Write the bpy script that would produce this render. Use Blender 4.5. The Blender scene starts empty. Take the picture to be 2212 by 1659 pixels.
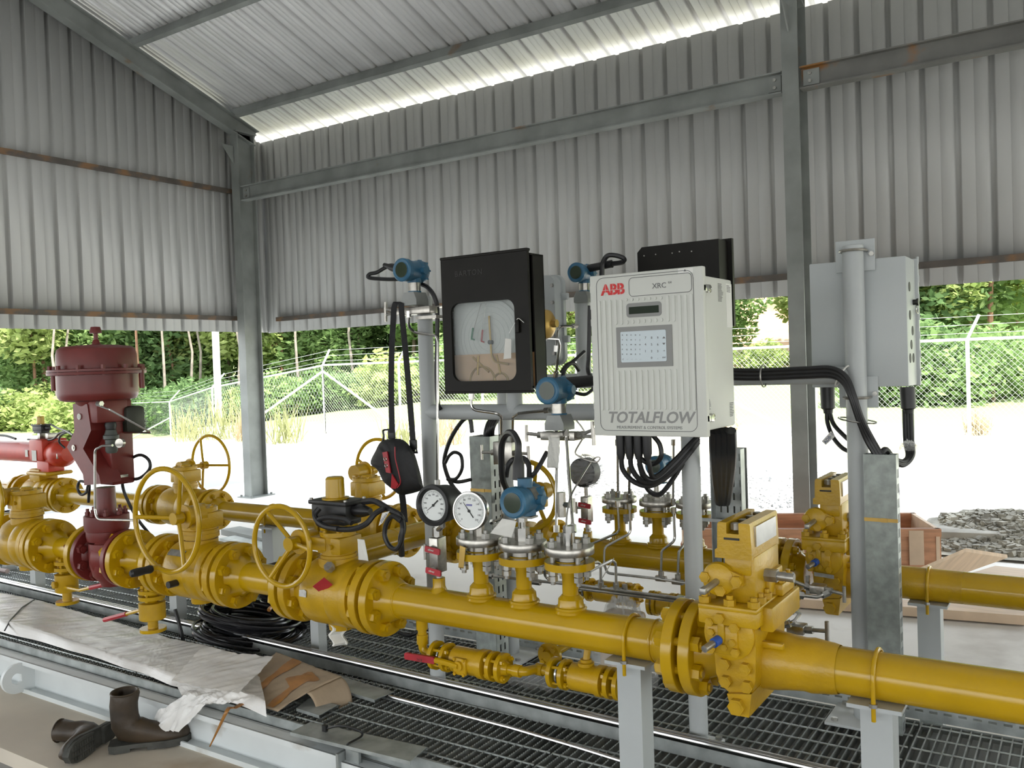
import bpy, bmesh, math, random
from mathutils import Vector as V, Matrix as MX
random.seed(7)
SC = bpy.context.scene
COL = SC.collection
PI = math.pi
# ------------------------------------------------------------------ camera model (photo frame 2212 x 1659)
H = 1.46
FPX = 1893.0
def cam_rows(pan, pit, rol):
    c, s = math.cos(pan), math.sin(pan)
    fw = V((-s*math.cos(pit), c*math.cos(pit), math.sin(pit)))
    rt = V((c, s, 0)); up = rt.cross(fw)
    cr, sr = math.cos(rol), math.sin(rol)
    return rt*cr + up*sr, up*cr - rt*sr, fw
RT, UP, FW = cam_rows(math.radians(33.54), math.radians(-1.23), math.radians(-1.96))
EYE = V((0, 0, H))
def ray(x, y): return RT*((x-1106)/FPX) - UP*((y-829.5)/FPX) + FW
def aY(x, y, Y): r = ray(x, y); return EYE + r*(Y/r.y)
def aX(x, y, X): r = ray(x, y); return EYE + r*(X/r.x)
def aZ(x, y, z): r = ray(x, y); return EYE + r*((z-H)/r.z)
def proj(p):
    d = V(p)-EYE; w = d.dot(FW)
    return 1106+FPX*d.dot(RT)/w, 829.5-FPX*d.dot(UP)/w
# ------------------------------------------------------------------ mesh builder
def frame(d):
    d = V(d).normalized()
    a = V((0, 0, 1)) if abs(d.z) < .9 else V((1, 0, 0))
    u = a.cross(d).normalized(); return u, d.cross(u)
class MB:
    def __init__(s): s.v = []; s.f = []; s.fm = []; s.mi = 0
    def add(s, vs, fs):
        o = len(s.v); s.v += [V(p) for p in vs]
        s.f += [[i+o for i in f] for f in fs]; s.fm += [s.mi]*len(fs); return s
    def box(s, c, d, rot=None, bev=0):
        c = V(c); hx, hy, hz = d[0]/2, d[1]/2, d[2]/2
        if bev:
            b = min(bev, hx*.9, hy*.9, hz*.9)
            bm = bmesh.new(); bmesh.ops.create_cube(bm, size=1)
            for v in bm.verts: v.co = V((v.co.x*hx*2, v.co.y*hy*2, v.co.z*hz*2))
            bmesh.ops.bevel(bm, geom=bm.edges[:], offset=b, segments=2, affect='EDGES', profile=.5)
            bm.verts.index_update()
            vs = [v.co.copy() for v in bm.verts]; fs = [[v.index for v in f.verts] for f in bm.faces]; bm.free()
        else:
            vs = [V((x*hx, y*hy, z*hz)) for x in (-1, 1) for y in (-1, 1) for z in (-1, 1)]
            fs = [(0, 1, 3, 2), (4, 6, 7, 5), (0, 4, 5, 1), (2, 3, 7, 6), (0, 2, 6, 4), (1, 5, 7, 3)]
        if rot is not None: vs = [rot @ v for v in vs]
        return s.add([c+v for v in vs], fs)
    def span(s, a, b, bev=0):
        a, b = V(a), V(b); return s.box((a+b)/2, [abs(b[i]-a[i]) for i in range(3)], bev=bev)
    def cyl(s, a, b, r, n=20, r2=None):
        a, b = V(a), V(b); L = (b-a).length
        return s.lathe(a, b-a, [(0, 0), (0, r), (L, r if r2 is None else r2), (L, 0)], n)
    def lathe(s, o, d, prof, n=28, ph=0):
        o = V(o); d = V(d).normalized(); u, w = frame(d); vs = []; fs = []; rows = []
        for t, r in prof:
            if r < 1e-6: rows.append([len(vs)]); vs.append(o+d*t)
            else:
                rows.append(list(range(len(vs), len(vs)+n)))
                vs += [o+d*t+u*(r*math.cos(ph+2*PI*k/n))+w*(r*math.sin(ph+2*PI*k/n)) for k in range(n)]
        for A, B in zip(rows, rows[1:]):
            if len(A) == 1 and len(B) == 1: continue
            for k in range(n):
                q = [A[k % len(A)], A[(k+1) % len(A)], B[(k+1) % len(B)], B[k % len(B)]]
                q2 = []
                for i in q:
                    if i not in q2: q2.append(i)
                fs.append(q2)
        return s.add(vs, fs)
    def hexa(s, a, d, r, h): d = V(d).normalized(); return s.cyl(V(a), V(a)+d*h, r, 6)
    def tube(s, pts, r, n=8, fil=0, closed=False, seg=5):
        p = [V(q) for q in pts]
        if fil and not closed: p = fillet(p, fil, seg)
        m = len(p); vs = []; fs = []; t0 = None; u = None
        for i in range(m):
            if closed: t = p[(i+1) % m]-p[i-1]
            else: t = p[min(i+1, m-1)]-p[max(i-1, 0)]
            t.normalize()
            if u is None: u, _ = frame(t)
            else: u = (u-t*u.dot(t)).normalized()
            w = t.cross(u)
            rr = r[i] if isinstance(r, (list, tuple)) else r
            vs += [p[i]+u*(rr*math.cos(2*PI*k/n))+w*(rr*math.sin(2*PI*k/n)) for k in range(n)]
        for i in range(m if closed else m-1):
            j = (i+1) % m
            off = 0
            if closed and j == 0:
                best = min(range(n), key=lambda q: (vs[q]-vs[i*n]).length_squared); off = best
            for k in range(n):
                fs.append((i*n+k, i*n+(k+1) % n, j*n+(k+1+off) % n, j*n+(k+off) % n))
        if not closed:
            fs.append(tuple(range(n-1, -1, -1))); fs.append(tuple((m-1)*n+k for k in range(n)))
        return s.add(vs, fs)
    def prism(s, poly, o, u, w, h):
        o, u, w = V(o), V(u), V(w); nrm = u.cross(w).normalized(); m = len(poly)
        vs = [o+u*a+w*b for a, b in poly]; vs += [q+nrm*h for q in vs]
        fs = [tuple(range(m)), tuple(range(2*m-1, m-1, -1))]+[(i, (i+1) % m, m+(i+1) % m, m+i) for i in range(m)]
        return s.add(vs, fs)
    def sphere(s, c, r, n=16, m=10, sc=(1, 1, 1)):
        c = V(c); vs = []; fs = []
        for i in range(m+1):
            a = PI*i/m
            for k in range(n):
                b = 2*PI*k/n
                vs.append(c+V((r*sc[0]*math.sin(a)*math.cos(b), r*sc[1]*math.sin(a)*math.sin(b), r*sc[2]*math.cos(a))))
        for i in range(m):
            for k in range(n): fs.append((i*n+k, i*n+(k+1) % n, (i+1)*n+(k+1) % n, (i+1)*n+k))
        return s.add(vs, fs)
    def grid(s, fn, nu, nv):
        vs = [fn(i/nu, j/nv) for j in range(nv+1) for i in range(nu+1)]
        fs = [(j*(nu+1)+i, j*(nu+1)+i+1, (j+1)*(nu+1)+i+1, (j+1)*(nu+1)+i) for j in range(nv) for i in range(nu)]
        return s.add(vs, fs)
    def ring(s, c, d, R, r, n=40, k=10, a0=0, a1=None):
        u, w = frame(d); c = V(c)
        if a1 is None:
            return s.tube([c+u*(R*math.cos(2*PI*i/n))+w*(R*math.sin(2*PI*i/n)) for i in range(n)], r, k, closed=True)
        return s.tube([c+u*(R*math.cos(a0+(a1-a0)*i/n))+w*(R*math.sin(a0+(a1-a0)*i/n)) for i in range(n+1)], r, k)
    def mesh(s, name, mats, recalc=True, smooth=35):
        me = bpy.data.meshes.new(name); me.from_pydata(s.v, [], s.f)
        if recalc:
            bm = bmesh.new(); bm.from_mesh(me)
            bmesh.ops.remove_doubles(bm, verts=bm.verts, dist=1e-6)
            bmesh.ops.recalc_face_normals(bm, faces=bm.faces); 
            if len(bm.faces) == len(s.fm): pass
            bm.to_mesh(me); bm.free()
        if not isinstance(mats, (list, tuple)): mats = [mats]
        for m in mats: me.materials.append(m)
        if len(mats) > 1 and len(me.polygons) == len(s.fm): me.polygons.foreach_set('material_index', s.fm)
        if smooth:
            me.polygons.foreach_set('use_smooth', [True]*len(me.polygons)); me.set_sharp_from_angle(angle=math.radians(smooth))
        me.update(); return me
def fillet(p, r, seg=5):
    out = [p[0]]
    for i in range(1, len(p)-1):
        a, b, c = p[i-1], p[i], p[i+1]
        d1, d2 = (a-b), (c-b); l1, l2 = d1.length, d2.length
        if l1 < 1e-6 or l2 < 1e-6: continue
        d1 /= l1; d2 /= l2; ang = d1.angle(d2)
        if ang > PI-.02: out.append(b); continue
        t = min(r/math.tan(ang/2), l1*.48, l2*.48)
        A, B = b+d1*t, b+d2*t
        for k in range(seg+1):
            q = k/seg; out.append(A*(1-q)**2+b*(2*q*(1-q))+B*q*q)
    out.append(p[-1]); return out
def spline(pts, n=10):
    p = [V(q) for q in pts]; p = [p[0]*2-p[1]]+p+[p[-1]*2-p[-2]]; out = []
    for i in range(1, len(p)-2):
        a, b, c, d = p[i-1], p[i], p[i+1], p[i+2]
        for k in range(n):
            t = k/n; out.append(.5*(2*b+(c-a)*t+(2*a-5*b+4*c-d)*t*t+(3*b-a-3*c+d)*t**3))
    out.append(p[-2]); return out
def rrect(w, h, r, n=5, cx=0, cy=0):
    out = []
    for (sx, sy, a0) in ((1, 1, 0), (-1, 1, PI/2), (-1, -1, PI), (1, -1, 1.5*PI)):
        for k in range(n+1):
            a = a0+PI/2*k/n; out.append((cx+sx*(w/2-r)+r*math.cos(a), cy+sy*(h/2-r)+r*math.sin(a)))
    return out
# ------------------------------------------------------------------ objects
def link(o, parent=None):
    COL.objects.link(o)
    if parent is not None: o.parent = parent
    return o
def tag(o, label, cat, group=None, kind=None):
    if label: o['label'] = label
    if cat: o['category'] = cat
    if group: o['group'] = group
    if kind: o['kind'] = kind
    return o
def thing(name, label, cat, loc=(0, 0, 0), rot=None, group=None):
    o = bpy.data.objects.new(name, None); o.empty_display_size = .05; o.location = loc
    if rot is not None: o.rotation_euler = rot
    link(o); return tag(o, label, cat, group)
def part(name, mb, mat, parent=None, label=None, loc=None, rot=None, kind=None, smooth=35, off=None):
    """one mesh object; off: world point the vertices are made relative to"""
    if isinstance(mb, MB):
        if off is not None: 
            off = V(off); mb.v = [q-off for q in mb.v]
        me = mb.mesh(name, mat, smooth=smooth)
    else: me = mb
    o = bpy.data.objects.new(name, me); link(o, parent)
    if loc is not None: o.location = loc
    if rot is not None: o.rotation_euler = rot
    if label: o['label'] = label
    if kind: o['kind'] = kind
    return o
def solo(name, mb, mat, label, cat, group=None, kind=None, smooth=35):
    """a thing that is one mesh, built in world coordinates; its origin goes to its lowest middle"""
    xs = [q.x for q in mb.v]; ys = [q.y for q in mb.v]; zs = [q.z for q in mb.v]
    o0 = V(((min(xs)+max(xs))/2, (min(ys)+max(ys))/2, min(zs)))
    o = part(name, mb, mat, off=o0, smooth=smooth); o.location = o0
    return tag(o, label, cat, group, kind)
def structure(name, mb, mat, label=None, smooth=35):
    o = solo(name, mb, mat, label, None, kind='structure', smooth=smooth); return o
def copy_tree(o, parent=None):
    c = o.copy(); COL.objects.link(c); c.parent = parent
    for ch in list(o.children): copy_tree(ch, c)
    return c
def clone(o, loc=None, rotz=None, label=None, scale=None):
    c = copy_tree(o)
    if loc is not None: c.location = loc
    if rotz is not None: c.rotation_euler = (0, 0, rotz)
    if label: c['label'] = label
    if scale: c.scale = (scale,)*3
    return c
FONT_CACHE = {}
def text_mesh(txt, size, depth=.0006, shear=0, bold=0, align='CENTER', spacing=1.0):
    cu = bpy.data.curves.new('lettering', 'FONT'); cu.body = txt; cu.size = size; cu.extrude = depth
    cu.shear = shear; cu.offset = bold; cu.align_x = align; cu.align_y = 'CENTER'; cu.space_character = spacing
    cu.resolution_u = 3
    ob = bpy.data.objects.new('lettering', cu); COL.objects.link(ob)
    dg = bpy.context.evaluated_depsgraph_get(); me = bpy.data.meshes.new_from_object(ob.evaluated_get(dg))
    bpy.data.objects.remove(ob); bpy.data.curves.remove(cu); return me
def lettering(txt, size, mat, parent, origin, u, w, name='lettering', label=None, **k):
    """text lying in the plane u (reading direction), w (up) at origin, in the parent's frame"""
    me = text_mesh(txt, size, **k); u = V(u).normalized(); w = V(w).normalized(); n = u.cross(w)
    me.transform(MX((u, w, n)).transposed().to_4x4()); me.materials.clear(); me.materials.append(mat)
    o = part(name, me, None, parent, label=label); o.location = origin; return o
# ------------------------------------------------------------------ materials
def mat(name, col, rough=.5, metal=0., var=.12, scale=8., bump=0., bscale=40., col2=None, spec=.5, stain=None, coat=0, trans=0, alpha=1, emis=None, detail=4, stretch=None):
    m = bpy.data.materials.new(name); m.use_nodes = True; nt = m.node_tree; N = nt.nodes; L = nt.links
    b = N['Principled BSDF']; b.inputs['Roughness'].default_value = rough; b.inputs['Metallic'].default_value = metal
    b.inputs['Specular IOR Level'].default_value = spec
    if coat: b.inputs['Coat Weight'].default_value = coat; b.inputs['Coat Roughness'].default_value = .12
    if trans: b.inputs['Transmission Weight'].default_value = trans
    if alpha < 1: b.inputs['Alpha'].default_value = alpha
    c = (*col, 1)
    tc = N.new('ShaderNodeTexCoord'); src = tc.outputs['Object']
    if stretch:
        mp = N.new('ShaderNodeMapping'); mp.inputs['Scale'].default_value = stretch; L.new(src, mp.inputs[0]); src = mp.outputs[0]
    no = N.new('ShaderNodeTexNoise'); no.inputs['Scale'].default_value = scale; no.inputs['Detail'].default_value = detail; L.new(src, no.inputs['Vector'])
    rp = N.new('ShaderNodeValToRGB'); e = rp.color_ramp.elements
    c2 = col2 if col2 else tuple(max(0, q*(1-var)) for q in col)
    c1 = col if col2 else tuple(min(1, q*(1+var*.6)) for q in col)
    e[0].position = .35; e[1].position = .65; e[0].color = (*c2, 1); e[1].color = (*c1, 1)
    L.new(no.outputs['Fac'], rp.inputs[0]); out = rp.outputs[0]
    if stain:
        n2 = N.new('ShaderNodeTexNoise'); n2.inputs['Scale'].default_value = stain[1]; n2.inputs['Detail'].default_value = 6; L.new(src, n2.inputs['Vector'])
        r2 = N.new('ShaderNodeValToRGB'); r2.color_ramp.elements[0].position = stain[2]; r2.color_ramp.elements[1].position = min(.99, stain[2]+.1)
        L.new(n2.outputs['Fac'], r2.inputs[0])
        mx = N.new('ShaderNodeMix'); mx.data_type = 'RGBA'; L.new(r2.outputs[0], mx.inputs[0]); L.new(out, mx.inputs[6]); mx.inputs[7].default_value = (*stain[0], 1)
        out = mx.outputs[2]
    L.new(out, b.inputs['Base Color'])
    if bump:
        n3 = N.new('ShaderNodeTexNoise'); n3.inputs['Scale'].default_value = bscale; n3.inputs['Detail'].default_value = 5; L.new(src, n3.inputs['Vector'])
        bp = N.new('ShaderNodeBump'); bp.inputs['Strength'].default_value = bump; bp.inputs['Distance'].default_value = .01
        L.new(n3.outputs['Fac'], bp.inputs['Height']); L.new(bp.outputs[0], b.inputs['Normal'])
    if emis: b.inputs['Emission Color'].default_value = (*emis[:3], 1); b.inputs['Emission Strength'].default_value = emis[3]
    return m
M = {}
M['yellow'] = mat('yellow_paint', (.51, .308, .004), .18, var=.10, scale=5, spec=.5, bump=.03, bscale=60)
M['yellow2'] = mat('cast_yellow_paint', (.51, .302, .005), .32, var=.14, scale=9, bump=.12, bscale=90)
M['maroon'] = mat('maroon_paint', (.165, .022, .018), .38, var=.25, scale=5, bump=.05)
M['red'] = mat('red_paint', (.52, .045, .02), .35, var=.15)
M['redgrip'] = mat('red_vinyl', (.42, .02, .03), .4, var=.15)
M['steelgrey'] = mat('grey_steel_paint', (.235, .25, .235), .5, var=.2, scale=3, stain=((.20, .10, .035), 2.2, .66))
M['polegrey'] = mat('pale_grey_paint', (.47, .495, .495), .42, var=.06, scale=4)
M['skid'] = mat('white_grey_paint', (.68, .71, .71), .42, var=.07, scale=3, stain=((.40, .36, .30), 3, .68))
M['galv'] = mat('galvanised_steel', (.43, .46, .45), .42, .55, var=.25, scale=14)
M['galvd'] = mat('galvanised_grating', (.40, .43, .42), .36, .6, var=.25, scale=20)
M['stainless'] = mat('stainless_steel', (.56, .55, .52), .22, 1., var=.10, scale=30)
M['stainb'] = mat('brushed_stainless', (.44, .42, .38), .30, .95, var=.15, scale=60)
M['nickel'] = mat('plated_bolt_steel', (.40, .39, .36), .38, .8, var=.25, scale=40)
M['black'] = mat('black_plastic', (.012, .012, .012), .45, var=.2)
M['blackbox'] = mat('black_enamel', (.010, .009, .007), .5, var=.2, spec=.22)
M['rubber'] = mat('black_cable', (.014, .014, .015), .42, var=.2, scale=20)
M['blue'] = mat('blue_paint', (.032, .13, .225), .4, var=.15, scale=30, bump=.04)
M['boxwhite'] = mat('white_enclosure_paint', (.66, .67, .62), .45, var=.03, scale=4)
M['boxgrey'] = mat('grey_enclosure_paint', (.50, .53, .53), .4, var=.04, scale=4, bump=.03, bscale=200)
M['print'] = mat('grey_print', (.16, .16, .16), .6, var=.05)
M['redprint'] = mat('red_print', (.62, .02, .02), .5, var=.05)
M['white'] = mat('white_face', (.80, .80, .76), .5, var=.04)
M['bezel'] = mat('grey_bezel', (.26, .26, .25), .5, var=.05)
M['keypad'] = mat('pale_blue_keypad', (.58, .66, .70), .35, var=.04)
M['lcd'] = mat('green_lcd', (.016, .026, .014), .5, var=.2, spec=.2)
M['dial'] = mat('dial_white', (.78, .80, .78), .4, var=.03)
M['ink'] = mat('black_ink', (.02, .02, .02), .6, var=.05)
M['brass'] = mat('gold_anodised', (.55, .36, .10), .35, .6, var=.2)
M['zinc'] = mat('corrugated_wall_sheet', (.435, .44, .425), .5, .1, var=.07, scale=2, stretch=(1, 1, .15), stain=((.30, .27, .21), 4, .73))
M['roof'] = mat('zincalume_roof_sheet', (.76, .76, .76), .5, .25, var=.12, scale=3, stretch=(1, .1, 1))
M['paper'] = mat('paper_tag', (.72, .71, .66), .6, var=.08, scale=12)
M['tape'] = mat('brown_tape', (.42, .19, .05), .25, var=.3, scale=12)
M['card'] = mat('cardboard', (.42, .32, .215), .75, var=.15, scale=6, bump=.1)
M['wood'] = mat('reddish_plywood', (.52, .26, .14), .6, var=.25, scale=5, stretch=(1, 1, 6))
M['woodpale'] = mat('pale_plywood', (.62, .47, .33), .65, var=.15, scale=5, stretch=(1, 6, 1))
M['leather'] = mat('worn_brown_leather', (.048, .032, .018), .5, var=.4, scale=9, bump=.25, bscale=25)
M['sole'] = mat('grey_rubber_sole', (.06, .06, .052), .75, var=.3, scale=20, bump=.2)
M['bag'] = mat('black_nylon', (.010, .010, .011), .7, var=.3, scale=30, bump=.1, bscale=120)
M['bluecap'] = mat('blue_cap', (.02, .10, .45), .4, var=.1)
def glassy(name, col, alpha, rough=.05):
    m = bpy.data.materials.new(name); m.use_nodes = True; N = m.node_tree.nodes; L = m.node_tree.links
    o = N['Material Output']; b = N['Principled BSDF']; b.inputs['Base Color'].default_value = (*col, 1); b.inputs['Roughness'].default_value = rough
    t = N.new('ShaderNodeBsdfTransparent'); t.inputs[0].default_value = (*[min(1, .5+q*.5) for q in col], 1); x = N.new('ShaderNodeMixShader'); x.inputs[0].default_value = alpha
    n = N.new('ShaderNodeTexNoise'); n.inputs['Scale'].default_value = 25; bp = N.new('ShaderNodeBump'); bp.inputs['Strength'].default_value = .02 if rough < .1 else .5
    L.new(n.outputs[0], bp.inputs['Height']); L.new(bp.outputs[0], b.inputs['Normal'])
    L.new(t.outputs[0], x.inputs[1]); L.new(b.outputs[0], x.inputs[2]); L.new(x.outputs[0], o.inputs[0]); return m
M['glass'] = glassy('clear_glass', (.75, .78, .78), .10)
M['film'] = glassy('clear_plastic_film', (.95, .95, .94), .22, .12)
M['filmd'] = glassy('milky_plastic_sheet', (.93, .91, .88), .78, .25)

nt_ = M['filmd'].node_tree; x_ = [n for n in nt_.nodes if n.type == 'MIX_SHADER'][0]; no_ = nt_.nodes.new('ShaderNodeTexNoise'); no_.inputs['Scale'].default_value = 5; no_.inputs['Detail'].default_value = 6
tc_ = nt_.nodes.new('ShaderNodeTexCoord'); mp_ = nt_.nodes.new('ShaderNodeMapping'); mp_.inputs['Rotation'].default_value = (0, 0, .9); mp_.inputs['Scale'].default_value = (.6, 3.2, 1)
nt_.links.new(tc_.outputs['Object'], mp_.inputs[0]); nt_.links.new(mp_.outputs[0], no_.inputs['Vector'])
mr_ = nt_.nodes.new('ShaderNodeMapRange'); mr_.inputs[1].default_value = .35; mr_.inputs[2].default_value = .65; mr_.inputs[3].default_value = .72; mr_.inputs[4].default_value = .95
nt_.links.new(no_.outputs['Fac'], mr_.inputs[0]); nt_.links.new(mr_.outputs[0], x_.inputs[0])
# ================================================================== SETTING: shed, floor, ground
W = 7.2; XL = -8.55; SL = .355; Z0 = 4.47            # roof sheet height at Y = W, slope
RIDGE = 1.2
XR = 7.0
def roofz(y): return Z0+SL*(W-y) if y > RIDGE else Z0+SL*(W-2*RIDGE+y)
WY = 7.45
def sheet(mb, a, b, zb, zt, out, pitch=.235, x0=0.0):
    """ribbed cladding from a to b (2D points), bottom zb, top function zt(s); ribs stand out along `out`"""
    a, b, out = V((*a, 0)), V((*b, 0)), V((*out, 0)); L = (b-a).length; d = (b-a)/L
    pr = []; s = -x0
    while s < L:
        for ds, h in ((0, 0), (.088, 0), (.0905, .002), (.093, 0), (.181, 0), (.190, .026), (.221, .026), (.230, 0)):
            if 0 <= s+ds <= L: pr.append((s+ds, h))
        s += pitch
    pr.append((L, 0)); n = len(pr); vs = []
    for q, h in pr:
        p = a+d*q+out*h; vs += [(p.x, p.y, zb), (p.x, p.y, zt(q))]
    mb.add(vs, [(2*i, 2*i+2, 2*i+3, 2*i+1) for i in range(n-1)])
def solid(o, t=.0012):
    md = o.modifiers.new('thickness', 'SOLIDIFY'); md.thickness = t; return o
m = MB(); sheet(m, (XL, WY), (XR, WY), 1.962, lambda s: 4.322, (0, 1)); o = solid(structure('wall_back', m, M['zinc'], 'grey ribbed metal cladding wall behind the metering skid', smooth=20))
m = MB(); sheet(m, (XL, -4.8), (XR, -4.8), 2.3, lambda s: 4.18, (0, -1)); o = solid(structure('wall_front', m, M['zinc'], 'grey ribbed metal cladding wall behind the viewer', smooth=20))
m = MB(); sheet(m, (XR, -4.8), (XR, W), 2.3, lambda s: roofz(s-4.8)-.07, (1, 0)); o = solid(structure('wall_right', m, M['zinc'], 'grey ribbed metal gable wall at the right end', smooth=20))
m = MB(); sheet(m, (XL, -4.8), (XL, WY), 1.97, lambda s: roofz(s-4.8)-.07, (-1, 0)); o = solid(structure('wall_left', m, M['zinc'], 'grey ribbed metal gable wall at the left end', smooth=20))
def roof_half(y0, y1, name):
    m = MB(); pr = []; x = XL-.35
    while x < XR+.3:
        for dx, h in ((0, 0), (.06, 0), (.063, .003), (.066, 0), (.12, 0), (.123, .003), (.126, 0), (.181, 0), (.190, .028), (.221, .028), (.230, 0)): pr.append((x+dx, h))
        x += .235
    vs = []
    for q, h in pr: vs += [(q, y0, roofz(y0)+h), (q, y1, roofz(y1)+h)]
    m.add(vs, [(2*i, 2*i+2, 2*i+3, 2*i+1) for i in range(len(pr)-1)])
    return solid(structure(name, m, M['roof'], 'ribbed zincalume roof sheeting above the skid', smooth=20))
roof_half(RIDGE, W+.50, 'ceiling'); roof_half(-5.2, RIDGE-.001, 'ceiling_front')
# steel frame -------------------------------------------------------------------------------
def ibeam(mb, a, b, w, d, up, tf=.011, tw=.008):
    """I section from a to b; d = depth along `up`, w = flange width"""
    a, b, up = V(a), V(b), V(up).normalized(); ax = (b-a).normalized(); up = (up-ax*up.dot(ax)).normalized(); s = ax.cross(up); L = (b-a).length
    R = MX((ax, s, up)).transposed(); c = (a+b)/2
    for k in (-1, 1): mb.box(c+up*(k*(d-tf)/2), (L, w, tf), R)
    mb.box(c, (L, tw, d-2*tf+.001), R)
def cbeam(mb, a, b, w, d, up, side=1, t=.005):
    a, b, up = V(a), V(b), V(up).normalized(); ax = (b-a).normalized(); up = (up-ax*up.dot(ax)).normalized(); s = ax.cross(up)*side; L = (b-a).length
    R = MX((ax, ax.cross(up), up)).transposed(); c = (a+b)/2
    mb.box(c, (L, t, d), R)
    for k in (-1, 1):
        mb.box(c+up*(k*(d-t)/2)+s*(w/2), (L, w, t), R)
        mb.box(c+up*(k*(d/2-.01))+s*w, (L, t, .02), R)
cols = [(-8.36, 'left corner of the shed'), (-1.90, 'between the two wall bays'), (4.5, 'far right')]
def column(x, label):
    t = thing('steel_column', label, 'column', (x, 7.0, 0))
    m = MB(); ibeam(m, (0, 0, 0.012), (0, 0, 4.30), .125, .25, (0, 1, 0)); part('shaft', m, M['steelgrey'], t)
    m = MB(); m.box((0, 0, .006), (.25, .36, .012)); 
    for i in (-.09, .09):
        for j in (-.15, .15): m.hexa((i, j, .012), (0, 0, 1), .015, .02)
    part('base_plate', m, M['steelgrey'], t)
    return t
column(-8.36, 'grey steel I-section column standing in the left corner where the two clad walls meet')
column(-1.90, 'rust-marked grey steel I-section column standing behind the right grey enclosure, between the two bays')
def rafter(x, label):
    t = thing('roof_rafter', label, 'rafter', (x, 0, 0))
    m = MB(); up = V((0, SL, 1)).normalized()
    y1 = 7.18; ibeam(m, (0, RIDGE, roofz(RIDGE)-.20), (0, y1, roofz(y1)-.20), .12, .20, up); part('beam', m, M['steelgrey'], t)
    m = MB(); m.box((0, 7.0, 4.31), (.16, .30, .014)); part('cap_plate', m, M['steelgrey'], t)
    m = MB(); m.prism([(0, 0), (-.16, -.0), (-.02, -.18), (0, -.2)], (-.005, 6.86, 4.14), (0, 1, 0), (0, 0, 1), .01)
    part('knee_brace', m, M['steelgrey'], t)
    return t
rafter(-8.36, 'grey sloping steel rafter along the left gable wall under the roof')
rafter(-1.90, 'grey sloping steel rafter rising from the middle column at top right')
def beam_thing(name, m, label, cat='beam', extra=None):
    o = solo(name, m, M['steelgrey'], label, cat); return o
t = thing('eave_beam', 'long grey steel eave beam along the back wall from corner column to middle column', 'beam', (-5.1, 6.93, 3.58))
m = MB(); ibeam(m, (-3.18, 0, 0), (3.13, 0, 0), .10, .17, (0, 0, 1)); part('beam', m, M['steelgrey'], t)
for sx in (-3.12, 3.07):
    m = MB(); m.box((sx, -.012, 0), (.10, .012, .12)); part('cleat', m, M['steelgrey'], t)
    for dz in (-.03, .03):
        m = MB(); m.hexa((sx, -.018, dz), (0, -1, 0), .014, .012); part('bolt', m, M['nickel'], t)
t = thing('eave_beam', 'rusty grey steel eave beam right of the middle column at top right', 'beam', (1.4, 6.93, 3.58))
m = MB(); ibeam(m, (-3.23, 0, 0), (4.5, 0, 0), .10, .17, (0, 0, 1)); part('beam', m, mat('rusty_steel', (.17, .17, .155), .6, var=.2, scale=3, stain=((.26, .12, .03), 3, .56)), t)
m = MB(); m.box((-3.15, -.012, 0), (.12, .012, .12)); part('cleat', m, M['steelgrey'], t)
for dz in (-.03, .03):
    m = MB(); m.hexa((-3.16, -.018, dz), (0, -1, 0), .014, .012); part('bolt', m, M['nickel'], t)
def planeY(x, y, c):   # point of the ray on the plane parallel to the roof, c below it
    r = ray(x, y); d = (Z0-c+SL*W-H)/(r.z+SL*r.y); return EYE+r*d
yp = [planeY(800, 168, .1).y, planeY(420, 48, .1).y]
yp.append(2*yp[1]-yp[0])
for y, lab in zip(yp, ('grey steel roof purlin nearest the back wall, rust streak at its right end', 'grey steel roof purlin higher up the roof at top left')):
    m = MB(); cbeam(m, (XL, y, roofz(y)-.052), (XR, y, roofz(y)-.052), .05, .10, (0, SL, 1), -1); solo('roof_purlin', m, M['steelgrey'], lab, 'purlin')
for z, lab in ((3.64, 'upper dark rusty wall girt running across the left gable wall'), (2.13, 'lower dark rusty wall girt near the foot of the left gable cladding')):
    m = MB(); cbeam(m, (XL+.055, -4.7, z), (XL+.055, W-.05, z), .045, .05, (0, 0, 1), -1); 
    solo('wall_girt', m, mat('rusty_girt', (.10, .085, .07), .6, var=.3, scale=4, stain=((.20, .11, .05), 4, .5)), lab, 'girt')
m = MB(); cbeam(m, (XL+.2, WY-.05, 2.122), (XR, WY-.05, 2.122), .045, .05, (0, 0, 1), -1)
solo('wall_girt', m, bpy.data.materials['rusty_girt'], 'dark rusty wall girt near the foot of the back wall cladding', 'girt')
# floor and outside ground --------------------------------------------------------------------
conc = mat('concrete_floor', (.56, .54, .50), .75, var=.12, scale=1.6, bump=.1, bscale=14, stain=((.40, .34, .27), 1.1, .58))
YSPL = 2.12
m = MB(); m.span((-9.6, YSPL+.001, -.20), (XR, 8.3, 0)); structure('floor_rear', m, mat('pale_concrete', (.74, .71, .65), .7, var=.07, scale=1.2, bump=.1, bscale=16, stain=((.58, .54, .48), 1.6, .62)), 'pale concrete slab under and behind the skid')
m = MB(); m.span((-9.6, 1.74, -.20), (XR, YSPL, 0)); structure('floor', m, mat('dusty_concrete', (.60, .535, .44), .8, var=.16, scale=1.3, bump=.12, bscale=18, stain=((.45, .36, .26), 1.7, .60)), 'dusty concrete slab under the skid')
m = MB(); m.span((-9.6, -6, -.30), (XR, 1.735, -.10)); structure('floor_lower', m, mat('dark_grey_concrete', (.13, .13, .125), .8, var=.2, scale=3), 'lower concrete strip at bottom left')  # darker grey concrete than the slab above
def sst(a, b, x): t = max(0, min(1, (x-a)/(b-a))); return t*t*(3-2*t)
def gz(x, y):
    r = math.hypot(x, y); z = -.06
    z -= 1.5*sst(14, 30, -x-.2*y)*(1-sst(44, 60, r))
    z += 1.0*sst(26, 46, r)
    z += .10*max(0, r-52)
    return z
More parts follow.
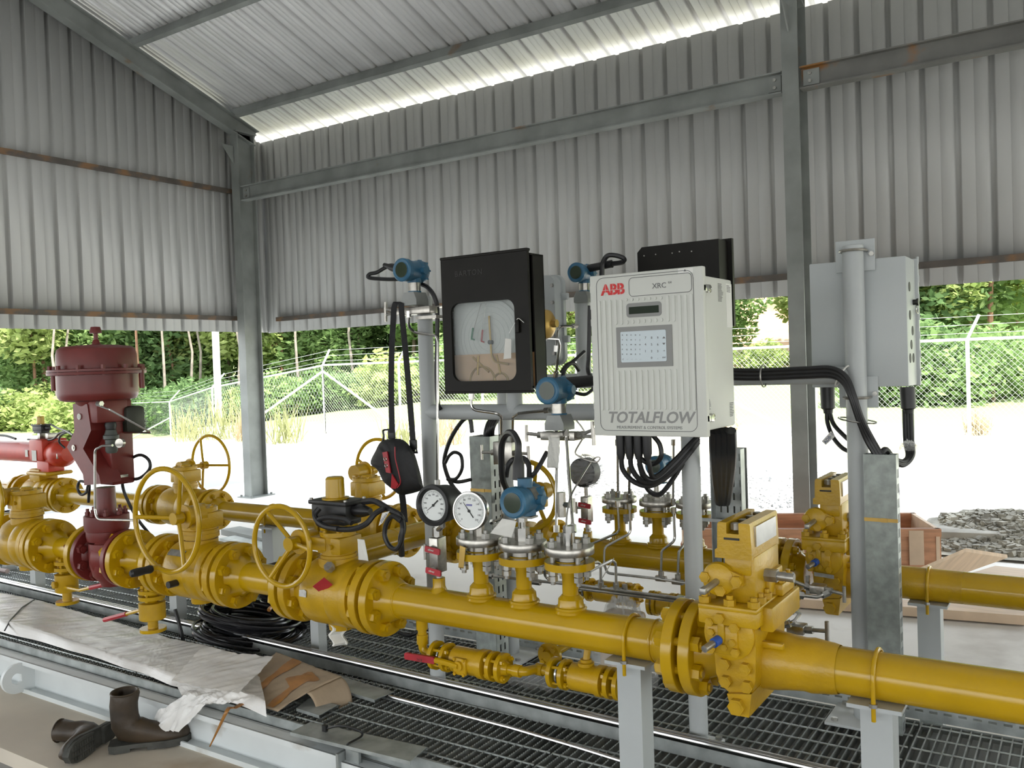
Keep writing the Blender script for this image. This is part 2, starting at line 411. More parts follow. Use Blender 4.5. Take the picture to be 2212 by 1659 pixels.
def gnd():
    m = MB(); xs = [-150+i*3 for i in range(88)]; ys = [-60+i*3 for i in range(76)]
    vs = [(x, y, gz(x, y)+(.03*math.sin(x*1.3)*math.cos(y*.9) if (y > 10 or x < -12) else -.0)) for y in ys for x in xs]; n = len(xs)
    m.add(vs, [(j*n+i, j*n+i+1, (j+1)*n+i+1, (j+1)*n+i) for j in range(len(ys)-1) for i in range(n-1)]); return m
def ground_mat():
    m = mat('pale_sandy_ground', (.60, .585, .555), .9, var=.12, scale=.25, bump=.2, bscale=3, detail=8)
    nt = m.node_tree; N = nt.nodes; L = nt.links; b = N['Principled BSDF']; old = b.inputs['Base Color'].links[0].from_socket
    tc = N.new('ShaderNodeTexCoord'); gm = N.new('ShaderNodeNewGeometry'); sp = N.new('ShaderNodeSeparateXYZ'); L.new(gm.outputs['Position'], sp.inputs[0])
    n = N.new('ShaderNodeTexNoise'); n.inputs['Scale'].default_value = .35; n.inputs['Detail'].default_value = 8; L.new(gm.outputs['Position'], n.inputs['Vector'])
    def band(y0, y1, soft, rag):
        a = N.new('ShaderNodeMath'); a.operation = 'MULTIPLY_ADD'; L.new(n.outputs['Fac'], a.inputs[0]); a.inputs[1].default_value = rag; L.new(sp.outputs['Y'], a.inputs[2])
        r1 = N.new('ShaderNodeMapRange'); r1.inputs[1].default_value = y0; r1.inputs[2].default_value = y0+soft; L.new(a.outputs[0], r1.inputs[0])
        r2 = N.new('ShaderNodeMapRange'); r2.inputs[1].default_value = y1; r2.inputs[2].default_value = y1+soft; r2.inputs[3].default_value = 1; r2.inputs[4].default_value = 0; L.new(a.outputs[0], r2.inputs[0])
        q = N.new('ShaderNodeMath'); q.operation = 'MULTIPLY'; L.new(r1.outputs[0], q.inputs[0]); L.new(r2.outputs[0], q.inputs[1]); return q.outputs[0]
    def mixin(fac, col, amt):
        nonlocal old
        q = N.new('ShaderNodeMath'); q.operation = 'MULTIPLY'; L.new(fac, q.inputs[0]); q.inputs[1].default_value = amt
        x = N.new('ShaderNodeMix'); x.data_type = 'RGBA'; L.new(q.outputs[0], x.inputs[0]); L.new(old, x.inputs[6]); x.inputs[7].default_value = (*col, 1); old = x.outputs[2]
    mixin(band(-400, 9.8, .5, 1.6), (.25, .25, .245), .8)
    mixin(band(13.5, 17, .8, 3), (.34, .31, .17), .75)
    mixin(band(19, 400, 3, 5), (.17, .23, .06), .9)
    L.new(old, b.inputs['Base Color']); return m
structure('ground', gnd(), ground_mat(), 'pale sunlit sandy ground outside the shed')
# ================================================================== PIPING: parts kit
YEL, YC = M['yellow'], M['yellow2']
BOLT = {}
def bolt_mesh(d, grip, m, over=.012):
    """stud along x with a hex nut on each end; grip = distance between the nuts"""
    k = (round(d, 4), round(grip, 4), m.name)
    if k not in BOLT:
        b = MB(); nh = d*.95; L = grip+2*nh+over
        b.cyl((-L/2, 0, 0), (L/2, 0, 0), d/2, 10)
        for s in (-1, 1): b.cyl((s*grip/2, 0, 0), (s*(grip/2+nh), 0, 0), d*.93, 6)
        BOLT[k] = b.mesh('bolt', m)
    return BOLT[k]
def bolts(parent, xc, grip, pcd, n, d, m=YEL, ph=None):
    me = bolt_mesh(d, grip, m)
    for k in range(n):
        a = (PI/n if ph is None else ph)+2*PI*k/n
        o = part('bolt', me, None, parent, loc=(xc, pcd*math.cos(a), pcd*math.sin(a)), rot=(a, 0, 0))
def hexbolt(parent, p, d, r, m=YEL, h=None, name='bolt', stud=0):
    """cap screw head (hex) at p along d"""
    b = MB(); d = V(d).normalized(); h = h or r*.8; b.hexa(p, d, r, h)
    if stud: b.cyl(V(p), V(p)+d*(h+stud), r*.55, 10)
    else: b.cyl(V(p), V(p)+d*(h+.001), r*.7, 10)
    return part(name, b, m, parent)
def flange(parent, x, s, R, rp, t, hub=.05, rh=None, m=YEL, name='flange', rf=None):
    """weld-neck flange, face at x, body towards s"""
    b = MB(); rh = rh or (rp+(R-rp)*.34); rf = rf or (R*.62)
    b.lathe((x, 0, 0), (s, 0, 0), [(0, 0), (0, rf), (.003, rf), (.003, R-.002), (.005, R), (t-.002, R), (t, R-.002), (t, rh+.004), (t+.006, rh), (t+hub, rp), (t+hub+.004, 0)], 40)
    return part(name, b, m, parent)
def pipe(parent, x0, x1, r, m=YEL, name='pipe', welds=()):
    b = MB(); b.lathe((x0, 0, 0), (1, 0, 0), [(0, 0), (0, r), (x1-x0, r), (x1-x0, 0)], 40)
    o = part(name, b, m, parent)
    for xw in welds:
        q = MB(); q.ring((xw, 0, 0), (1, 0, 0), r, .004, 40, 8); part('weld_bead', q, m, parent)
    return o
def handwheel(parent, c, R, r, nsp, dish, m=YEL, ph=.4, crank=False, axis=(0, -1, 0), name='handwheel', hubr=.02):
    """wheel whose plane is square to `axis`, hub lies `dish` behind the rim plane"""
    c = V(c); ax = V(axis); u, w = frame(ax)
    b = MB(); b.ring(c, ax, R, r, 56, 10)
    hb = c-ax*dish; b.cyl(hb-ax*.02, hb+ax*.02, hubr*1.25, 20)
    hw = part(name, b, m, parent)
    for k in range(nsp):
        a = ph+2*PI*k/nsp; e = u*math.cos(a)+w*math.sin(a)
        q = MB(); q.tube([hb+e*hubr*.8, hb+e*(R*.3)+ax*dish*.2, c+e*R], r*.85, 8, fil=.03); part('spoke', q, m, hw)
    if crank:
        a = ph+2*PI*.02; e = u*math.cos(-1.9)+w*math.sin(-1.9)
        p = c+e*R; q = MB(); q.cyl(p-ax*.01, p+ax*.03, .011, 12); part('crank_pin', q, m, hw)
        q = MB(); q.lathe(p+ax*.028, ax, [(0, 0), (0, .014), (.01, .017), (.03, .015), (.06, .017), (.088, .015), (.094, .009), (.094, 0)], 16); part('grip', q, M['black'], hw, label='black rubber grip')
    return hw
def ball_valve(name_loc, L, R, rb, t, label, group=None, wheel=None, gear=True, grip_out=None, n=8, d=.019, pcd=None, gz0=None, rp=.057, boltside=(1, 1)):
    """flanged ball valve, axis x, stem up; L face to face. wheel: dict(c,R,...)"""
    root = thing('ball_valve', label, 'valve', name_loc, group=group)
    b = MB(); hl = L/2
    # body: bulged barrel with a split ring and two short necks
    b.lathe((-hl+t, 0, 0), (1, 0, 0), [(0, 0), (0, rb*.72), (hl*.20, rb*.72), (hl*.27, rb*.86), (hl*.34, rb*.965), (hl*.42, rb), (hl*.98, rb*1.0), (hl*1.0, rb*.985), (hl*1.02, rb), (hl*1.30, rb), (hl*1.33, rb*.97), (hl*1.36, rb*.97), (hl*1.38, rb*.985), (hl*1.52, rb*.97), (hl*1.54, rb*.72), (L-2*t, rb*.72), (L-2*t, 0)], 44)
    part('body', b, YC, root)
    for s in (-1, 1):
        f = flange(root, s*hl, -s, R, rb*.72, t, hub=.012, rh=rb*.74, m=YC)
    b = MB(); b.lathe((0, 0, -rb*1.12), (0, 0, 1), [(0, 0), (0, rb*.36), (.02, rb*.38), (rb*.3, rb*.42), (rb*.3, 0)], 24); part('drain_boss', b, YC, root)
    b = MB(); b.cyl((0, 0, rb*.8), (0, 0, rb*1.06), rb*.60, 28); part('stem_pad', b, YC, root)
    return root
def gearbox(root, z, r, h, m=YC, worm=-1, wl=.10, seg=32, wx=None, wz=None):
    """worm gear operator: drum with lid, bolts and worm housing on the side facing worm*Y"""
    g = MB(); g.lathe((0, 0, z), (0, 0, 1), [(0, 0), (0, r*1.0), (h*.14, r*1.0), (h*.16, r*.93), (h*.82, r*.93), (h*.84, r*.99), (h, r*.99), (h, 0)], seg)
    g.box((r*.1, 0, z+h*.52), (r*1.75, r*1.75, h*.62), bev=.006)
    gb = part('gearbox', g, m, root)
    q = MB(); x = -r*.62 if wx is None else wx; zz = z+h*.5 if wz is None else wz
    q.cyl((x, worm*r*.2, zz), (x, worm*(r*1.25), zz), h*.36, 20); q.cyl((x, worm*(r*1.2), zz), (x, worm*(r*1.36), zz), h*.46, 20)
    q.box((x*.5, worm*r*.5, (z+h*.5+zz)/2), (max(.03, abs(x)), r, h*.5), bev=.006)
    part('worm_housing', q, m, gb)
    q = MB(); q.cyl((x, worm*r*1.3, zz), (x, worm*(r*1.36+wl), zz), .014, 14); part('shaft', q, m, gb)
    for k in range(6):
        a = .3+k*PI/3; hexbolt(gb, (r*.82*math.cos(a), r*.82*math.sin(a), z+h), (0, 0, 1), .008, m)
    q = MB(); q.lathe((r*.05, 0, z+h), (0, 0, 1), [(0, 0), (0, r*.42), (.008, r*.42), (.008, r*.36), (.014, r*.3), (.014, 0)], 24); part('indicator_cap', q, m, gb)
    hexbolt(gb, (r*.35, worm*r*.9, z+h*.5), (0, worm, 0), .010, m)
    return V((x, worm*(r*1.36+wl), zz))
def tagplate(root, c, u, w, a, b, m, name='nameplate', label=None, t=.002):
    q = MB(); u = V(u).normalized(); w = V(w).normalized(); q.prism([(-a/2, -b/2), (a/2, -b/2), (a/2, b/2), (-a/2, b/2)], V(c), u, w, t); return part(name, q, m, root, label=label)
# ================================================================== RUN A (front line)
DA = 2.30; ZA = H-.35*DA; RA = .0585
FR = .130; PCD = .100; FT = .035; BD = .0235
def xA(px, py): return aY(px, py, DA).x
# flange faces (world X) read off the photograph
XP1 = -.950; XP2 = -2.110; XP3 = -2.512; XP4 = -2.898; XP5 = -3.318; XP6 = -3.606; XP7 = -3.885; XP8 = -4.27
GAP = .006
def runA(x): return V((x, DA, ZA))
# --- right hand pipe
t = thing('pipe_spool', 'yellow pipe leaving the frame at right, strapped to the right hand post in the foreground', 'pipe', runA(-.45))
XW = xA(1722, 1436)
pipe(t, XW+.45, 1.6, RA, welds=())
# --- meter tube
x0, x1 = XP2+GAP, XP1-GAP
cx = (x0+x1)/2
mt = thing('meter_tube', 'yellow front meter tube carrying three flanged branches and the black pressure gauge', 'pipe', runA(cx))
pipe(mt, x0+.06-cx, x1-.06-cx, RA, welds=(x0+.092-cx, x1-.10-cx))
f = flange(mt, x1-cx, -1, FR, RA, FT, hub=.055); bolts(f, XP1-cx, 2*FT+2*GAP, PCD, 8, BD)
f = flange(mt, x0-cx, 1, FR, RA, FT, hub=.06); bolts(f, XP2-cx, 2*FT+2*GAP, PCD, 8, BD)
SS = M['stainb']
NOZ = []
def nozzle(root, X, zt, r, R, tf, ax=RA, gz=.006, ss=True, lift=.020):
    """weldolet, riser, flange (top at zt above the axis) and, with ss, a stainless blind flange bolted on"""
    b = MB(); b.lathe((X, 0, ax*.82), (0, 0, 1), [(0, 0), (0, r*2.0), (ax*.2+.004, r*1.75), (ax*.2+.012, r*1.62), (ax*.2+.030, r*1.55), (ax*.2+.042, r*1.1), (ax*.2+.046, 0)], 28)
    wz = part('weldolet', b, YEL, root)
    b = MB(); b.ring((X, 0, ax+.002), (0, 0, 1), r*1.72, .007, 30, 8); part('weld_bead', b, YEL, wz)
    b = MB(); b.lathe((X, 0, ax+.02), (0, 0, 1), [(0, 0), (0, r), (zt-tf-.05-ax, r), (zt-tf-.02-ax, r*1.25), (zt-tf-.019-ax, 0)], 24); part('riser', b, YEL, root)
    b = MB(); b.lathe((X, 0, zt), (0, 0, -1), [(0, 0), (0, R*.6), (.002, R*.6), (.002, R), (tf, R), (tf, R*.5), (tf+.012, r*1.1), (tf+.012, 0)], 40); fl = part('flange', b, YEL, root)
    if ss:
        b = MB(); b.lathe((X, 0, zt+lift), (0, 0, 1), [(-lift+.001, 0), (-lift+.001, R*.55), (0, R*.55), (0, R*.985), (.002, R), (tf*.95, R), (tf*.95+.002, R*.985), (tf*.95+.002, R*.35), (tf*.95+.003, 0)], 44)
        bf = part('blind_flange', b, SS, root, label='bare stainless steel flange')
        key = ('nz', round(tf, 4), round(R, 4))
        if key not in BOLT:
            q = MB(); q.cyl((0, 0, -tf-.045), (0, 0, lift+tf+.028), .0075, 12)
            for zz, hh in ((-tf-.016, .016), (-tf-.034, .015), (lift+tf, .018)): q.cyl((0, 0, zz), (0, 0, zz+hh), .0145, 6)
            BOLT[key] = q.mesh('bolt', M['nickel'])
        for k in range(4):
            a = PI/4+.2+k*PI/2; part('bolt', BOLT[key], None, bf, loc=(X+R*.74*math.cos(a), R*.74*math.sin(a), zt), rot=(0, 0, a))
    return zt+lift+tf
for px, pyt in ((1037, 1187), (1129.5, 1198), (1230, 1209)):
    p = aY(px, pyt, DA); X = p.x; zt = p.z-ZA
    NOZ.append((X, ZA+nozzle(mt, X-cx, zt, .0245, .077, .024)))
XG = aY(949, 1275, DA).x                    # gauge tap on the meter tube
b = MB(); b.lathe((XG-cx, 0, RA-.008), (0, 0, 1), [(0, 0), (0, .030), (.012, .024), (.020, .021), (.048, .021), (.050, 0)], 22); part('gauge_tap', b, YEL, mt)
XD = aY(912, 1365, DA).x
b = MB(); b.lathe((XD-cx, 0, -RA+.006), (0, 0, -1), [(0, 0), (0, .021), (.008, .020), (.035, .020), (.036, 0)], 20); part('drain_tap', b, YEL, mt)
# --- front ball valve B1 (between XP3 and XP2)
GW = [M['galv']]
def big_valve(xl, xr, label, wl, wR, wp, gr, gh, crank=False, hubw=True, gz0=.0, rb=.122, worm=-1, D=DA, Z=ZA, R=FR, t=FT, nsp=3, ph=.45, wr=.0095, stem=0, wpx=None, gx=0):
    c = V(((xl+xr)/2, D, Z)); L = xr-xl
    v = ball_valve(c, L, R, rb, t, label)
    dish = .05; wx = wz = None
    if wpx:                                  # wheel centre seen at this place in the photograph
        q = aY(wpx[0], wpx[1], D+worm*(gr*1.36+wl+dish)); wx, wz = q.x-c.x, q.z-Z
    if stem: b = MB(); b.cyl((0, 0, rb*.95), (0, 0, rb*.98+stem), gr*.8, 28); b.cyl((0, 0, rb*.98+stem*.5), (0, 0, rb*.98+stem), gr*1.05, 28); part('stem_flange', b, YC, v)
    end = gearbox(v, rb*.98+stem, gr, gh, worm=worm, wl=wl, wx=wx, wz=wz)
    handwheel(v, end+V((0, worm*dish, 0)), wR, wr, nsp, dish, ph=ph, crank=crank, axis=(0, worm, 0))
    return v
B1 = big_valve(XP3+GAP, XP2-GAP, 'yellow ball valve with handwheel and red hanging tag, left of the front meter tube', .03, .143, 0, .066, .098, ph=0, wpx=(608, 1180), stem=.006)
hexbolt(B1, (.045, -.085, .105), (.1, -.75, .6), .018, M['nickel'], h=.022, name='vent_plug')
q = MB(); q.prism([(-.045, -.02), (.045, -.02), (.045, .02), (-.045, .02)], (.045, -.128, .055), V((.75, -.1, .45)), V((-.2, -.8, .8)), .0015); part('warning_tag', q, M['redgrip'], B1, label='red metal tag')
q = MB(); q.prism([(-.045, -.004), (.035, -.004), (.035, .006), (-.045, .006)], (.048, -.1296, .060), V((.75, -.1, .45)), V((-.2, -.8, .8)), .001); part('tag_strip', q, M['paper'], B1)
q = MB(); q.prism([(-.018, -.011), (.018, -.011), (.018, .010), (.008, .015), (-.018, .012)], (-.062, -.1225, .012), V((1, 0, 0)), V((0, .1, 1)), .002); part('nameplate', q, M['nickel'], B1)
q = MB(); q.grid(lambda u, w: V((-.02+.06*u+.012*math.sin(9*w), -.03-.02*math.sin(6*u), -.115-.075*w)), 6, 8); part('tape_wad', q, M['paper'], B1, label='torn masking tape hanging under the valve')
# --- spool between B1 and B2
def spool(xl, xr, label, bl=True, br=True, bm=None, D=DA, Z=ZA, R=FR, r=RA, t=FT, hub=.055, pcd=PCD, bd=BD, gl=None, group=None):
    c = (xl+xr)/2; s = thing('pipe_spool', label, 'pipe', (c, D, Z), group=group)
    pipe(s, xl+t+hub-.01-c, xr-t-hub+.01-c, r)
    f = flange(s, xl-c, 1, R, r, t, hub=hub)
    if bl: bolts(f, xl-GAP-c, 2*t+2*GAP, pcd, 8, bd)
    f = flange(s, xr-c, -1, R, r, t, hub=hub)
    if br: bolts(f, xr+GAP-c, 2*t+2*GAP, pcd, 8, bd, m=bm or YEL)
    return s
spool(XP4+GAP, XP3-GAP, 'short yellow flanged pipe spool between the two front handwheel valves')
# --- ball valve B2 with crank handwheel
B2 = big_valve(XP5+GAP, XP4-GAP, 'yellow ball valve with black crank grip on its handwheel, right of the maroon control valve', .03, .205, 0, .075, .105, crank=True, ph=PI, wr=.0105, wpx=(359, 1124), stem=.035)
q = MB(); q.prism([(-.05, -.014), (.05, -.014), (.05, .014), (-.05, .014)], (-.03, -.092, .083), V((1, 0, 0)), V((0, .68, .73)), .002); part('nameplate', q, M['nickel'], B2)
hexbolt(B2, (-.08, -.085, .075), (0, -.75, .65), .010, M['nickel'], name='grease_nipple'); q = MB(); q.cyl((.0, -.118, -.03), (.0, -.16, -.03), .014, 14); part('vent_plug', q, M['black'], B2)
# --- reducer spool between control valve and B2
spool(XP6+GAP, XP5-GAP, 'yellow flanged reducer spool on the right side of the maroon control valve', r=.045, hub=.07)
# --- left spool
MRB = M['maroon']
spool(XP8+GAP, XP7-GAP, 'yellow flanged spool on the left side of the maroon control valve', hub=.07, r=.05, br=True, bm=MRB)
B3 = big_valve(XP8-.40, XP8-GAP, 'yellow ball valve at the left edge of the picture with square gear operator', .03, .19, 0, .075, .115, ph=.2, wpx=(-38, 1080), stem=.03)
t = thing('pipe_spool', 'yellow pipe running out of frame at the far left of the front line', 'pipe', runA(-5.2)); pipe(t, -1.6, .45, RA); flange(t, .53-.004, -1, FR, RA, FT)
# --- maroon control valve
xc = (XP6+XP7)/2; CV = thing('control_valve', 'maroon diaphragm control valve standing tall at left with round drum on top', 'valve', runA(xc))
MR = M['maroon']; hw = (XP6-XP7)/2-GAP
b = MB(); b.lathe((-hw+.02, 0, 0), (1, 0, 0), [(0, 0), (0, .058), (.03, .060), (hw*.7, .095), (hw-.02, .108), (2*hw-.02-hw*.7, .095), (2*hw-.07, .060), (2*hw-.04, .058), (2*hw-.04, 0)], 32)
b.lathe((0, 0, -.135), (0, 0, 1), [(0, 0), (0, .05), (.02, .058), (.05, .085), (.10, .098), (.20, .098), (.205, 0)], 32); part('body', b, MR, CV)
for s in (-1, 1):
    f = flange(CV, s*hw, -s, FR*.98, .06, .030, hub=.015, m=MR)
zb = .10
CX = -.032; b = MB(); b.lathe((CX, 0, zb-.03), (0, 0, 1), [(0, 0), (0, .085), (.022, .090), (.045, .090), (.047, .094), (.065, .097), (.115, .097), (.117, .094), (.118, 0)], 36); part('bonnet', b, MR, CV)
zbt = zb+.088
me = None
for k in range(8):
    a = .2+k*PI/4; q = MB(); q.cyl((CX+.078*math.cos(a), .078*math.sin(a), zbt), (CX+.078*math.cos(a), .078*math.sin(a), zbt+.030), .0075, 10); q.hexa((CX+.078*math.cos(a), .078*math.sin(a), zbt), (0, 0, 1), .013, .016); part('bolt', q, MR, CV)
b = MB(); b.lathe((CX, 0, zbt-.002), (0, 0, 1), [(0, 0), (0, .052), (.015, .044), (.125, .042), (.126, 0)], 28); part('bonnet_neck', b, MR, CV)
# yoke: kinked front cheek extruded back, joined to a straight rear casting
zy = lambda py: aY(206, py, DA-.08).z-ZA
xy_ = lambda px: aY(px, 960, DA-.085).x-xc
poly = [(161, 872), (192, 873), (198, 930), (179, 970), (211, 1026), (214, 1044), (178, 1050), (176, 1026), (144, 968), (162, 932)]
b = MB(); pol = [(xy_(px), zy(py)) for px, py in poly]; b.prism(pol, (0, -.085, 0), (1, 0, 0), (0, 0, 1), -.10); yk = part('yoke', b, MR, CV)
zt_, zl_ = zy(866), zy(1053)
b = MB(); b.box((-.012, .045, (zt_+zl_)/2), (.115, .115, zt_-zl_), bev=.01); b.box((-.005, -.005, zt_-.05), (.129, .15, .10), bev=.006); part('yoke_casting', b, MR, CV)
for px, py in ((175, 900), (160, 969)):
    q = MB(); c = V((xy_(px), -.086, zy(py))); q.cyl(c, c-V((0, .004, 0)), .014, 16); q.cyl(c-V((0, .003, 0)), c-V((0, .006, 0)), .006, 10); part('adjusting_bolt', q, M['stainb'] if py > 950 else M['paper'], CV)
tagplate(CV, (.0460, .04, zy(1035)), (0, 1, 0), (0, 0, 1), .05, .012, M['stainless'])
zd = aY(206, 866, DA).z-ZA
ztop = aY(206, 748, DA).z-ZA; zrim = aY(206, 806, DA).z-ZA
rd = .172; CX = -.055
b = MB(); b.lathe((CX, 0, zd-.02), (0, 0, 1), [(0, 0), (0, .085), (.02, .10), (.021, rd*.78), (.028, rd*.93), (.042, rd*.985), (.06, rd), (zrim-zd+.012, rd), (zrim-zd+.014, rd+.036), (zrim-zd+.026, rd+.038), (zrim-zd+.027, 0)], 48); lo_ = part('lower_casing', b, MR, CV)
b = MB(); b.lathe((CX, 0, zrim+.008), (0, 0, 1), [(0, 0), (0, rd+.036), (.010, rd+.036), (.013, rd), (ztop-zrim-.045, rd*.985), (ztop-zrim-.022, rd*.95), (ztop-zrim-.010, rd*.86), (ztop-zrim-.004, rd*.5), (ztop-zrim-.002, 0)], 48); up_ = part('upper_casing', b, MR, CV)
q = MB(); q.cyl((0, 0, .0), (0, 0, .018), .011, 6); q.cyl((0, 0, -.026), (0, 0, .018), .0055, 8); cbm = q.mesh('bolt', MR)
for k in range(12):
    a = k*PI/6+.1; part('bolt', cbm, None, up_, loc=(CX+(rd+.022)*math.cos(a), (rd+.022)*math.sin(a), zrim+.018))
for a in (math.radians(213.5), math.radians(33.5)):
    q = MB(); c = V((CX+(rd+.03)*math.cos(a), (rd+.03)*math.sin(a), 0)); q.cyl(c+V((0, 0, zrim-.075)), c+V((0, 0, zrim+.01)), .012, 12); q.cyl(c+V((0, 0, zrim+.012)), c+V((0, 0, zrim+.024)), .018, 6); part('long_bolt', q, MR, up_)
b = MB(); b.lathe((CX, 0, ztop-.004), (0, 0, 1), [(0, 0), (0, .03), (.012, .028), (.014, .018), (.03, .014), (.034, .010), (.062, .010), (.063, .026), (.070, .026), (.092, .020), (.094, 0)], 24); part('vent_cap', b, MR, CV)
# positioner and air set on the control valve
P = aY(281, 906, DA+.10); b = MB(); b.box(P-runA(xc), (.10, .10, .125), bev=.018); ps = part('positioner', b, mat('olive_black_housing', (.022, .024, .015), .45, var=.2), CV, label='black positioner box with rounded corners')
P = aY(240, 945, DA-.02)-runA(xc); b = MB(); b.lathe(P-V((0, 0, .07)), (0, 0, 1), [(0, 0), (0, .02), (.01, .026), (.06, .026), (.065, .034), (.08, .034), (.083, .028), (.105, .022), (.107, 0)], 20); rg = part('air_regulator', b, mat('grey_regulator', (.09, .10, .09), .45, var=.2), CV, label='small grey air regulator')
b = MB(); b.lathe(P+V((0, 0, .037)), (0, 0, 1), [(0, 0), (0, .022), (.02, .026), (.032, .022), (.033, 0)], 16); part('knob', b, M['black'], rg)
c = aY(263, 957, DA-.045)-runA(xc); b = MB(); b.cyl(c, c+V((.35, -.9, .05)).normalized()*.018, .020, 20); part('dial', b, M['stainb'], rg)
def tubes(name, label, pts, r, m, cat='tubing', fil=.03, n=8, group=None):
    b = MB(); b.tube(pts, r, n, fil=fil); return solo(name, b, m, label, cat, group)
# air tubing in front of the control valve
y = DA-.12
tubes('air_tube', 'thin stainless air tube dropping down the front of the maroon control valve', [aY(243, 962, y), aY(222, 963, y), aY(205, 972, y), aY(205, 1100, y), aY(209, 1122, y), aY(300, 1124, y+.1)], .0055, M['stainless'])
tubes('air_tube', 'thin stainless air tube from under the maroon drum to the black positioner', [aY(214, 876, y), aY(235, 884, y), aY(327, 935, DA+.03), aY(270, 934, DA+.05)], .0045, M['stainless'], fil=.012)
b = MB(); b.hexa(aY(211, 872, y), (1, 0, 0), .012, .03); solo('tube_fitting', b, M['stainless'], 'small stainless elbow fitting under the maroon drum', 'fitting')
pts = [aY(262, 980, DA+.1), aY(262, 1010, DA+.1), aY(270, 1030, DA+.1), aY(298, 1034, DA+.1), aY(322, 1015, DA+.1), aY(322, 995, DA+.1), aY(305, 983, DA+.1), aY(285, 990, DA+.1), aY(268, 1012, DA+.1), aY(265, 1050, DA+.12), aY(280, 1090, DA+.14), aY(300, 1125, DA+.16), aY(330, 1162, DA+.2)]
b = MB(); b.tube(spline(pts, 8), .0075, 8); solo('signal_cable', b, M['rubber'], 'black cable with one round loop hanging right of the maroon yoke', 'cable')
pts = [aY(187, 1042, DA-.05), aY(172, 1040, DA-.05), aY(168, 1055, DA-.05), aY(175, 1068, DA-.05), aY(186, 1064, DA-.05), aY(190, 1050, DA-.04), aY(193, 1050, DA-.03), aY(191, 1085, DA-.02)]
b = MB(); b.tube(spline(pts, 8), .0065, 8); solo('signal_cable', b, M['rubber'], 'short black cable coil at the lower left of the maroon yoke', 'cable')
# --- vertical drain valves under run A
def drain(px, ptop, pbot, py_, rr, hx, label, hlabel, D=DA, hand=1):
    top = aY(px, ptop, D); bot = aY(px, pbot, D); Z1 = top.z-bot.z
    t = thing('drain_valve', label, 'valve', (bot.x, D, bot.z))
    b = MB(); b.lathe((0, 0, Z1), (0, 0, -1), [(0, 0), (0, .014), (Z1*.14, .014), (Z1*.14, 0)], 16); part('riser', b, YEL, t)
    for z1 in (Z1*.86, Z1*.735):
        b = MB(); b.lathe((0, 0, z1), (0, 0, -1), [(-.018, 0), (-.018, .022), (0, .03), (0, rr), (.016, rr), (.016, .03), (.03, .022), (.03, 0)], 32); f = part('flange', b, YEL, t)
    for k in range(4):
        a = .5+k*PI/2; q = MB(); q.cyl((rr*.72*math.cos(a), rr*.72*math.sin(a), Z1*.62), (rr*.72*math.cos(a), rr*.72*math.sin(a), Z1*.92), .006, 10)
        for zz in (.63, .865): q.hexa((rr*.72*math.cos(a), rr*.72*math.sin(a), Z1*zz), (0, 0, 1), .012, .014)
        part('bolt', q, YEL, f)
    b = MB(); b.lathe((0, 0, Z1*.245), (0, 0, 1), [(0, 0), (0, rr*.96), (.003, rr), (Z1*.345, rr), (Z1*.35, rr*.96), (Z1*.35, 0)], 36); b.cyl((0, 0, 0), (0, 0, Z1*.26), .022, 16); bd = part('body', b, YC, t)
    b = MB(); b.lathe((0, 0, 0), (0, 0, 1), [(0, 0), (0, rr), (.014, rr), (.014, .022), (.03, .02), (.03, 0)], 32); part('outlet_flange', b, YEL, t)
    d = V((hand, -.25 if hand > 0 else -.1, .10 if hand > 0 else -.06)).normalized() if hand > 0 else V((-1, -.25, -.12)).normalized()
    s0 = V((0, -rr if hand > 0 else -rr*.3, Z1*.43)); 
    if hand > 0: hexbolt(t, (.0, -rr-.0, Z1*.42), (0, -1, 0), .018, YC)
    o_ = V((bot.x, D, bot.z)); A_, B_ = (aY(hx[0], hx[1], D-.03)-o_, aY(hx[2], hx[3], D-.03)-o_); d = (B_-A_)
    b = MB(); b.tube([V((0, -.03, A_.z)), A_, A_+d*.45], .008, 8, fil=.02); lv = part('lever', b, YEL, t)
    b = MB(); b.tube([A_+d*.35, B_], .011, 8); part('grip', b, M['redgrip'], lv, label='red vinyl lever grip')
    return t
drain(146, 1196, 1303, 0, .052, (172, 1275, 241, 1259), 'yellow vertical drain valve with dark red lever, hanging left of the maroon control valve', '')
drain(331, 1258, 1362, 0, .056, (300, 1319, 226, 1339), 'yellow vertical drain valve with bright red lever pointing left, hanging below the crank handwheel', '', hand=-1)
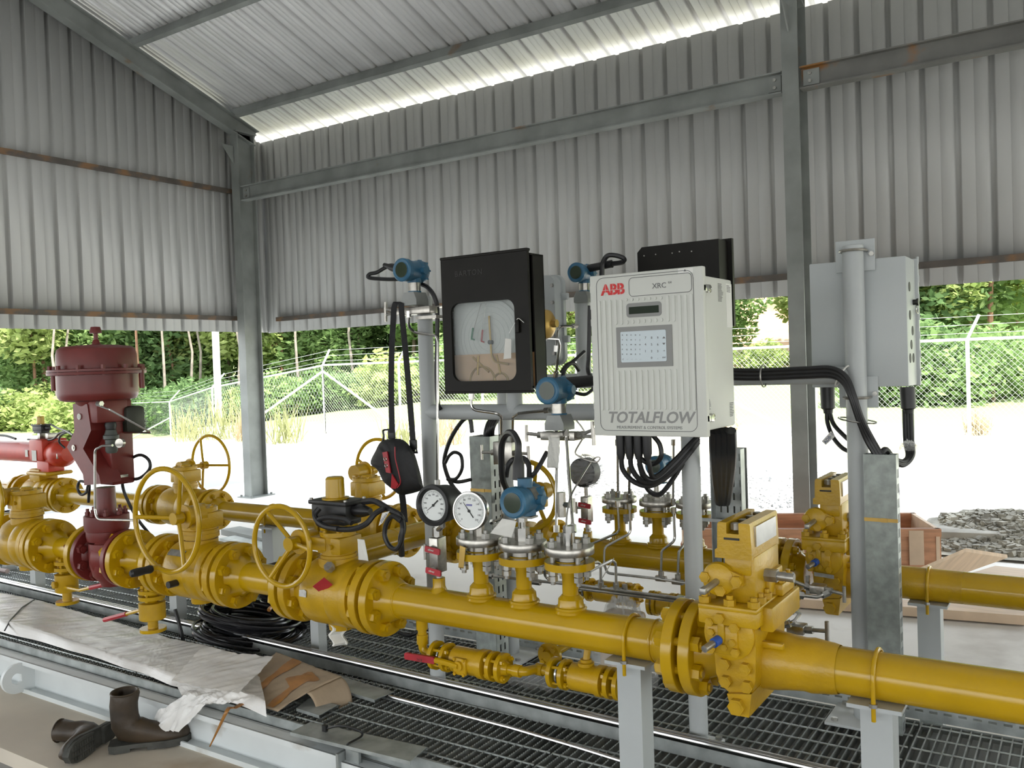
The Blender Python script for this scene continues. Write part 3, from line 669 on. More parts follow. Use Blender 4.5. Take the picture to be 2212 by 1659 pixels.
# ================================================================== orifice fittings
def orifice(X, D, Z, k, label, pr, Xr):
    """dual-chamber orifice fitting; k = size factor, built round the pipe axis (x), front face towards -Y"""
    t = thing('orifice_fitting', label, 'orifice fitting', (X, D, Z))
    zm = lambda z: .04+(z+.062)*1.03 if z < -.062 else (.04+(z+.062)*.665 if z < .132 else (.169+(z-.132)*.725 if z < .292 else .285+(z-.292)*.78))
    S = lambda *a: (a[0]*k*.86, a[1]*k, zm(a[2])*k) if len(a) == 3 else (a[0]*k*.86, zm(a[1])*k)
    def bx(mb, x0, x1, y0, y1, z0, z1, bev=.006): mb.span(S(x0, y0, z0), S(x1, y1, z1), bev*k)
    # lower body: front outline extruded from front to back
    b = MB(); pol = [(-.062, .06), (-.062, -.06), (-.058, -.118), (-.045, -.145), (-.02, -.16), (-.012, -.185), (.0, -.205), (.045, -.205), (.05, -.16), (.062, -.12), (.066, -.04), (.066, .06)]
    b.prism([S(*p) for p in pol], (0, -.125*k, 0), (1, 0, 0), (0, 0, 1), -.25*k)
    b.prism([S(*p) for p in [(-.02, -.16), (-.012, -.185), (.0, -.21), (.045, -.21), (.055, -.15)]], (0, -.14*k, 0), (1, 0, 0), (0, 0, 1), -.28*k)
    body = part('body', b, YC, t)
    b = MB(); b.lathe((-.017*k, 0, 0), (1, 0, 0), [(0, 0), (0, .080*k), (.08*k, .079*k), (.125*k, .072*k), (.165*k, pr*1.16), (.185*k, pr*1.20), (.215*k, pr*1.13), (.235*k, pr*1.10), (.25*k, pr*1.04), (Xr, pr), (Xr, 0)], 40); part('outlet_hub', b, YC, t)
    b = MB(); bx(b, .05, .13, -.075, -.060, -.045, -.020, .004); part('rib', b, YC, t)
    # upper plate (closing bar seat)
    b = MB(); bx(b, -.100, .082, -.150, .150, .055, .118, .006); bx(b, -.100, .082, -.150, .150, .112, .132, .004); b.span(S(.07, -.10, .03), S(.11, .15, .125), .005*k); pl = part('top_plate', b, YC, t)
    for xx, ys in ((-.085, (-.13, -.08, -.03, .03, .1)), (.066, (-.13, -.08, -.03, .03, .1)), (-.005, (-.135,))):
        for yy in ys: hexbolt(pl, S(xx, yy, .132), (0, 0, 1), .016*k, YC, h=.016*k, stud=.010*k)
    # upper chamber
    b = MB(); bx(b, -.025, .062, -.105, .105, .13, .30, .008); bx(b, -.032, .055, -.11, .11, .23, .30, .01); ch = part('upper_chamber', b, YC, t)
    b = MB(); bx(b, .055, .075, -.02, .10, .14, .22, .006); bx(b, .060, .10, .02, .13, .125, .17, .005); part('equaliser_boss', b, YC, ch)
    for yy in (.045, .08, .115): hexbolt(ch, S(.085, yy, .17), (0, 0, 1), .012*k, YC, h=.012*k, stud=.008*k)
    # clamp head with groove
    b = MB(); pol = [(-.056, .292), (-.056, .318), (-.048, .325), (-.046, .405), (-.042, .412), (-.018, .412), (-.018, .375), (.020, .375), (.020, .412), (.052, .412), (.055, .405), (.058, .325), (.058, .292)]
    b.prism([S(*p) for p in pol], (0, -.115*k, 0), (1, 0, 0), (0, 0, 1), -.23*k); hd = part('clamp_head', b, YC, t)
    b = MB(); b.span(S(-.026, -.117, .355), S(.022, -.113, .362)); part('slot', b, M['ink'], hd)
    for yy in (-.09, -.03, .03, .09): hexbolt(hd, S(.001, yy, .385), (0, 0, 1), .013*k, M['nickel'], h=.016*k)
    b = MB(); b.span(S(.054, -.085, .330), S(.062, .085, .398)); npl = part('nameplate', b, M['stainless'], hd)
    # front gland of the upper shaft: lozenge with three screws
    c = S(-.045, -.112, .215); b = MB(); b.lathe(c, (0, -1, 0), [(0, 0), (0, .045*k), (.012*k, .042*k), (.02*k, .026*k), (.02*k, 0)], 28)
    b.prism([S(-.095, .235), S(-.085, .215), S(-.04, .165), S(.03, .20), S(.03, .235), S(-.03, .262)], (0, -.105*k, 0), (1, 0, 0), (0, 0, 1), .018*k); gl = part('shaft_gland', b, YC, t)
    for p in ((-.083, .222), (.015, .217), (-.035, .178)): hexbolt(gl, S(p[0], -.123, p[1]), (0, -1, 0), .015*k, YC)
    b = MB(); b.cyl(S(-.045, -.12, .212), S(-.055, -.20, .198), .009*k, 12); b.box(S(-.055, -.198, .199), (.016*k, .03*k, .016*k), bev=.002); part('upper_shaft', b, M['nickel'], t, label='bare steel square-ended shaft')
    # lower gear cover: disc, arm, bolts, shaft with blue cap
    c = S(-.012, -.123, .015); b = MB(); b.lathe(c, (0, -1, 0), [(0, 0), (0, .066*k), (.010*k, .066*k), (.012*k, .062*k), (.014*k, .052*k), (.014*k, 0)], 36); bx(b, -.078, .02, -.144, -.12, -.062, .055, .008)
    gc = part('gear_cover', b, YC, t); b = MB(); bx(b, -.042, -.018, -.15, -.13, -.015, .092, .006); part('arm', b, YC, gc)
    for p, r in (((-.065, .062), .012), ((-.030, .085), .014), ((.012, .052), .014), ((-.062, .022), .010), ((-.063, -.040), .014), ((.004, -.008), .010), ((.013, -.044), .012), ((-.022, -.03), .009)):
        hexbolt(gc, S(p[0], -.150 if p[0] < -.02 and p[1] > .07 else -.143, p[1]), (0, -1, 0), r*k, YC)
    b = MB(); b.cyl(S(-.035, -.14, .0), S(-.055, -.21, -.016), .009*k, 12); sh = part('lower_shaft', b, M['nickel'], t, label='bare steel shaft end')
    b = MB(); b.cyl(S(-.037, -.15, -.002), S(-.043, -.172, -.007), .0125*k, 14); part('cap', b, M['bluecap'], sh, label='blue cap')
    for p in ((-.028, -.088), (.036, -.092), (-.026, -.132), (.040, -.136)): hexbolt(body, S(p[0], -.1255, p[1]), (0, -1, 0), .016*k, YC, h=.016*k)
    hexbolt(body, S(.012, -.14, -.185), (0, -1, 0), .022*k, YC)
    # bare fitting on the right side
    b = MB(); b.cyl(S(.06, -.02, .215), S(.10, -.02, .215), .018*k, 6); b.cyl(S(.095, -.02, .215), S(.15, -.02, .213), .012*k, 12); part('bleed_valve', b, M['nickel'], t, label='bare steel bleed fitting')
    return t
XO = aY(1588, 1400, DA).x+.042
OF1 = orifice(XO, DA, ZA, 1.0, 'large yellow front orifice fitting with grooved head, right of the front meter tube', RA, XW-XO+.03)
f = flange(OF1, XP1+GAP-XO, 1, FR, RA*1.02, FT, hub=.06)
# ================================================================== RUN B (back line)
DB = 3.42; ZB = H-.245*DB; RB = .0565; FB = .126; PB = .098; TB = .034
def xB(px, py=1200): return aY(px, py, DB).x
XOB = aY(1788, 1232, DB).x+.03
OF2 = orifice(XOB, DB, ZB, 1.0, 'yellow rear orifice fitting, half hidden by the grey pole of the right hand enclosure', RB, .45)
XB1 = xB(1699, 1215)
f = flange(OF2, XB1+GAP-XOB, 1, FB, RB, TB, hub=.04)
t = thing('pipe_spool', 'yellow rear pipe leaving the frame at right above the crate boards', 'pipe', (XOB+.4, DB, ZB)); pipe(t, 0, 2.4, RB)
XB2 = xB(1190, 1185)
cxB = (XB1+XB2)/2
mtB = thing('meter_tube', 'yellow rear meter tube with stainless topped branches, seen past the bundled black cables', 'pipe', (cxB, DB, ZB))
pipe(mtB, XB2+.03-cxB, XB1-.05-cxB, RB); f = flange(mtB, XB1-GAP-cxB, -1, FB, RB, TB, hub=.04); bolts(f, XB1-cxB, 2*TB+2*GAP, PB, 8, .017)
f = flange(mtB, XB2+GAP-cxB, 1, FB, RB, TB, hub=.04); bolts(f, XB2-cxB, 2*TB+2*GAP, PB, 8, .016)
NOZB = []
for px, pyt in ((1338, 1094), (1420, 1101), (1500, 1106)):
    p = aY(px, pyt, DB); NOZB.append((p.x, ZB+nozzle(mtB, p.x-cxB, p.z-ZB, .024, .076, .022, ax=RB)))
# rear valves
v = big_valve(xB(985, 1175)-.02, XB2-GAP, 'yellow rear ball valve half hidden behind the thermometer, its handwheel behind the blue transmitter', .05, .15, 0, .06, .10, rb=.11, D=DB, Z=ZB, R=FB, t=TB, worm=-1, ph=1.2, wr=.011, wpx=(1138, 1070))
XV = xB(795, 1120); XVR = xB(888, 1132)
v = big_valve(XV-.24, XV+.24, 'yellow rear ball valve with round gear operator behind the black limit switch box', .06, .165, 0, .075, .12, rb=.115, D=DB, Z=ZB+.02, R=.125, t=.032, worm=1, ph=.3, wpx=(818, 1013), stem=.02)
s_ = spool(XV+.24+.012, xB(985, 1175)-.02-.012, 'short yellow rear spool behind the hanging bag', D=DB, Z=ZB, R=FB, r=RB, t=TB, pcd=PB, bd=.016, hub=.035)
XC = aY(405, 1095, DB).x
v2 = big_valve(XC-.28, XC+.26, 'yellow rear ball valve far left of the bag, its handwheel standing against the bright ground', .10, .188, 0, .075, .12, rb=.118, D=DB, Z=ZB+.02, R=.125, t=.032, worm=1, ph=PI, wpx=(455, 1003), stem=.02)
spool(XC+.26+.012, XV-.24-.012, 'long yellow rear pipe spool passing behind the two front handwheels', D=DB, Z=ZB+.02, R=.12, r=.056, t=.03, pcd=.095, bd=.017, hub=.05)
XE = aY(140, 1105, DB).x
spool(XE+.012, XC-.28-.012, 'yellow rear pipe spool passing behind the maroon control valve', D=DB, Z=ZB+.02, R=.125, r=.056, t=.032, pcd=.098, bd=.018, hub=.05)
AV = ball_valve((XE-.26, DB, ZB+.02), .50, .125, .115, .032, 'yellow rear ball valve under the bright red cylinder at left edge')
za_ = aY(60, 976, DB).z-(ZB+.02); b = MB(); b.box((0, 0, .14), (.14, .14, .09), bev=.01); b.span((-.06, -.10, .17), (.22, .10, za_-.155), bev=.02); part('mounting_bracket', b, YC, AV)
t = thing('pipe_spool', 'yellow rear pipe at the far left edge of the picture', 'pipe', (XE-.54, DB, ZB+.02)); pipe(t, -1.5, -.02, .056); flange(t, -.004, -1, .125, .056, .032)
# red pneumatic actuator
c = V((XE-.17, DB, aY(60, 976, DB).z)); RD = M['red']
act = thing('pneumatic_actuator', 'bright red cylindrical actuator at the left edge, below a small yellow beacon', 'actuator', c)
b = MB(); b.lathe((-1.0, 0, 0), (1, 0, 0), [(0, 0), (0, .075), (.98, .075), (.98, 0)], 36); part('cylinder', b, RD, act)
b = MB(); b.lathe((.02, 0, 0), (1, 0, 0), [(0, 0), (0, .082), (.10, .088), (.11, .095), (.17, .095), (.19, .09), (.235, .055), (.24, .02), (.24, 0)], 36); part('end_cap', b, RD, act)
b = MB(); b.span((-.10, -.095, -.05), (.08, .095, .105), bev=.015); b.span((-.07, -.06, -.16), (.09, .06, -.05), bev=.01); part('centre_block', b, RD, act)
tagplate(act, (-.02, -.098, -.01), (1, 0, 0), (0, 0, 1), .06, .075, M['paper'], label='grey data plate'); tagplate(act, (-.16, -.078, .0), (1, 0, 0), (0, 0, 1), .035, .05, M['paper'], name='sticker')
b = MB(); b.box((.22, -.06, -.01), (.03, .03, .04), bev=.004); part('port_fitting', b, M['stainb'], act)
zt = .105
for sx in (-.06, .05):
    b = MB(); b.box((sx, 0, zt+.02), (.035, .08, .04), bev=.002); part('bracket_leg', b, M['stainb'], act)
# ------------------------------------------------------------------ limit switch boxes
def limit_switch(loc, k, label, cap):
    t = thing('limit_switch_box', label, 'switch box', loc)
    b = MB(); b.box((0, 0, .045*k), (.175*k, .10*k, .055*k), bev=.008*k); b.box((0, 0, .078*k), (.19*k, .115*k, .016*k), bev=.005*k); b.box((0, 0, .012*k), (.15*k, .09*k, .03*k), bev=.008*k); part('housing', b, M['black'], t)
    b = MB(); b.lathe((-.01*k, 0, .085*k), (0, 0, 1), [(0, 0), (0, .05*k), (.006, .05*k), (.008, .036*k), (.075*k, .034*k), (.082*k, .028*k), (.084*k, 0)], 28); part('beacon', b, YEL, t, label='yellow position indicator dome')
    for sx in (-1, 1):
        for sy in (-1, 1): hexbolt(t, (sx*.085*k, sy*.048*k, .086*k), (0, 0, 1), .007*k, M['nickel'])
    b = MB(); b.lathe((.085*k, 0, .05*k), (1, 0, 0), [(0, 0), (0, .022*k), (.03*k, .024*k), (.05*k, .020*k), (.075*k, .012*k), (.075*k, 0)], 16); part('cable_gland', b, M['rubber'], t)
    return t
c = aY(729, 1128, DA); LS1 = limit_switch((c.x+.005, DA, c.z), 1.0, 'black limit switch box with yellow dome on the valve beside the red tag', 0)
g = thing('switch_bracket', 'yellow bracket legs between the black switch box and the gear operator', 'bracket', (c.x+.005, DA, c.z))
zt1 = c.z-(ZA+.122*.98+.105)
for sx in (-.045, .05):
    b = MB(); b.span((sx-.012, -.035, -zt1), (sx+.012, .035, 0)); part('leg', b, YEL, g)
c = V((XE-.26, DB, act.location.z+.145)); LS2 = limit_switch((c.x, DB, c.z), .72, 'small black limit switch box with yellow dome on top of the red actuator at left', 0)
# ------------------------------------------------------------------ crossover line (runs away from the viewer)
zc_ = ZA+.02; pa, pb = aZ(800, 1187, zc_), aZ(925, 1146, zc_)
xcr = (pa.x+pb.x)/2
t = thing('crossover_pipe', 'yellow pipe slanting away between the front valve and the bag strap', 'pipe', (xcr, (pa.y+pb.y)/2, zc_))
b = MB(); hl = abs(pb.y-pa.y)/2+.15; b.cyl((0, -hl, 0), (0, hl, 0), .0565, 36); part('pipe', b, YEL, t)
for yy in (-.05, .26):
    b = MB(); b.ring((0, yy, 0), (0, 1, 0), .0565, .005, 36, 8); part('weld_bead', b, YEL, t)
b = MB(); b.lathe((0, hl, 0), (0, -1, 0), [(0, 0), (0, .11), (.03, .11), (.03, .08), (.08, .06), (.08, 0)], 36); part('flange', b, YEL, t)
# ------------------------------------------------------------------ pipe supports
def post(px, py_top, D, Zp, r, s, label, z0=.18, X=None, shaft=True, gal=M['polegrey'], ub=True):
    X = aY(px, py_top, D).x if X is None else X
    t = thing('pipe_support', label, 'support post', (X, D, z0)); top = Zp-r-z0
    b = MB(); b.span((-s/2, -s/2, .008), (s/2, s/2, top-.010)); part('post', b, gal, t)
    b = MB(); b.span((-s*.85, -s*.85, top-.010), (s*.85, s*.85, top)); part('top_plate', b, gal, t)
    b = MB(); b.span((-s, -s, 0), (s, s, .010)); part('foot_plate', b, gal, t)
    if ub:
        pts = [V((0, -r-.006, top-.035)), V((0, -r-.006, top+r))]+[V((0, -(r+.006)*math.cos(a), top+r+(r+.006)*math.sin(a))) for a in [PI*i/16 for i in range(1, 16)]]+[V((0, r+.006, top+r)), V((0, r+.006, top-.035))]
        b = MB(); b.tube(pts, .0055, 10); b2 = part('u_bolt', b, YEL, t)
        for s_ in (-1, 1): q = MB(); q.hexa((0, s_*(r+.006), top), (0, 0, 1), .011, .009); part('nut', q, M['nickel'], b2)
    return t
post(1368, 1375, DA, ZA, RA, .075, 'pale grey square foreground post strapping the front meter tube')
post(1897, 1455, DA, ZA, RA, .075, 'pale grey square post in the foreground under the right hand pipe')
post(2008, 1262, DB, ZB, RB, .075, 'grey square post under the rear pipe at right, standing on the concrete', z0=0)
def leftpost(px, pyb, lab, ztop, s=.06):
    p = aZ(px, pyb, .18); t = thing('pipe_support', lab, 'support post', (p.x, p.y, .18))
    b = MB(); b.span((-s/2, -s/2, 0), (s/2, s/2, ztop-.18)); part('post', b, M['polegrey'], t)
    b = MB(); b.span((-s*.9, -s*.9, ztop-.188), (s*.9, s*.9, ztop-.18)); part('top_plate', b, M['polegrey'], t); return t
leftpost(386, 1336, 'pale grey square post under the crank handwheel valve', .50)
leftpost(690, 1412, 'pale grey square post under the valve beside the red tag', .48, .05)
leftpost(83, 1279, 'pale grey square post at the left edge beside the hanging drain valve', .58)
leftpost(20, 1230, 'pale grey square post farthest left under the rear line', .58)
p = aY(590, 1150, DB); post(590, 1150, DB, ZB+.02, .056, .09, 'grey square post behind the red-tagged valve, strapping the rear pipe', z0=0)
# ================================================================== SKID, GRATING AND WHAT LIES ON IT
ZG = .18; YF = 2.17; YK = 3.27; XS0, XS1 = -8.05, 1.2
SKM = M['skid']
sk = thing('skid_beam', 'long white-grey steel channel edging the skid along the front, with a lifting lug', 'beam', (-3.4, YF, 0))
XJ = aZ(722, 1640, .15).x
b = MB(); cbeam(b, (XS0+3.4, 0, .075), (XJ+3.4, 0, .075), .055, .15, (0, 0, 1), 1, .008); part('channel', b, SKM, sk)
b = MB(); cbeam(b, (XJ+3.403, .004, .066), (XS1+3.4, .004, .066), .055, .13, (0, 0, 1), 1, .008); part('channel', b, SKM, sk)
b = MB(); b.box((XJ+3.4, -.03, .08), (.012, .075, .165)); b.box((XJ+3.44, -.03, .085), (.06, .012, .17)); part('joint_plate', b, M['galv'], sk)
b = MB(); b.span((XS0+3.4, .015, .138), (XJ+3.4, .02, .182)); b.span((XJ+3.4, .015, .128), (XS1+3.4, .02, .182)); part('edge_strip', b, M['galv'], sk)
# lifting lug: plate with an eye, square to the beam
xl = aY(44, 1447, YF-.06).x; b = MB(); n = 20; R1, R0 = .068, .026; cz, cy = .075, -.085
out = [V((xl+3.4, .0, cz+R1)), ]+[V((xl+3.4, cy+R1*math.cos(a), cz+R1*math.sin(a))) for a in [PI/2+PI*i/n for i in range(n+1)]]+[V((xl+3.4, .0, cz-R1))]
m_ = len(out); inn = [V((xl+3.4, cy+R0*math.cos(a), cz+R0*math.sin(a))) for a in [-PI*.0+2*PI*i/(m_) for i in range(m_)]]
# order the eye to follow the outline
import bisect
inn = []
for p in out:
    d = V((0, p.y-cy, p.z-cz)).normalized(); inn.append(V((xl+3.4, cy+R0*d.y, cz+R0*d.z)))
th = V((.018, 0, 0)); vs = out+inn+[p+th for p in out]+[p+th for p in inn]; fs = []
for i in range(m_):
    j = (i+1) % m_; fs += [(i, j, m_+j, m_+i), (2*m_+i, 3*m_+i, 3*m_+j, 2*m_+j), (i, 2*m_+i, 2*m_+j, j), (m_+i, m_+j, 3*m_+j, 3*m_+i)]
b.add(vs, fs); part('lifting_lug', b, SKM, sk)
# grating panel: serrated bearing bars along Y, twisted cross rods along X
def grating_bars(w, d, pitch=.0303):
    b = MB(); t = .0022; n = int(d/.0125)
    for k in range(int(w/pitch)+1):
        x = min(w-.004, k*pitch+.002); vs = []; fs = []
        for i in range(2*n+1):
            y = d*i/(2*n); zt = 0 if i % 2 else -.0035
            for s in (-t, t): vs += [(x+s, y, -.03), (x+s, y, zt)]
        for i in range(2*n):
            o = 4*i; p = 4*(i+1); fs += [(o, o+1, p+1, p), (o+2, p+2, p+3, o+3), (o+1, o+3, p+3, p+1)]
        b.add(vs, fs)
    return b
def cross_rods(w, d):
    b = MB(); y = .04
    while y < d-.01: b.tube([(0, y, -.004), (w, y, -.004)], .0038, 6); y += .1
    return b
PW = .985
gb_ = grating_bars(PW, YK-YF-.03).mesh('bearing_bars', M['galvd'], recalc=False, smooth=0)
gr_ = cross_rods(PW, YK-YF-.03).mesh('cross_rods', M['galvd'])
e = MB(); e.box((PW/2, 0, -.015), (PW, .004, .03)); ge_ = e.mesh('end_band', M['galvd'])
xg = -.52
labs = ['farthest right, beyond the post under the right hand pipe', 'in the foreground between the two square front posts', 'under the two yellow drain valves', 'below the tape-patched cardboard and the red tag', 'carrying the black cable coil', 'under the bright red lever', 'beneath the maroon control valve', 'at the left edge under the wrapped bundle', 'farthest left beyond the wrapped bundle']
for i in range(9):
    x = xg-i*(PW+.008)
    if i == 0: x = xg
    t = thing('grating_panel', 'galvanised serrated steel grating panel '+labs[i], 'grating', (x, YF+.025, ZG), group='skid grating panels')
    if i == 0: t.location.x = xg+.008; 
    else: t.location.x = xg-i*PW-(i-1)*.008-.0
    part('bearing_bars', gb_, None, t); part('cross_rods', gr_, None, t); part('end_band', ge_, None, t); part('end_band', ge_, None, t, loc=(0, YK-YF-.03, 0))
for y, lab in ((YF+.09, 'near'), (2.75, 'middle'), (YK-.03, 'far')):
    pass
b = MB()
for k in range(10):
    x = xg-k*(PW+.0)+.0
    cbeam(b, (x, YF+.02, .075), (x, YK, .075), .05, .14, (0, 0, 1), 1, .008)
b2 = MB(); 
t = thing('skid_frame', 'dark steel cross members seen through the grating', 'frame', (-3.4, 2.7, 0))
for k in range(9):
    x = xg-k*PW+3.4; q = MB(); q.span((x-.03, YF-2.7+.03, 0.0), (x+.03, YK-2.7, .145)); part('cross_member', q, M['steelgrey'], t)
q = MB(); q.span((XS0+3.4, YK-2.7, 0), (XS1+3.4, YK-2.7+.06, .15)); part('rear_channel', q, SKM, t)
# perforated cable tray along the back of the grating
def slotted(mb, o, u, w, L, hgt, pitch, sl, sh, rows, nrm_t=.0015):
    """sheet with rows of rectangular slots: u along length L, w across hgt"""
    o, u, w = V(o), V(u), V(w); n = u.cross(w).normalized()
    ws = [0]
    for r in rows: ws += [r-sh/2, r+sh/2]
    ws.append(hgt); us = [0]; k = 0
    x = pitch*.5
    while x+sl/2 < L: us += [x-sl/2, x+sl/2]; x += pitch
    us.append(L)
    for i in range(len(us)-1):
        for j in range(len(ws)-1):
            if i % 2 == 1 and j % 2 == 1: continue
            a = [o+u*us[i]+w*ws[j], o+u*us[i+1]+w*ws[j], o+u*us[i+1]+w*ws[j+1], o+u*us[i]+w*ws[j+1]]
            mb.add(a+[q+n*nrm_t for q in a], [(0, 1, 2, 3), (7, 6, 5, 4), (0, 4, 5, 1), (1, 5, 6, 2), (2, 6, 7, 3), (3, 7, 4, 0)])
ct = thing('cable_tray', 'long galvanised cable tray with slotted side lying along the far edge of the grating', 'cable tray', (-1.0, 3.34, .18))
b = MB(); slotted(b, (-2.2, -.06, 0), (1, 0, 0), (0, 0, 1), 4.2, .055, .045, .026, .009, [.032]); part('side_rail', b, M['galv'], ct)
b = MB(); b.box((-.1, 0, .002), (4.2, .12, .003)); b.box((-.1, .06, .025), (4.2, .002, .05)); part('bottom_sheet', b, M['galv'], ct)
# ------------------------------------------------------------------ bars lying on the grating
def lying(name, pts, r, m, label, cat, n=10, h=None):
    P = [aZ(px, py, ZG+(h or r)) for px, py in pts]
    b = MB(); b.tube(P, r, n); return solo(name, b, m, label, cat)
RODM = mat('bright_conduit', (.62, .61, .60), .22, 1., var=.06, scale=20)
y0 = 2.62
pA, pB = aZ(-160, 1232, ZG), aZ(1415, 1612, ZG)
d = (pB-pA).normalized(); pC = pA+d*7.0
sd_ = V((-d.y, d.x, 0))
b = MB(); R_ = MX((d, sd_, V((0, 0, 1)))).transposed(); L_ = (pC-pA).length; c = (pA+pC)/2
b.box(c+V((0, 0, .002)), (L_, .042, .003), R_); 
for s in (-1, 1): b.box(c+sd_*(s*.0205)+V((0, 0, .0215)), (L_, .002, .042), R_)
solo('strut_channel', b, M['galv'], 'long galvanised channel lying on the grating under the bright conduit tubes', 'channel')
for k, (o, z, lab) in enumerate(((-.010, .052, 'front'), (.012, .052, 'rear'))):
    b = MB(); b.tube([pA+sd_*o+V((0, 0, z)), pA+d*3.4+sd_*(o+.004)+V((0, 0, z)), pC+sd_*o+V((0, 0, z))], .0085, 10)
    solo('conduit_tube', b, RODM, 'bright steel conduit tube lying on top of the long channel, %s one of the pair' % lab, 'tube', group='bright conduit tubes')
lying('conduit_tube', [(835, 1503), (1100, 1571), (1250, 1615), (1420, 1668), (1600, 1725)], .007, RODM, 'bright thin steel tube splaying away towards the viewer from the channel', 'tube')
lying('conduit_tube', [(-20, 1215), (160, 1228), (300, 1259), (420, 1285)], .011, M['galv'], 'dull galvanised tube lying on the grating behind the left drain valve', 'tube')
# pale wrapped rod end at the left
b = MB(); P = [aZ(-40, 1226, ZG+.02), aZ(16, 1234, ZG+.02)]; b.tube(P, .016, 10); solo('wrapped_rod', b, mat('pink_wrap', (.55, .42, .40), .5), 'pinkish wrapped rod end poking in at the left edge', 'rod')
# ------------------------------------------------------------------ loose galvanised plates
def plate(name, pts, label, lip=.012, m=None, z=ZG+.012):
    P = [aZ(px, py, z) for px, py in pts]; b = MB(); n = len(P)
    vs = P+[p-V((0, 0, .0022)) for p in P]; fs = [tuple(range(n)), tuple(range(2*n-1, n-1, -1))]+[(i, (i+1) % n, n+(i+1) % n, n+i) for i in range(n)]; b.add(vs, fs)
    t = thing(name, label, 'metal plate', sum(P, V())/n-V((0, 0, .012)))
    part('sheet', b, m or M['galv'], t, off=t.location)
    q = MB(); a, c = P[3], P[0]     # folded lips on the two long edges
    for (a, c) in ((P[0], P[3]), (P[1], P[2])):
        vs = [a, c, c-V((0, 0, lip)), a-V((0, 0, lip))]; nn = (c-a).cross(V((0, 0, 1))).normalized()*.0022
        q = MB(); q.add(vs+[v+nn for v in vs], [(0, 1, 2, 3), (7, 6, 5, 4), (0, 4, 5, 1), (1, 5, 6, 2), (2, 6, 7, 3), (3, 7, 4, 0)]); part('folded_edge', q, m or M['galv'], t, off=t.location)
    return t
plate('cover_plate', [(628, 1581), (671, 1559), (923, 1613), (887, 1644)], 'galvanised cover plate on the grating in the foreground with a black strap across it')
plate('cover_plate', [(641, 1529), (668, 1508), (730, 1522), (690, 1545)], 'small galvanised cover plate poking out from under the cardboard')
plate('cover_plate', [(700, 1478), (735, 1460), (852, 1494), (810, 1511)], 'shiny galvanised cover plate leaning beside the long channel', z=ZG+.016)
plate('cover_plate', [(893, 1474), (912, 1463), (946, 1478), (926, 1492)], 'small grey plate scrap beside the foot of the left stand pole')
for i, (a, c) in enumerate((((720, 1437), (826, 1446)), ((728, 1426), (828, 1437)))):
    P0, P1 = aZ(*a, ZG+.012), aZ(*c, ZG+.012); dd = (P1-P0).normalized(); b = MB(); R_ = MX((dd, V((-dd.y, dd.x, 0)), V((0, 0, 1)))).transposed(); cc = (P0+P1)/2
    b.box(cc, ((P1-P0).length, .04, .003), R_)
    for s in (-1, 1): b.box(cc+R_ @ V((0, s*.019, -.005)), ((P1-P0).length, .002, .014), R_)
    solo('strut_offcut', b, M['galv'], ('nearer' if i == 0 else 'farther')+' of two short slotted strut offcuts right of the post beside the red tag', 'channel')
P = [aZ(702, 1575, ZG+.02), aZ(735, 1568, ZG+.045), aZ(775, 1578, ZG+.04), aZ(781, 1590, ZG+.02), aZ(752, 1607, ZG+.016), aZ(752, 1612, ZG-.004)]
b = MB(); b.tube(spline(P, 8), .004, 6); b.box(P[0], (.018, .012, .03)); solo('cable_strap', b, M['black'], 'bent black cable strap lying across the foreground cover plate', 'cable tie')
# ------------------------------------------------------------------ base plates of the stands are with the stands; cable coils
def coil(c, R, n, hgt, thick, seed, r=.009, tilt=(0, 0)):
    rnd = random.Random(seed); b = MB()
    pts = []
    for k in range(n):
        Rk = R*(.60+.42*rnd.random()); ox, oy = rnd.uniform(-.03, .03), rnd.uniform(-.03, .03); z = hgt*(k+.5)/n
        a, bb = rnd.uniform(-.05, .05), rnd.uniform(-.05, .05); e = rnd.uniform(.86, 1.05); rot = rnd.uniform(0, 6)
        L = []
        for i in range(28):
            t = 2*PI*i/28; x, y = Rk*math.cos(t), Rk*e*math.sin(t)
            x, y = x*math.cos(rot)-y*math.sin(rot)+ox, x*math.sin(rot)+y*math.cos(rot)+oy
            L.append(V((c.x+x, c.y+y, max(c.z+r, c.z+z+x*(a+tilt[0])+y*(bb+tilt[1])))))
        b.tube(L, r, 7, closed=True)
    return b
c = aZ(540, 1376, ZG); t = thing('cable_coil', 'big loose coil of shiny black cable lying on the grating below the front valves', 'cable coil', c)
CM = mat('shiny_black_cable', (.012, .012, .014), .22, var=.2)
part('loops', coil(V((0, 0, 0)), .245, 26, .13, 0, 3, .0085, (-.14, -.16)), CM, t)
q = MB(); q.tube(spline([(-.12, -.02, .10), (-.05, -.05, .16), (-.02, 0, .20), (.0, .03, .14)], 6), .008, 7); part('loose_end', q, CM, t)
q = MB(); q.tube(spline([(.06, .08, .128), (.075, .07, .135), (.085, .05, .13)], 4), .010, 7); part('tape_wrap', q, M['tape'], t, label='orange tape on the cable')
c = aZ(598, 1345, ZG); c.y += .12; t = thing('cable_coil', 'dense dark cable coil standing behind the big loose coil, under the red-tagged valve', 'cable coil', c)
part('loops', coil(V((0, 0, 0)), .20, 30, .26, 0, 9, .011), CM, t)
P = [aZ(395, 1382, ZG+.05), aZ(387, 1345, ZG+.14), aZ(377, 1315, ZG+.26)]
b = MB(); q_ = aZ(396, 1384, ZG); b.tube([q_, aY(387, 1347, q_.y), aY(378, 1316, q_.y)], .009, 8); solo('cable_end', b, M['rubber'], 'stiff black cable end sticking up from the grating left of the coil', 'cable')
P = [aZ(px, py, ZG+.01) for px, py in ((862, 1366), (885, 1372), (910, 1360), (935, 1362))]
b = MB(); b.tube(spline(P, 8), .009, 8); solo('cable_end', b, M['rubber'], 'black cable lying on the grating behind the drain elbow', 'cable')
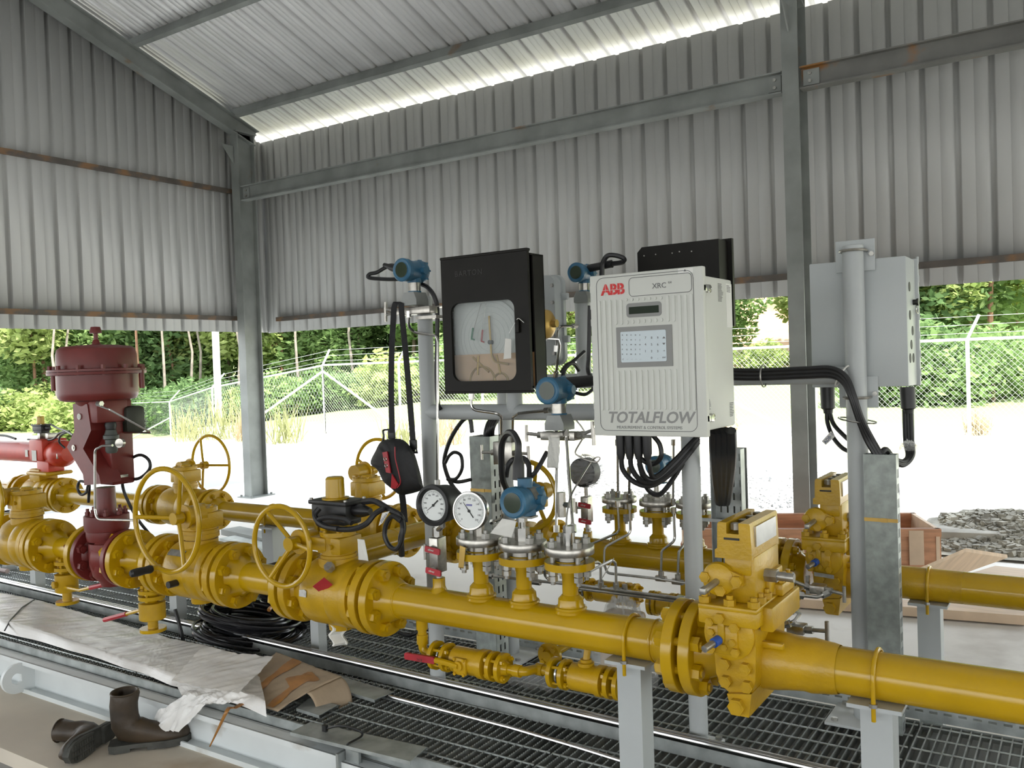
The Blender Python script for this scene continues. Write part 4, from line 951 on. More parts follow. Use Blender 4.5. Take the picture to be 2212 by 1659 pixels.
# ------------------------------------------------------------------ film wrapped bundle and cardboard
from mathutils import noise
def wr(x, y, s=0):
    return 1.1*noise.noise(V((x*6-y*5, (x+y)*1.5, s)))+1.0*noise.noise(V((x*30-y*22, (x+y)*5, s+5)))+.45*noise.noise(V((x*80-y*60, (x+y)*18, s+9)))
def wr_old(x, y, s=0): return (math.sin(x*31+s)*math.cos(y*23+s*2)+.6*math.sin(x*67+y*41+s)+.4*math.sin(x*13-y*90+s*3))/2
fp = [(-60, 1340), (0, 1358), (130, 1392), (255, 1430), (370, 1472), (470, 1500), (600, 1548)]
bp = [(-60, 1262), (0, 1276), (100, 1294), (255, 1332), (370, 1368), (470, 1395), (570, 1424)]
def edge(pts, z): return [aZ(px, py, z) for px, py in pts]
E0, E1 = edge(fp, ZG+.02), edge(bp, ZG+.05)
def lerp_edge(E, u):
    f = u*(len(E)-1); i = min(int(f), len(E)-2); return E[i].lerp(E[i+1], f-i)
def wrapped(amp, top, u0, u1, n, mwid, seed):
    b = MB()
    def f(u, w):
        uu = u0+(u1-u0)*u; a, c_ = lerp_edge(E0, uu), lerp_edge(E1, uu); p = a.lerp(c_, w)
        prof = min(1, w/.07, (1-w)/.06); 
        z = ZG+.006+top*prof*(.9+.25*math.sin(uu*9))+amp*wr(p.x, p.y, seed)*prof
        s_ = a-c_; s_.normalize(); 
        if w < .08: p = p+s_*(.02*math.sin(uu*40)*.5)
        return V((p.x, p.y, max(z, ZG+.003)))
    b.grid(f, n, mwid); return b
t = thing('wrapped_bundle', 'long cardboard bundle under wrinkled milky plastic lying along the front of the grating at left', 'wrapped bundle', lerp_edge(E0, .5))
b = wrapped(.001, .020, -.0, .93, 60, 14, 1); part('cardboard_core', b, M['card'], t, off=t.location, smooth=60)
b = wrapped(.0035, .040, 0.0, .97, 220, 40, 4); o = part('plastic_wrap', b, M['filmd'], t, off=t.location, smooth=80, label='wrinkled milky plastic film')
P0, P1 = aZ(12, 1357, ZG+.06), aZ(84, 1296, ZG+.06)
b = MB(); b.tube([aZ(10, 1362, ZG+.035), aZ(22, 1340, ZG+.052), aZ(48, 1312, ZG+.056), aZ(75, 1295, ZG+.05)], .004, 6); part('strap', b, M['black'], t, off=t.location)
# loose tail of film hanging over the skid edge
def tail(u, w):
    a = [aZ(380, 1478, ZG+.04), aZ(392, 1500, ZG+.03), aY(372, 1515, YF-.075), aY(340, 1535, YF-.085), aY(318, 1572, YF-.11)]
    c_ = [aZ(560, 1500, ZG+.07), aZ(520, 1515, ZG+.05), aZ(470, 1520, ZG+.03), aY(445, 1522, YF-.07), aY(385, 1580, YF-.10)]
    def cat(L):
        f = u*(len(L)-1); i = min(int(f), len(L)-2); return L[i].lerp(L[i+1], f-i)
    p = cat(a).lerp(cat(c_), w); k = .016*wr(p.x*1.2, (p.y+p.z), 8); return p+V((k*.4, -k*.6, k))
b = MB(); b.grid(tail, 40, 30); part('loose_film', b, M['filmd'], t, off=t.location, smooth=80)
# film right end over the cardboard
def fl2(u, w):
    a = [aZ(370, 1470, ZG+.05), aZ(420, 1480, ZG+.06), aZ(515, 1498, ZG+.07)]; c_ = [aZ(440, 1395, ZG+.07), aZ(510, 1412, ZG+.085), aZ(590, 1420, ZG+.10)]
    def cat(L):
        f = u*(len(L)-1); i = min(int(f), len(L)-2); return L[i].lerp(L[i+1], f-i)
    p = cat(a).lerp(cat(c_), w); return p+V((0, 0, .006*wr(p.x, p.y, 2)))
b = MB(); b.grid(fl2, 40, 24); part('film_fold', b, M['filmd'], t, off=t.location, smooth=80)
# taped cardboard piece, arched
q0 = [(502, 1502), (560, 1410), (737, 1462), (600, 1536)]
A, B_, C_, D_ = aZ(505, 1505, ZG+.012), aZ(597, 1411, ZG+.07), aZ(737, 1462, ZG+.075), aZ(600, 1538, ZG+.012)
def cb(u, w):
    p = (A.lerp(D_, u)).lerp(B_.lerp(C_, u), w); z = .012*math.sin(w*PI)*(.4+.6*u)+.004*wr(p.x, p.y, 6)
    return p+V((0, 0, z))
t = thing('cardboard_sheet', 'torn brown cardboard sheet with strips of brown tape, arched on the grating in the foreground', 'cardboard', (A+D_)/2)
b = MB(); b.grid(cb, 30, 26)
o = part('sheet', b, M['card'], t, off=t.location, smooth=60); md = o.modifiers.new('thickness', 'SOLIDIFY'); md.thickness = .004
def strip(u0, w0, u1, w1, wd, nm='tape_strip', lab=None):
    b = MB(); d = V((u1-u0, w1-w0, 0)).normalized(); nn = V((-d.y, d.x, 0))*wd
    def f(u, w):
        uu = u0+(u1-u0)*u+nn.x*(w-.5)*(1+.25*math.sin(u*9)); ww = w0+(w1-w0)*u+nn.y*(w-.5); p = cb(min(1, max(0, uu)), min(1, max(0, ww))); return p+V((0, 0, .0065))
    b.grid(f, 26, 4); part(nm, b, M['tape'], t, off=t.location, smooth=60)
strip(.30, .0, .36, .98, .13); strip(.80, .02, .72, .80, .13); strip(.62, .48, .80, .80, .22)
# curled down end of the sheet
def curl(u, w):
    p = cb(1, .45+.55*w); a = 1.5*u; return p+V((.075*math.sin(a)+.0*u, -.02*u, -.075*(1-math.cos(a))*1.2-.01*u))
b = MB(); b.grid(curl, 10, 14); o = part('curled_end', b, M['card'], t, off=t.location, smooth=60); md = o.modifiers.new('thickness', 'SOLIDIFY'); md.thickness = .004
P = [cb(.33, .02)+V((0, 0, .006)), aZ(505, 1530, ZG+.012), aZ(497, 1527, ZG+.02), aY(488, 1540, YF-.065), aY(470, 1578, YF-.072), aY(453, 1613, YF-.078)]
b = MB(); S_ = spline(P, 8); b.grid(lambda u, w: S_[min(len(S_)-1, int(u*(len(S_)-1)+.5))]+V((0, 0, .0))+RT*((w-.5)*.022*(1.25-u)), len(S_)-1, 2); o = solo('tape_scrap', b, M['tape'], 'curled strip of brown tape hanging from the cardboard over the skid edge', 'tape', smooth=60); md = o.modifiers.new('thickness', 'SOLIDIFY'); md.thickness = .0006
# ------------------------------------------------------------------ boots
def boot(name, label, pos, yaw, lay=None):
    """ankle boot, toe along +x, heel at the origin"""
    t = thing(name, label, 'boot', pos, (lay or (0, 0, yaw)))
    secs = [(-.015, .0, .030, .022, .055), (.0, .036, .036, .022, .235), ]
    # shaft and foot as one skin: rings along a bent centre line
    n = 24; vs = []; fs = []
    cl = [((.040, 0, .245), (.052, .045), 0), ((.040, 0, .235), (.054, .047), 0), ((.038, 0, .19), (.052, .045), .03), ((.036, 0, .14), (.051, .044), .05), ((.040, 0, .105), (.055, .044), .25), ((.060, 0, .080), (.062, .044), .7), ((.105, 0, .062), (.052, .046), 1.15), ((.155, 0, .050), (.042, .049), 1.35), ((.205, 0, .043), (.036, .048), 1.5), ((.245, 0, .040), (.031, .040), 1.57), ((.268, 0, .038), (.020, .024), 1.57), ((.276, 0, .036), (.004, .006), 1.57)]
    for (cx_, cy_, cz_), (a, bb), tl in cl:
        u = V((math.cos(tl), 0, math.sin(tl)))
        for k in range(n):
            th = 2*PI*k/n; w = .003*math.sin(3*th+cz_*60)
            vs.append(V((cx_, cy_, cz_))+u*((a+w)*math.cos(th))+V((0, (bb+w)*math.sin(th), 0)))
    m_ = len(cl)
    for i in range(m_-1):
        for k in range(n): fs.append((i*n+k, i*n+(k+1) % n, (i+1)*n+(k+1) % n, (i+1)*n+k))
    fs.append(tuple((m_-1)*n+k for k in range(n)))
    for v in vs: v.z = max(v.z, .012)
    # inside lining
    o = len(vs)
    for k in range(n):
        th = 2*PI*k/n; vs.append(V((.040+.047*math.cos(th), .040*math.sin(th), .243)))
    for k in range(n):
        th = 2*PI*k/n; vs.append(V((.040+.044*math.cos(th), .038*math.sin(th), .10)))
    for k in range(n): fs += [(k, o+k, o+(k+1) % n, (k+1) % n), (o+k, o+n+k, o+n+(k+1) % n, o+(k+1) % n)]
    fs.append(tuple(o+n+k for k in range(n)))
    b = MB(); b.add(vs, fs); part('upper', b, M['leather'], t, smooth=70)
    prof = [(-.022, -.030), (-.022, .030), (.0, .040), (.06, .041), (.12, .046), (.19, .054), (.235, .050), (.268, .034), (.285, .0), (.268, -.034), (.235, -.048), (.19, -.052), (.12, -.044), (.06, -.040), (.0, -.040)]
    b = MB(); b.prism(prof, (0, 0, .010), (1, 0, 0), (0, 1, 0), .018)
    b.prism([(x*.96+(.0 if x > .1 else 0), y*.94) for x, y in prof if x < .085]+[], (0, 0, -.006), (1, 0, 0), (0, 1, 0), .020)
    fr = [(x, y*.94) for x, y in prof if x > .11]; b.prism(fr, (0, 0, -.004), (1, 0, 0), (0, 1, 0), .016)
    part('sole', b, M['sole'], t, smooth=40)
    b = MB()
    for k in range(10):
        for s in (-1, 0, 1): b.box((.125+k*.015, s*.026, -.005), (.008, .018, .006))
    part('tread', b, M['sole'], t)
    b = MB(); b.ring((.040, 0, .245), (0, 0, 1), .0495, .004, 24, 6); part('cuff_seam', b, M['leather'], t)
    return t
p = aZ(250, 1622, 0); BT = boot('work_boot', 'upright worn dark brown ankle boot on the dusty floor before the skid', (p.x, p.y, .008), math.radians(50))
BT.scale = (1.0, 1.12, .90)
p2 = aZ(243, 1600, 0); B2_ = boot('work_boot', 'worn dark brown boot lying on its side showing its sole, beside the upright boot', (p2.x, p2.y, .043), 0)
B2_.rotation_euler = MX(((.35, 0, -.93), (-.93, 0, -.35), (0, 1, 0))).to_euler()
B2_.scale = (.88,)*3
# ------------------------------------------------------------------ film-wrapped lump behind the meter tube
c = aZ(1345, 1330, ZG); c.y += .25
b = MB()
def lump(rs, amp, seed):
    b = MB(); n, m_ = 40, 24
    def f(u, w):
        a, th = 2*PI*u, PI*.5*w*1.0; r = 1+amp*wr(math.cos(a)*2+th, math.sin(a)*2-th, seed)
        return V((rs[0]*r*math.cos(a)*math.cos(th), rs[1]*r*math.sin(a)*math.cos(th), rs[2]*r*math.sin(th)))
    b.grid(f, n, m_); return b
c = aY(1345, 1345, 3.12); t = thing('wrapped_fitting', 'brown carton under crumpled clear film behind the front meter tube', 'wrapped fitting', (c.x, 3.12, ZG))
hz = aY(1345, 1293, 3.12).z-ZG
b = MB(); b.box((0, 0, hz*.42), (.16, .13, hz*.84), bev=.02); part('carton', b, M['card'], t)
part('plastic_film', lump((.135, .11, hz*1.0), .10, 5), M['film'], t, smooth=80)
c = aZ(1160, 1478, ZG); t = solo('film_scrap', MB().grid(lambda u, w: c+V(((u-.5)*.22, (w-.5)*.16, .012+.06*max(0, math.sin(u*PI)*math.sin(w*PI))+.012*wr(u, w, 3))), 26, 20), M['film'], 'crumpled clear film scrap on the grating below the drain pipe elbow', 'plastic film', smooth=80)
# ================================================================== STANDS
Y1, Y2, RP = 2.71, 3.19, .0305
PG = M['polegrey']
def pole(parent, x, y, z0, z1, r=RP, nm='pole', o=V((0, 0, 0))):
    b = MB(); b.lathe(V((x, y, z0))-o, (0, 0, 1), [(0, 0), (0, r), (z1-z0-.002, r), (z1-z0, r-.002), (z1-z0, 0)], 28); return part(nm, b, PG, parent)
def basep(parent, x, y, o, s=.10):
    b = MB(); b.box(V((x, y, ZG+.006))-o, (2*s, 2*s, .010), bev=.001); bp = part('base_plate', b, SKM, parent)
    for sx in (-1, 1):
        for sy in (-1, 1): hexbolt(bp, V((x+sx*s*.75, y+sy*s*.75, ZG+.011))-o, (0, 0, 1), .012, M['nickel'])
x1, x2 = aZ(945, 1488, ZG).x, aZ(1515, 1608, ZG).x
zcb = aY(1100, 890, Y1).z; xst = aY(1111, 860, Y1).x
o = V((x1, Y1, ZG)); st1 = thing('instrument_stand', 'pale grey pipe stand with crossbar nearest the front meter tube, carrying the white analyser box', 'stand', o)
pole(st1, x1, Y1, ZG+.01, aY(926, 640, Y1).z, o=o); pole(st1, x2, Y1, ZG+.01, aY(1500, 640, Y1).z, o=o)
pole(st1, xst, Y1, zcb, aY(1111, 640, Y1).z, nm='stub_pole', o=o)
b = MB(); b.cyl(V((x1, Y1, zcb))-o, V((x2, Y1, zcb))-o, RP*.98, 28); part('crossbar', b, PG, st1)
for x in (x1, x2): basep(st1, x, Y1+.012, o, .062)
x3, x4 = aZ(1100, 1418, ZG).x, aY(1846, 700, Y2).x
zc2 = aY(1700, 813, Y2).z; xs2 = aY(1259, 720, Y2).x
o = V((x3, Y2, ZG)); st2 = thing('instrument_stand', 'pale grey pipe stand behind, its tall right pole carrying the back-turned grey enclosure', 'stand', o)
pole(st2, x3, Y2, ZG+.01, aY(1090, 640, Y2).z, o=o); pole(st2, x4, Y2, ZG+.01, aY(1846, 530, Y2).z, o=o, r=.035); pole(st2, xs2, Y2, zc2, aY(1259, 637, Y2).z, nm='stub_pole', o=o)
b = MB(); b.cyl(V((x3, Y2, zc2))-o, V((x4, Y2, zc2))-o, RP, 28); part('crossbar', b, PG, st2)
for x in (x3, x4-.0): basep(st2, x, Y2, o, .11)
b = MB(); b.prism([(0, 0), (.07, 0), (0, .09)], V((x4+.035, Y2, ZG+.011))-o, (1, 0, 0), (0, 0, 1), .008); part('gusset', b, PG, st2)
# ================================================================== white analyser enclosure
YD = 2.38
def D_(zx, zy): return aY(1260+zx/4.147, 560+zy/4.147, YD)        # point of the door face from the enlarged view
ax0, ax1 = D_(75, 800).x, D_(1090, 800).x; az0, az1 = (D_(105, 1585).z+D_(1095, 1590).z)/2, (D_(60, 150).z+D_(1070, 60).z)/2
AW, AH = ax1-ax0, az1-az0; ao = V(((ax0+ax1)/2, YD, az0))
WB = M['boxwhite']
an = thing('gas_analyser', 'white metering computer enclosure with keypad, ribbed door and red letters', 'enclosure', ao)
def L_(zx, zy, dy=0): p = D_(zx, zy)-ao; return V((p.x, -dy, p.z))
b = MB(); b.box((0, .012, AH/2), (AW, .024, AH), bev=.004); door = part('door', b, WB, an)
b = MB(); b.box((-.004, .155, AH/2-.004), (AW-.028, .266, AH-.036), bev=.006); part('case', b, WB, an)
def rod_on(pts, r, m, nm, parent, sq=.5):
    b = MB(); b.tube(pts, r, 6); return part(nm, b, m, parent)
def outline(pts, r, m, nm, parent):
    b = MB(); b.tube(pts, r, 5, closed=True); return part(nm, b, m, parent)
def rr_px(x0, y0, x1, y1, sk, r):
    """rounded rectangle between enlarged-view corners, following the door (local)"""
    a, c = L_(x0, y0), L_(x1, y1); w, h = abs(c.x-a.x), abs(a.z-c.z); cx, cz = (a.x+c.x)/2, (a.z+c.z)/2
    return [V((cx+p, -.0004, cz+q)) for p, q in rrect(w, h, r)], (cx, cz, w, h)
P, _ = rr_px(115, 175, 1025, 1545, 0, .022); outline(P, .0009, M['print'], 'border_line', door)
P, xr = rr_px(407, 170, 973, 290, 0, .012); outline(P, .0009, M['print'], 'title_frame', door)
def rib(xa, ya, xb, yb, w=.0045):
    a, c = L_(xa, ya), L_(xb, yb); b = MB(); x = (a.x+c.x)/2
    b.prism(rrect(w*2, abs(a.z-c.z), w*.95, 4), (x, .0008, (a.z+c.z)/2), (1, 0, 0), (0, 0, 1), .0042)
    return part('rib', b, WB, door)
for xa, xb in ((142, 172), (190, 218), (238, 268), (862, 892), (913, 945), (965, 1000)): rib(xa, 372-(xa-142)*.075, xb, 1355)
for xa in (288, 338): rib(xa, 362, xa+4, 588)
for xa in (757, 810): rib(xa, 322, xa+2, 558)
for k in range(11): rib(313+k*51, 997-k*1.5, 318+k*52, 1350)
for k in range(7):
    rib(385+k*52, 350-k*3, 386+k*52, 378-k*3, .0042); rib(393+k*51.5, 545-k*3, 394+k*51.5, 583-k*4, .0042)
def panel(x0, y0, x1, y1, r, m, nm, d, base, label=None):
    _, (cx, cz, w, h) = rr_px(x0, y0, x1, y1, 0, .004); b = MB(); b.prism(rrect(w, h, r), (cx, -base, cz), (1, 0, 0), (0, 0, 1), d); return part(nm, b, m, door, label=label), (cx, cz, w, h)
panel(387, 398, 703, 505, .010, M['bezel'], 'display_bezel', .003, -.0005)
lcd, _ = panel(412, 430, 680, 476, .001, M['lcd'], 'display', .0012, .0024, 'dark green display strip')
kf, _ = panel(298, 612, 806, 957, .002, M['bezel'], 'keypad_frame', .004, -.0005)
kp, (kx, kz, kw, kh) = panel(338, 652, 752, 912, .004, M['keypad'], 'keypad', .0012, .0034, 'pale blue keypad')
def put(txt, zx, zy, size, m, nm='lettering', dy=.0006, **k):
    p = L_(zx, zy, dy); return lettering(txt, size, m, door, p, (1, 0, 0), (0, 0, 1), name=nm, **k)
keys = 'ABCDE FGHIJ KLMNO PQRST UVWXY'.split()
for r_, row in enumerate(keys):
    for c_, ch in enumerate(row): put(ch, 357+c_*39, 680+r_*43, .0058, M['print'], dy=.0048)
for r_, row in enumerate((('7', '8', '9'), ('4', '5', '6'), ('1', '2', '3'), ('', '0', '.'))):
    for c_, ch in enumerate(row):
        if ch: put(ch, 563+c_*55, 704+r_*60, .0095, M['print'], dy=.0048)
for k, ch in enumerate('Z'): put(ch, 362, 897, .0058, M['print'], dy=.0048)
for k in range(4): put('—', 402+k*39, 895, .006, M['print'], dy=.0048)
put('ENT', 731, 880, .006, M['print'], dy=.0048); put('+/-', 731, 820, .006, M['print'], dy=.0048)
for zy, s in ((700, 1), (758, -1)):
    p = L_(728, zy); b = MB(); b.prism([(-.005, -s*.003), (.005, -s*.003), (0, s*.003)], (p.x, -.0048, p.z), (1, 0, 0), (0, 0, 1), .0004); part('arrow_key', b, M['print'], door)
lt = put('ABB', 265, 275, .044, M['redprint'], bold=.0016, depth=.0006, spacing=.96)
p = L_(265, 275)
b = MB(); b.box((p.x, -.0013, p.z), (.080, .0004, .0010)); 
for q in (-.0245, .0005, .0245): b.box((p.x+q, -.0013, p.z), (.0010, .0004, .034))
part('logo_gap', b, WB, door)
put('XRC', 680, 238, .022, M['print']); put('G4', 775, 208, .009, M['print'])
put('TOTALFLOW', 590, 1422, .0465, M['bezel'], shear=.22, bold=.0009, spacing=.98); put('MEASUREMENT & CONTROL SYSTEMS', 588, 1509, .0124, M['bezel'])
_, (cx, cz, w, h) = rr_px(848, 86, 985, 118, 0, .001); b = MB(); b.prism(rrect(w, h, .001), (cx, -.0001, cz), (1, 0, 0), (0, 0, 1), .0006); part('sticker', b, M['white'], door); put('A', 912, 102, .010, M['ink'], dy=.001)
for zy in (248, 1432):
    z = L_(1095, zy).z; x = AW/2
    b = MB(); b.box((x-.006, .030, z), (.012, .05, .020), bev=.002); b.box((x-.010, .062, z), (.012, .020, .024), bev=.002); la = part('latch', b, M['stainless'], an, label='stainless draw latch')
    q = MB(); q.ring((x-.008, .075, z), (1, 0, 0), .010, .0018, 20, 6); part('bail', q, M['stainless'], la)
xs = AW/2-.018
def sideplate(y0, z0, y1, z1, m, nm='label', t=.0006): b = MB(); b.span((xs, y0, z0), (xs+t, y1, z1)); return part(nm, b, m, an)
def side_text(y, z, lines, size, n):
    for i in range(n): lettering(lines, size, M['print'], an, (xs+.0012, y, z-i*size*1.35), (0, 1, 0), (0, 0, 1), depth=.0002)
sideplate(.235, AH-.17, .285, AH-.035, M['white'], 'sticker')
rnd = random.Random(4)
def microprint(y0, z1, w, n, lh):
    b = MB()
    for i in range(n): L = w*rnd.uniform(.6, 1); b.box((xs+.0008, y0+L/2, z1-i*lh), (.0004, L, lh*.45))
    return part('small_print', b, M['print'], an)
microprint(.165, AH-.04, .045, 14, .0040); microprint(.240, AH-.042, .035, 5, .0045); microprint(.05, .105, .03, 8, .004); microprint(.24, .085, .035, 9, .005)
for k in range(9):
    b = MB(); b.box((-AW/2-.002, .016, .04+k*(AH-.08)/8), (.006, .016, .022), bev=.002); part('hinge_knuckle', b, WB, an)
b = MB(); b.box((x2-ao.x, .305, .06), (.10, .04, .03)); b.box((x2-ao.x, .305, AH-.06), (.10, .04, .03)); b.box((x2-ao.x+.0, .28, -.006), (.09, .10, .006)); part('mounting_bracket', b, M['galv'], an)
# ================================================================== black chart recorder
YR = 2.545
def C_(px, py): return aY(px, py, YR)
cx0, cx1 = (C_(951, 562).x+C_(962, 849).x)/2, (C_(1139, 541).x+C_(1147, 848).x)/2; cz0, cz1 = (C_(962, 849).z+C_(1147, 848).z)/2, (C_(951, 562).z+C_(1139, 541).z)/2
CW, CH = cx1-cx0, cz1-cz0; cr0 = V(((cx0+cx1)/2, YR, cz0)); BB = M['blackbox']
cr = thing('chart_recorder', 'black chart recorder box with rounded glass window and tied paper tag', 'recorder', cr0)
def K_(px, py, dy=0): p = C_(px, py)-cr0; return V((p.x, -dy, p.z))
def frame_plate(mb, W_, H_, cz, hole, hx, hz, y0, y1):
    out = []
    for p in hole:
        x, z = p[0]-hx, p[1]-hz; k = min((W_/2)/max(1e-6, abs(x+hx*.0)) if x else 9e9, (H_/2)/max(1e-6, abs(z)) if z else 9e9)
        out.append(None)
    n = len(hole); ang = [math.atan2(p[1]-hz, p[0]-hx) for p in hole]
    def toedge(a):
        c, s = math.cos(a), math.sin(a); ks = []
        if c > 1e-9: ks.append((W_/2-hx)/c)
        if c < -1e-9: ks.append((-W_/2-hx)/c)
        if s > 1e-9: ks.append((cz+H_/2-hz)/s)
        if s < -1e-9: ks.append((cz-H_/2-hz)/s)
        k = min(ks); return (hx+k*c, hz+k*s)
    # add the exact corners to the outline
    cor = [math.atan2(cz+sz*H_/2-hz, sx*W_/2-hx) for sx, sz in ((1, 1), (-1, 1), (-1, -1), (1, -1))]
    pts = [(a, p) for a, p in zip(ang, hole)]
    for a in cor:
        best = min(range(n), key=lambda i: abs((ang[i]-a+PI) % (2*PI)-PI)); pts[best] = (a, hole[best])
    O = [toedge(a) for a, _ in pts]; I = [p for _, p in pts]
    vs = [V((x, y0, z)) for x, z in O]+[V((x, y0, z)) for x, z in I]+[V((x, y1, z)) for x, z in O]+[V((x, y1, z)) for x, z in I]; fs = []
    for i in range(n):
        j = (i+1) % n; fs += [(i, j, n+j, n+i), (2*n+i, 3*n+i, 3*n+j, 2*n+j), (i, 2*n+i, 2*n+j, j), (n+i, n+j, 3*n+j, 3*n+i)]
    mb.add(vs, fs)
w0, w1 = K_(976, 740), K_(1113, 735); h1, h0 = (K_(1010, 655).z+K_(1080, 646).z)/2, (K_(1010, 822).z+K_(1085, 824).z)/2
ww, wh, wx, wz = w1.x-w0.x, h1-h0, (w0.x+w1.x)/2, (h1+h0)/2
b = MB(); frame_plate(b, CW, CH, CH/2, rrect(ww, wh, .034, 6, wx, wz), wx, wz, 0, .014); b.box((0, .008, CH+.004), (CW+.004, .022, .010), bev=.003); b.box((0, .008, .002), (CW+.004, .022, .008), bev=.002); dr = part('door', b, BB, cr, smooth=30)
b = MB(); zz = CH/2+.008
for a, c in (((-CW/2+.004, .014, .02), (-CW/2+.010, .100, CH-.012)), ((CW/2-.002, .03, .02), (CW/2+.004, .100, CH-.012)), ((-CW/2+.004, .014, .014), (CW/2+.004, .100, .020)), ((-CW/2+.004, .014, CH-.014), (CW/2+.004, .100, CH-.008)), ((-CW/2+.004, .096, .014), (CW/2+.004, .100, CH-.01))): b.span(a, c)
part('case', b, BB, cr)
b = MB(); b.lathe((wx, .042, wz+.015), (0, -1, 0), [(0, 0), (0, .138), (.002, .138), (.002, 0)], 60); b.span((wx-ww/2-.02, .046, .03), (wx+ww/2+.02, .050, wz+wh/2+.01)); ch = part('paper_chart', b, M['white'], cr, label='white round paper chart')
b = MB(); 
for r_ in (.03, .05, .07, .09, .11, .125): b.ring((wx, .0395, wz+.015), (0, 1, 0), r_, .00025, 60, 3)
part('chart_rings', b, M['bezel'], ch)
b = MB(); b.span((-CW/2+.012, .034, .02), (CW/2-.004, .037, wz-.045)); part('brown_reflection', b, mat('brown_reflection', (.62, .36, .17), .3, .1, var=.2), cr)  # orange-brown reflection in the window, built as a solid coloured plate
b = MB(); b.tube([(wx+.01, .030, wz+.09), (wx+.015, .030, wz-.05), (wx+.03, .028, wz-.075), (wx+.09, .026, wz-.085)], .004, 8, fil=.02); part('bourdon_arm', b, M['brass'], cr)
for (a, c, m_) in (((1030, 655), (1008, 735), M['stainb']), ((1040, 655), (1030, 735), M['stainb'])):
    p, q = K_(*a), K_(*c); b = MB(); b.tube([(p.x, .026, p.z), (q.x, .026, q.z)], .0012, 6); part('pen_arm', b, m_, cr)
for px, py0, py1, col, nm in ((1011, 708, 732, (.01, .22, .10), 'green_pen'), (1032, 712, 737, (.5, .02, .03), 'red_pen')):
    p, q = K_(px+3, py0), K_(px, py1); b = MB(); b.tube([(p.x, .022, p.z), (q.x, .022, q.z)], .0035, 8); b.cyl((q.x, .022, q.z), (q.x+.012, .022, q.z-.004), .003, 8); part('pen', b, mat(nm, col, .4), cr, label=nm.replace('_', ' '))
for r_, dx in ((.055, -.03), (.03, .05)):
    b = MB(); b.ring((wx+dx, .033, wz-wh/2-.004), (0, 1, 0), r_, .004, 30, 6, .0, PI); part('reflection_arc', b, M['brass'], cr)  # arcs of the window reflection, built as brass half rings
for a_, c_ in (((-.07, -.055), (.0, -.11)), ((-.045, -.05), (-.05, -.12)), ((.035, -.05), (.05, -.12))):
    b = MB(); b.tube([(wx+a_[0], .032, wz+a_[1]), (wx+c_[0], .032, wz+c_[1])], .004, 6); part('linkage', b, M['brass'], cr)
b = MB(); b.cyl((wx+.012, .042, wz-.004), (wx+.012, .024, wz-.004), .008, 16); part('chart_hub', b, M['ink'], cr)
b = MB(); b.prism(rrect(ww+.012, wh+.012, .038, 6, wx, wz), (0, .012, 0), (1, 0, 0), (0, 0, 1), -.003); part('window_glass', b, M['glass'], cr, label='clear window glass')
lettering('BARTON', .028, mat('dark_emboss', (.022, .02, .017), .5), dr, K_(1012, 590, .0005), (1, 0, 0), (0, 0, 1), spacing=1.15)
p = K_(1101, 753); b = MB(); b.prism([(-.016, -.036), (.014, -.034), (.014, .032), (-.010, .036)], (p.x, -.012, p.z), (1, .1, 0), (.05, 0, 1), .0012); part('paper_tag', b, M['paper'], cr, label='cream paper tag')
p0, p1, p2_ = K_(1116, 695, .006), K_(1124, 688, .012), K_(1135, 697, .010); b = MB(); b.tube(spline([K_(1104, 720, .012), p0, p1, p2_], 6), .0012, 6); part('tag_string', b, M['white'], cr)
b = MB(); p = K_(1120, 705); b.box((p.x, -.006, p.z), (.016, .012, .045), bev=.003); part('hasp', b, BB, cr)
b = MB(); b.box((xst-cr0.x, .118, .12), (.10, .036, .05)); b.box((xst-cr0.x, .118, CH-.10), (.10, .036, .05)); part('mounting_bracket', b, M['galv'], cr)
# grey junction box with round corners behind the recorder
YJ = 3.06; j0, j1 = aY(1130, 690, YJ), aY(1219, 690, YJ); jz1, jz0 = aY(1190, 598, YJ).z, aY(1190, 787, YJ).z
jc = V(((j0.x+j1.x)/2, YJ, jz0)); jb = thing('junction_box', 'grey cast box with rounded corners half hidden behind the black chart recorder', 'junction box', jc); jw, jh = j1.x-j0.x, jz1-jz0
b = MB(); b.prism(rrect(jw, jh, .035, 6, 0, jh/2), (0, -.02, 0), (1, 0, 0), (0, 0, 1), .05); part('lid', b, M['boxgrey'], jb)
b = MB(); b.prism(rrect(jw+.02, jh+.01, .038, 6, 0, jh/2), (0, .0, 0), (1, 0, 0), (0, 0, 1), .02); part('flange', b, M['boxgrey'], jb)
for k in range(5): hexbolt(jb, (jw/2-.010, -.07, jh*(.12+.19*k)), (0, -1, 0), .008, M['nickel'])
for z in (jh*.28, jh*.76): b = MB(); b.box((jw/2+.014, -.012, z), (.028, .02, .028), bev=.003); part('mounting_ear', b, M['boxgrey'], jb)
p = aY(1180, 700, 2.70); b = MB(); b.lathe(p+V((-.02, 0, 0)), (1, 0, 0), [(0, 0), (0, .05), (.012, .055), (.03, .05), (.045, .03), (.048, 0)], 28); b.cyl(p+V((.02, 0, .0)), p+V((.045, 0, 0)), .014, 12); solo('pressure_bellows', b, M['brass'], 'orange brass pressure element poking out behind the right edge of the chart recorder', 'bellows')
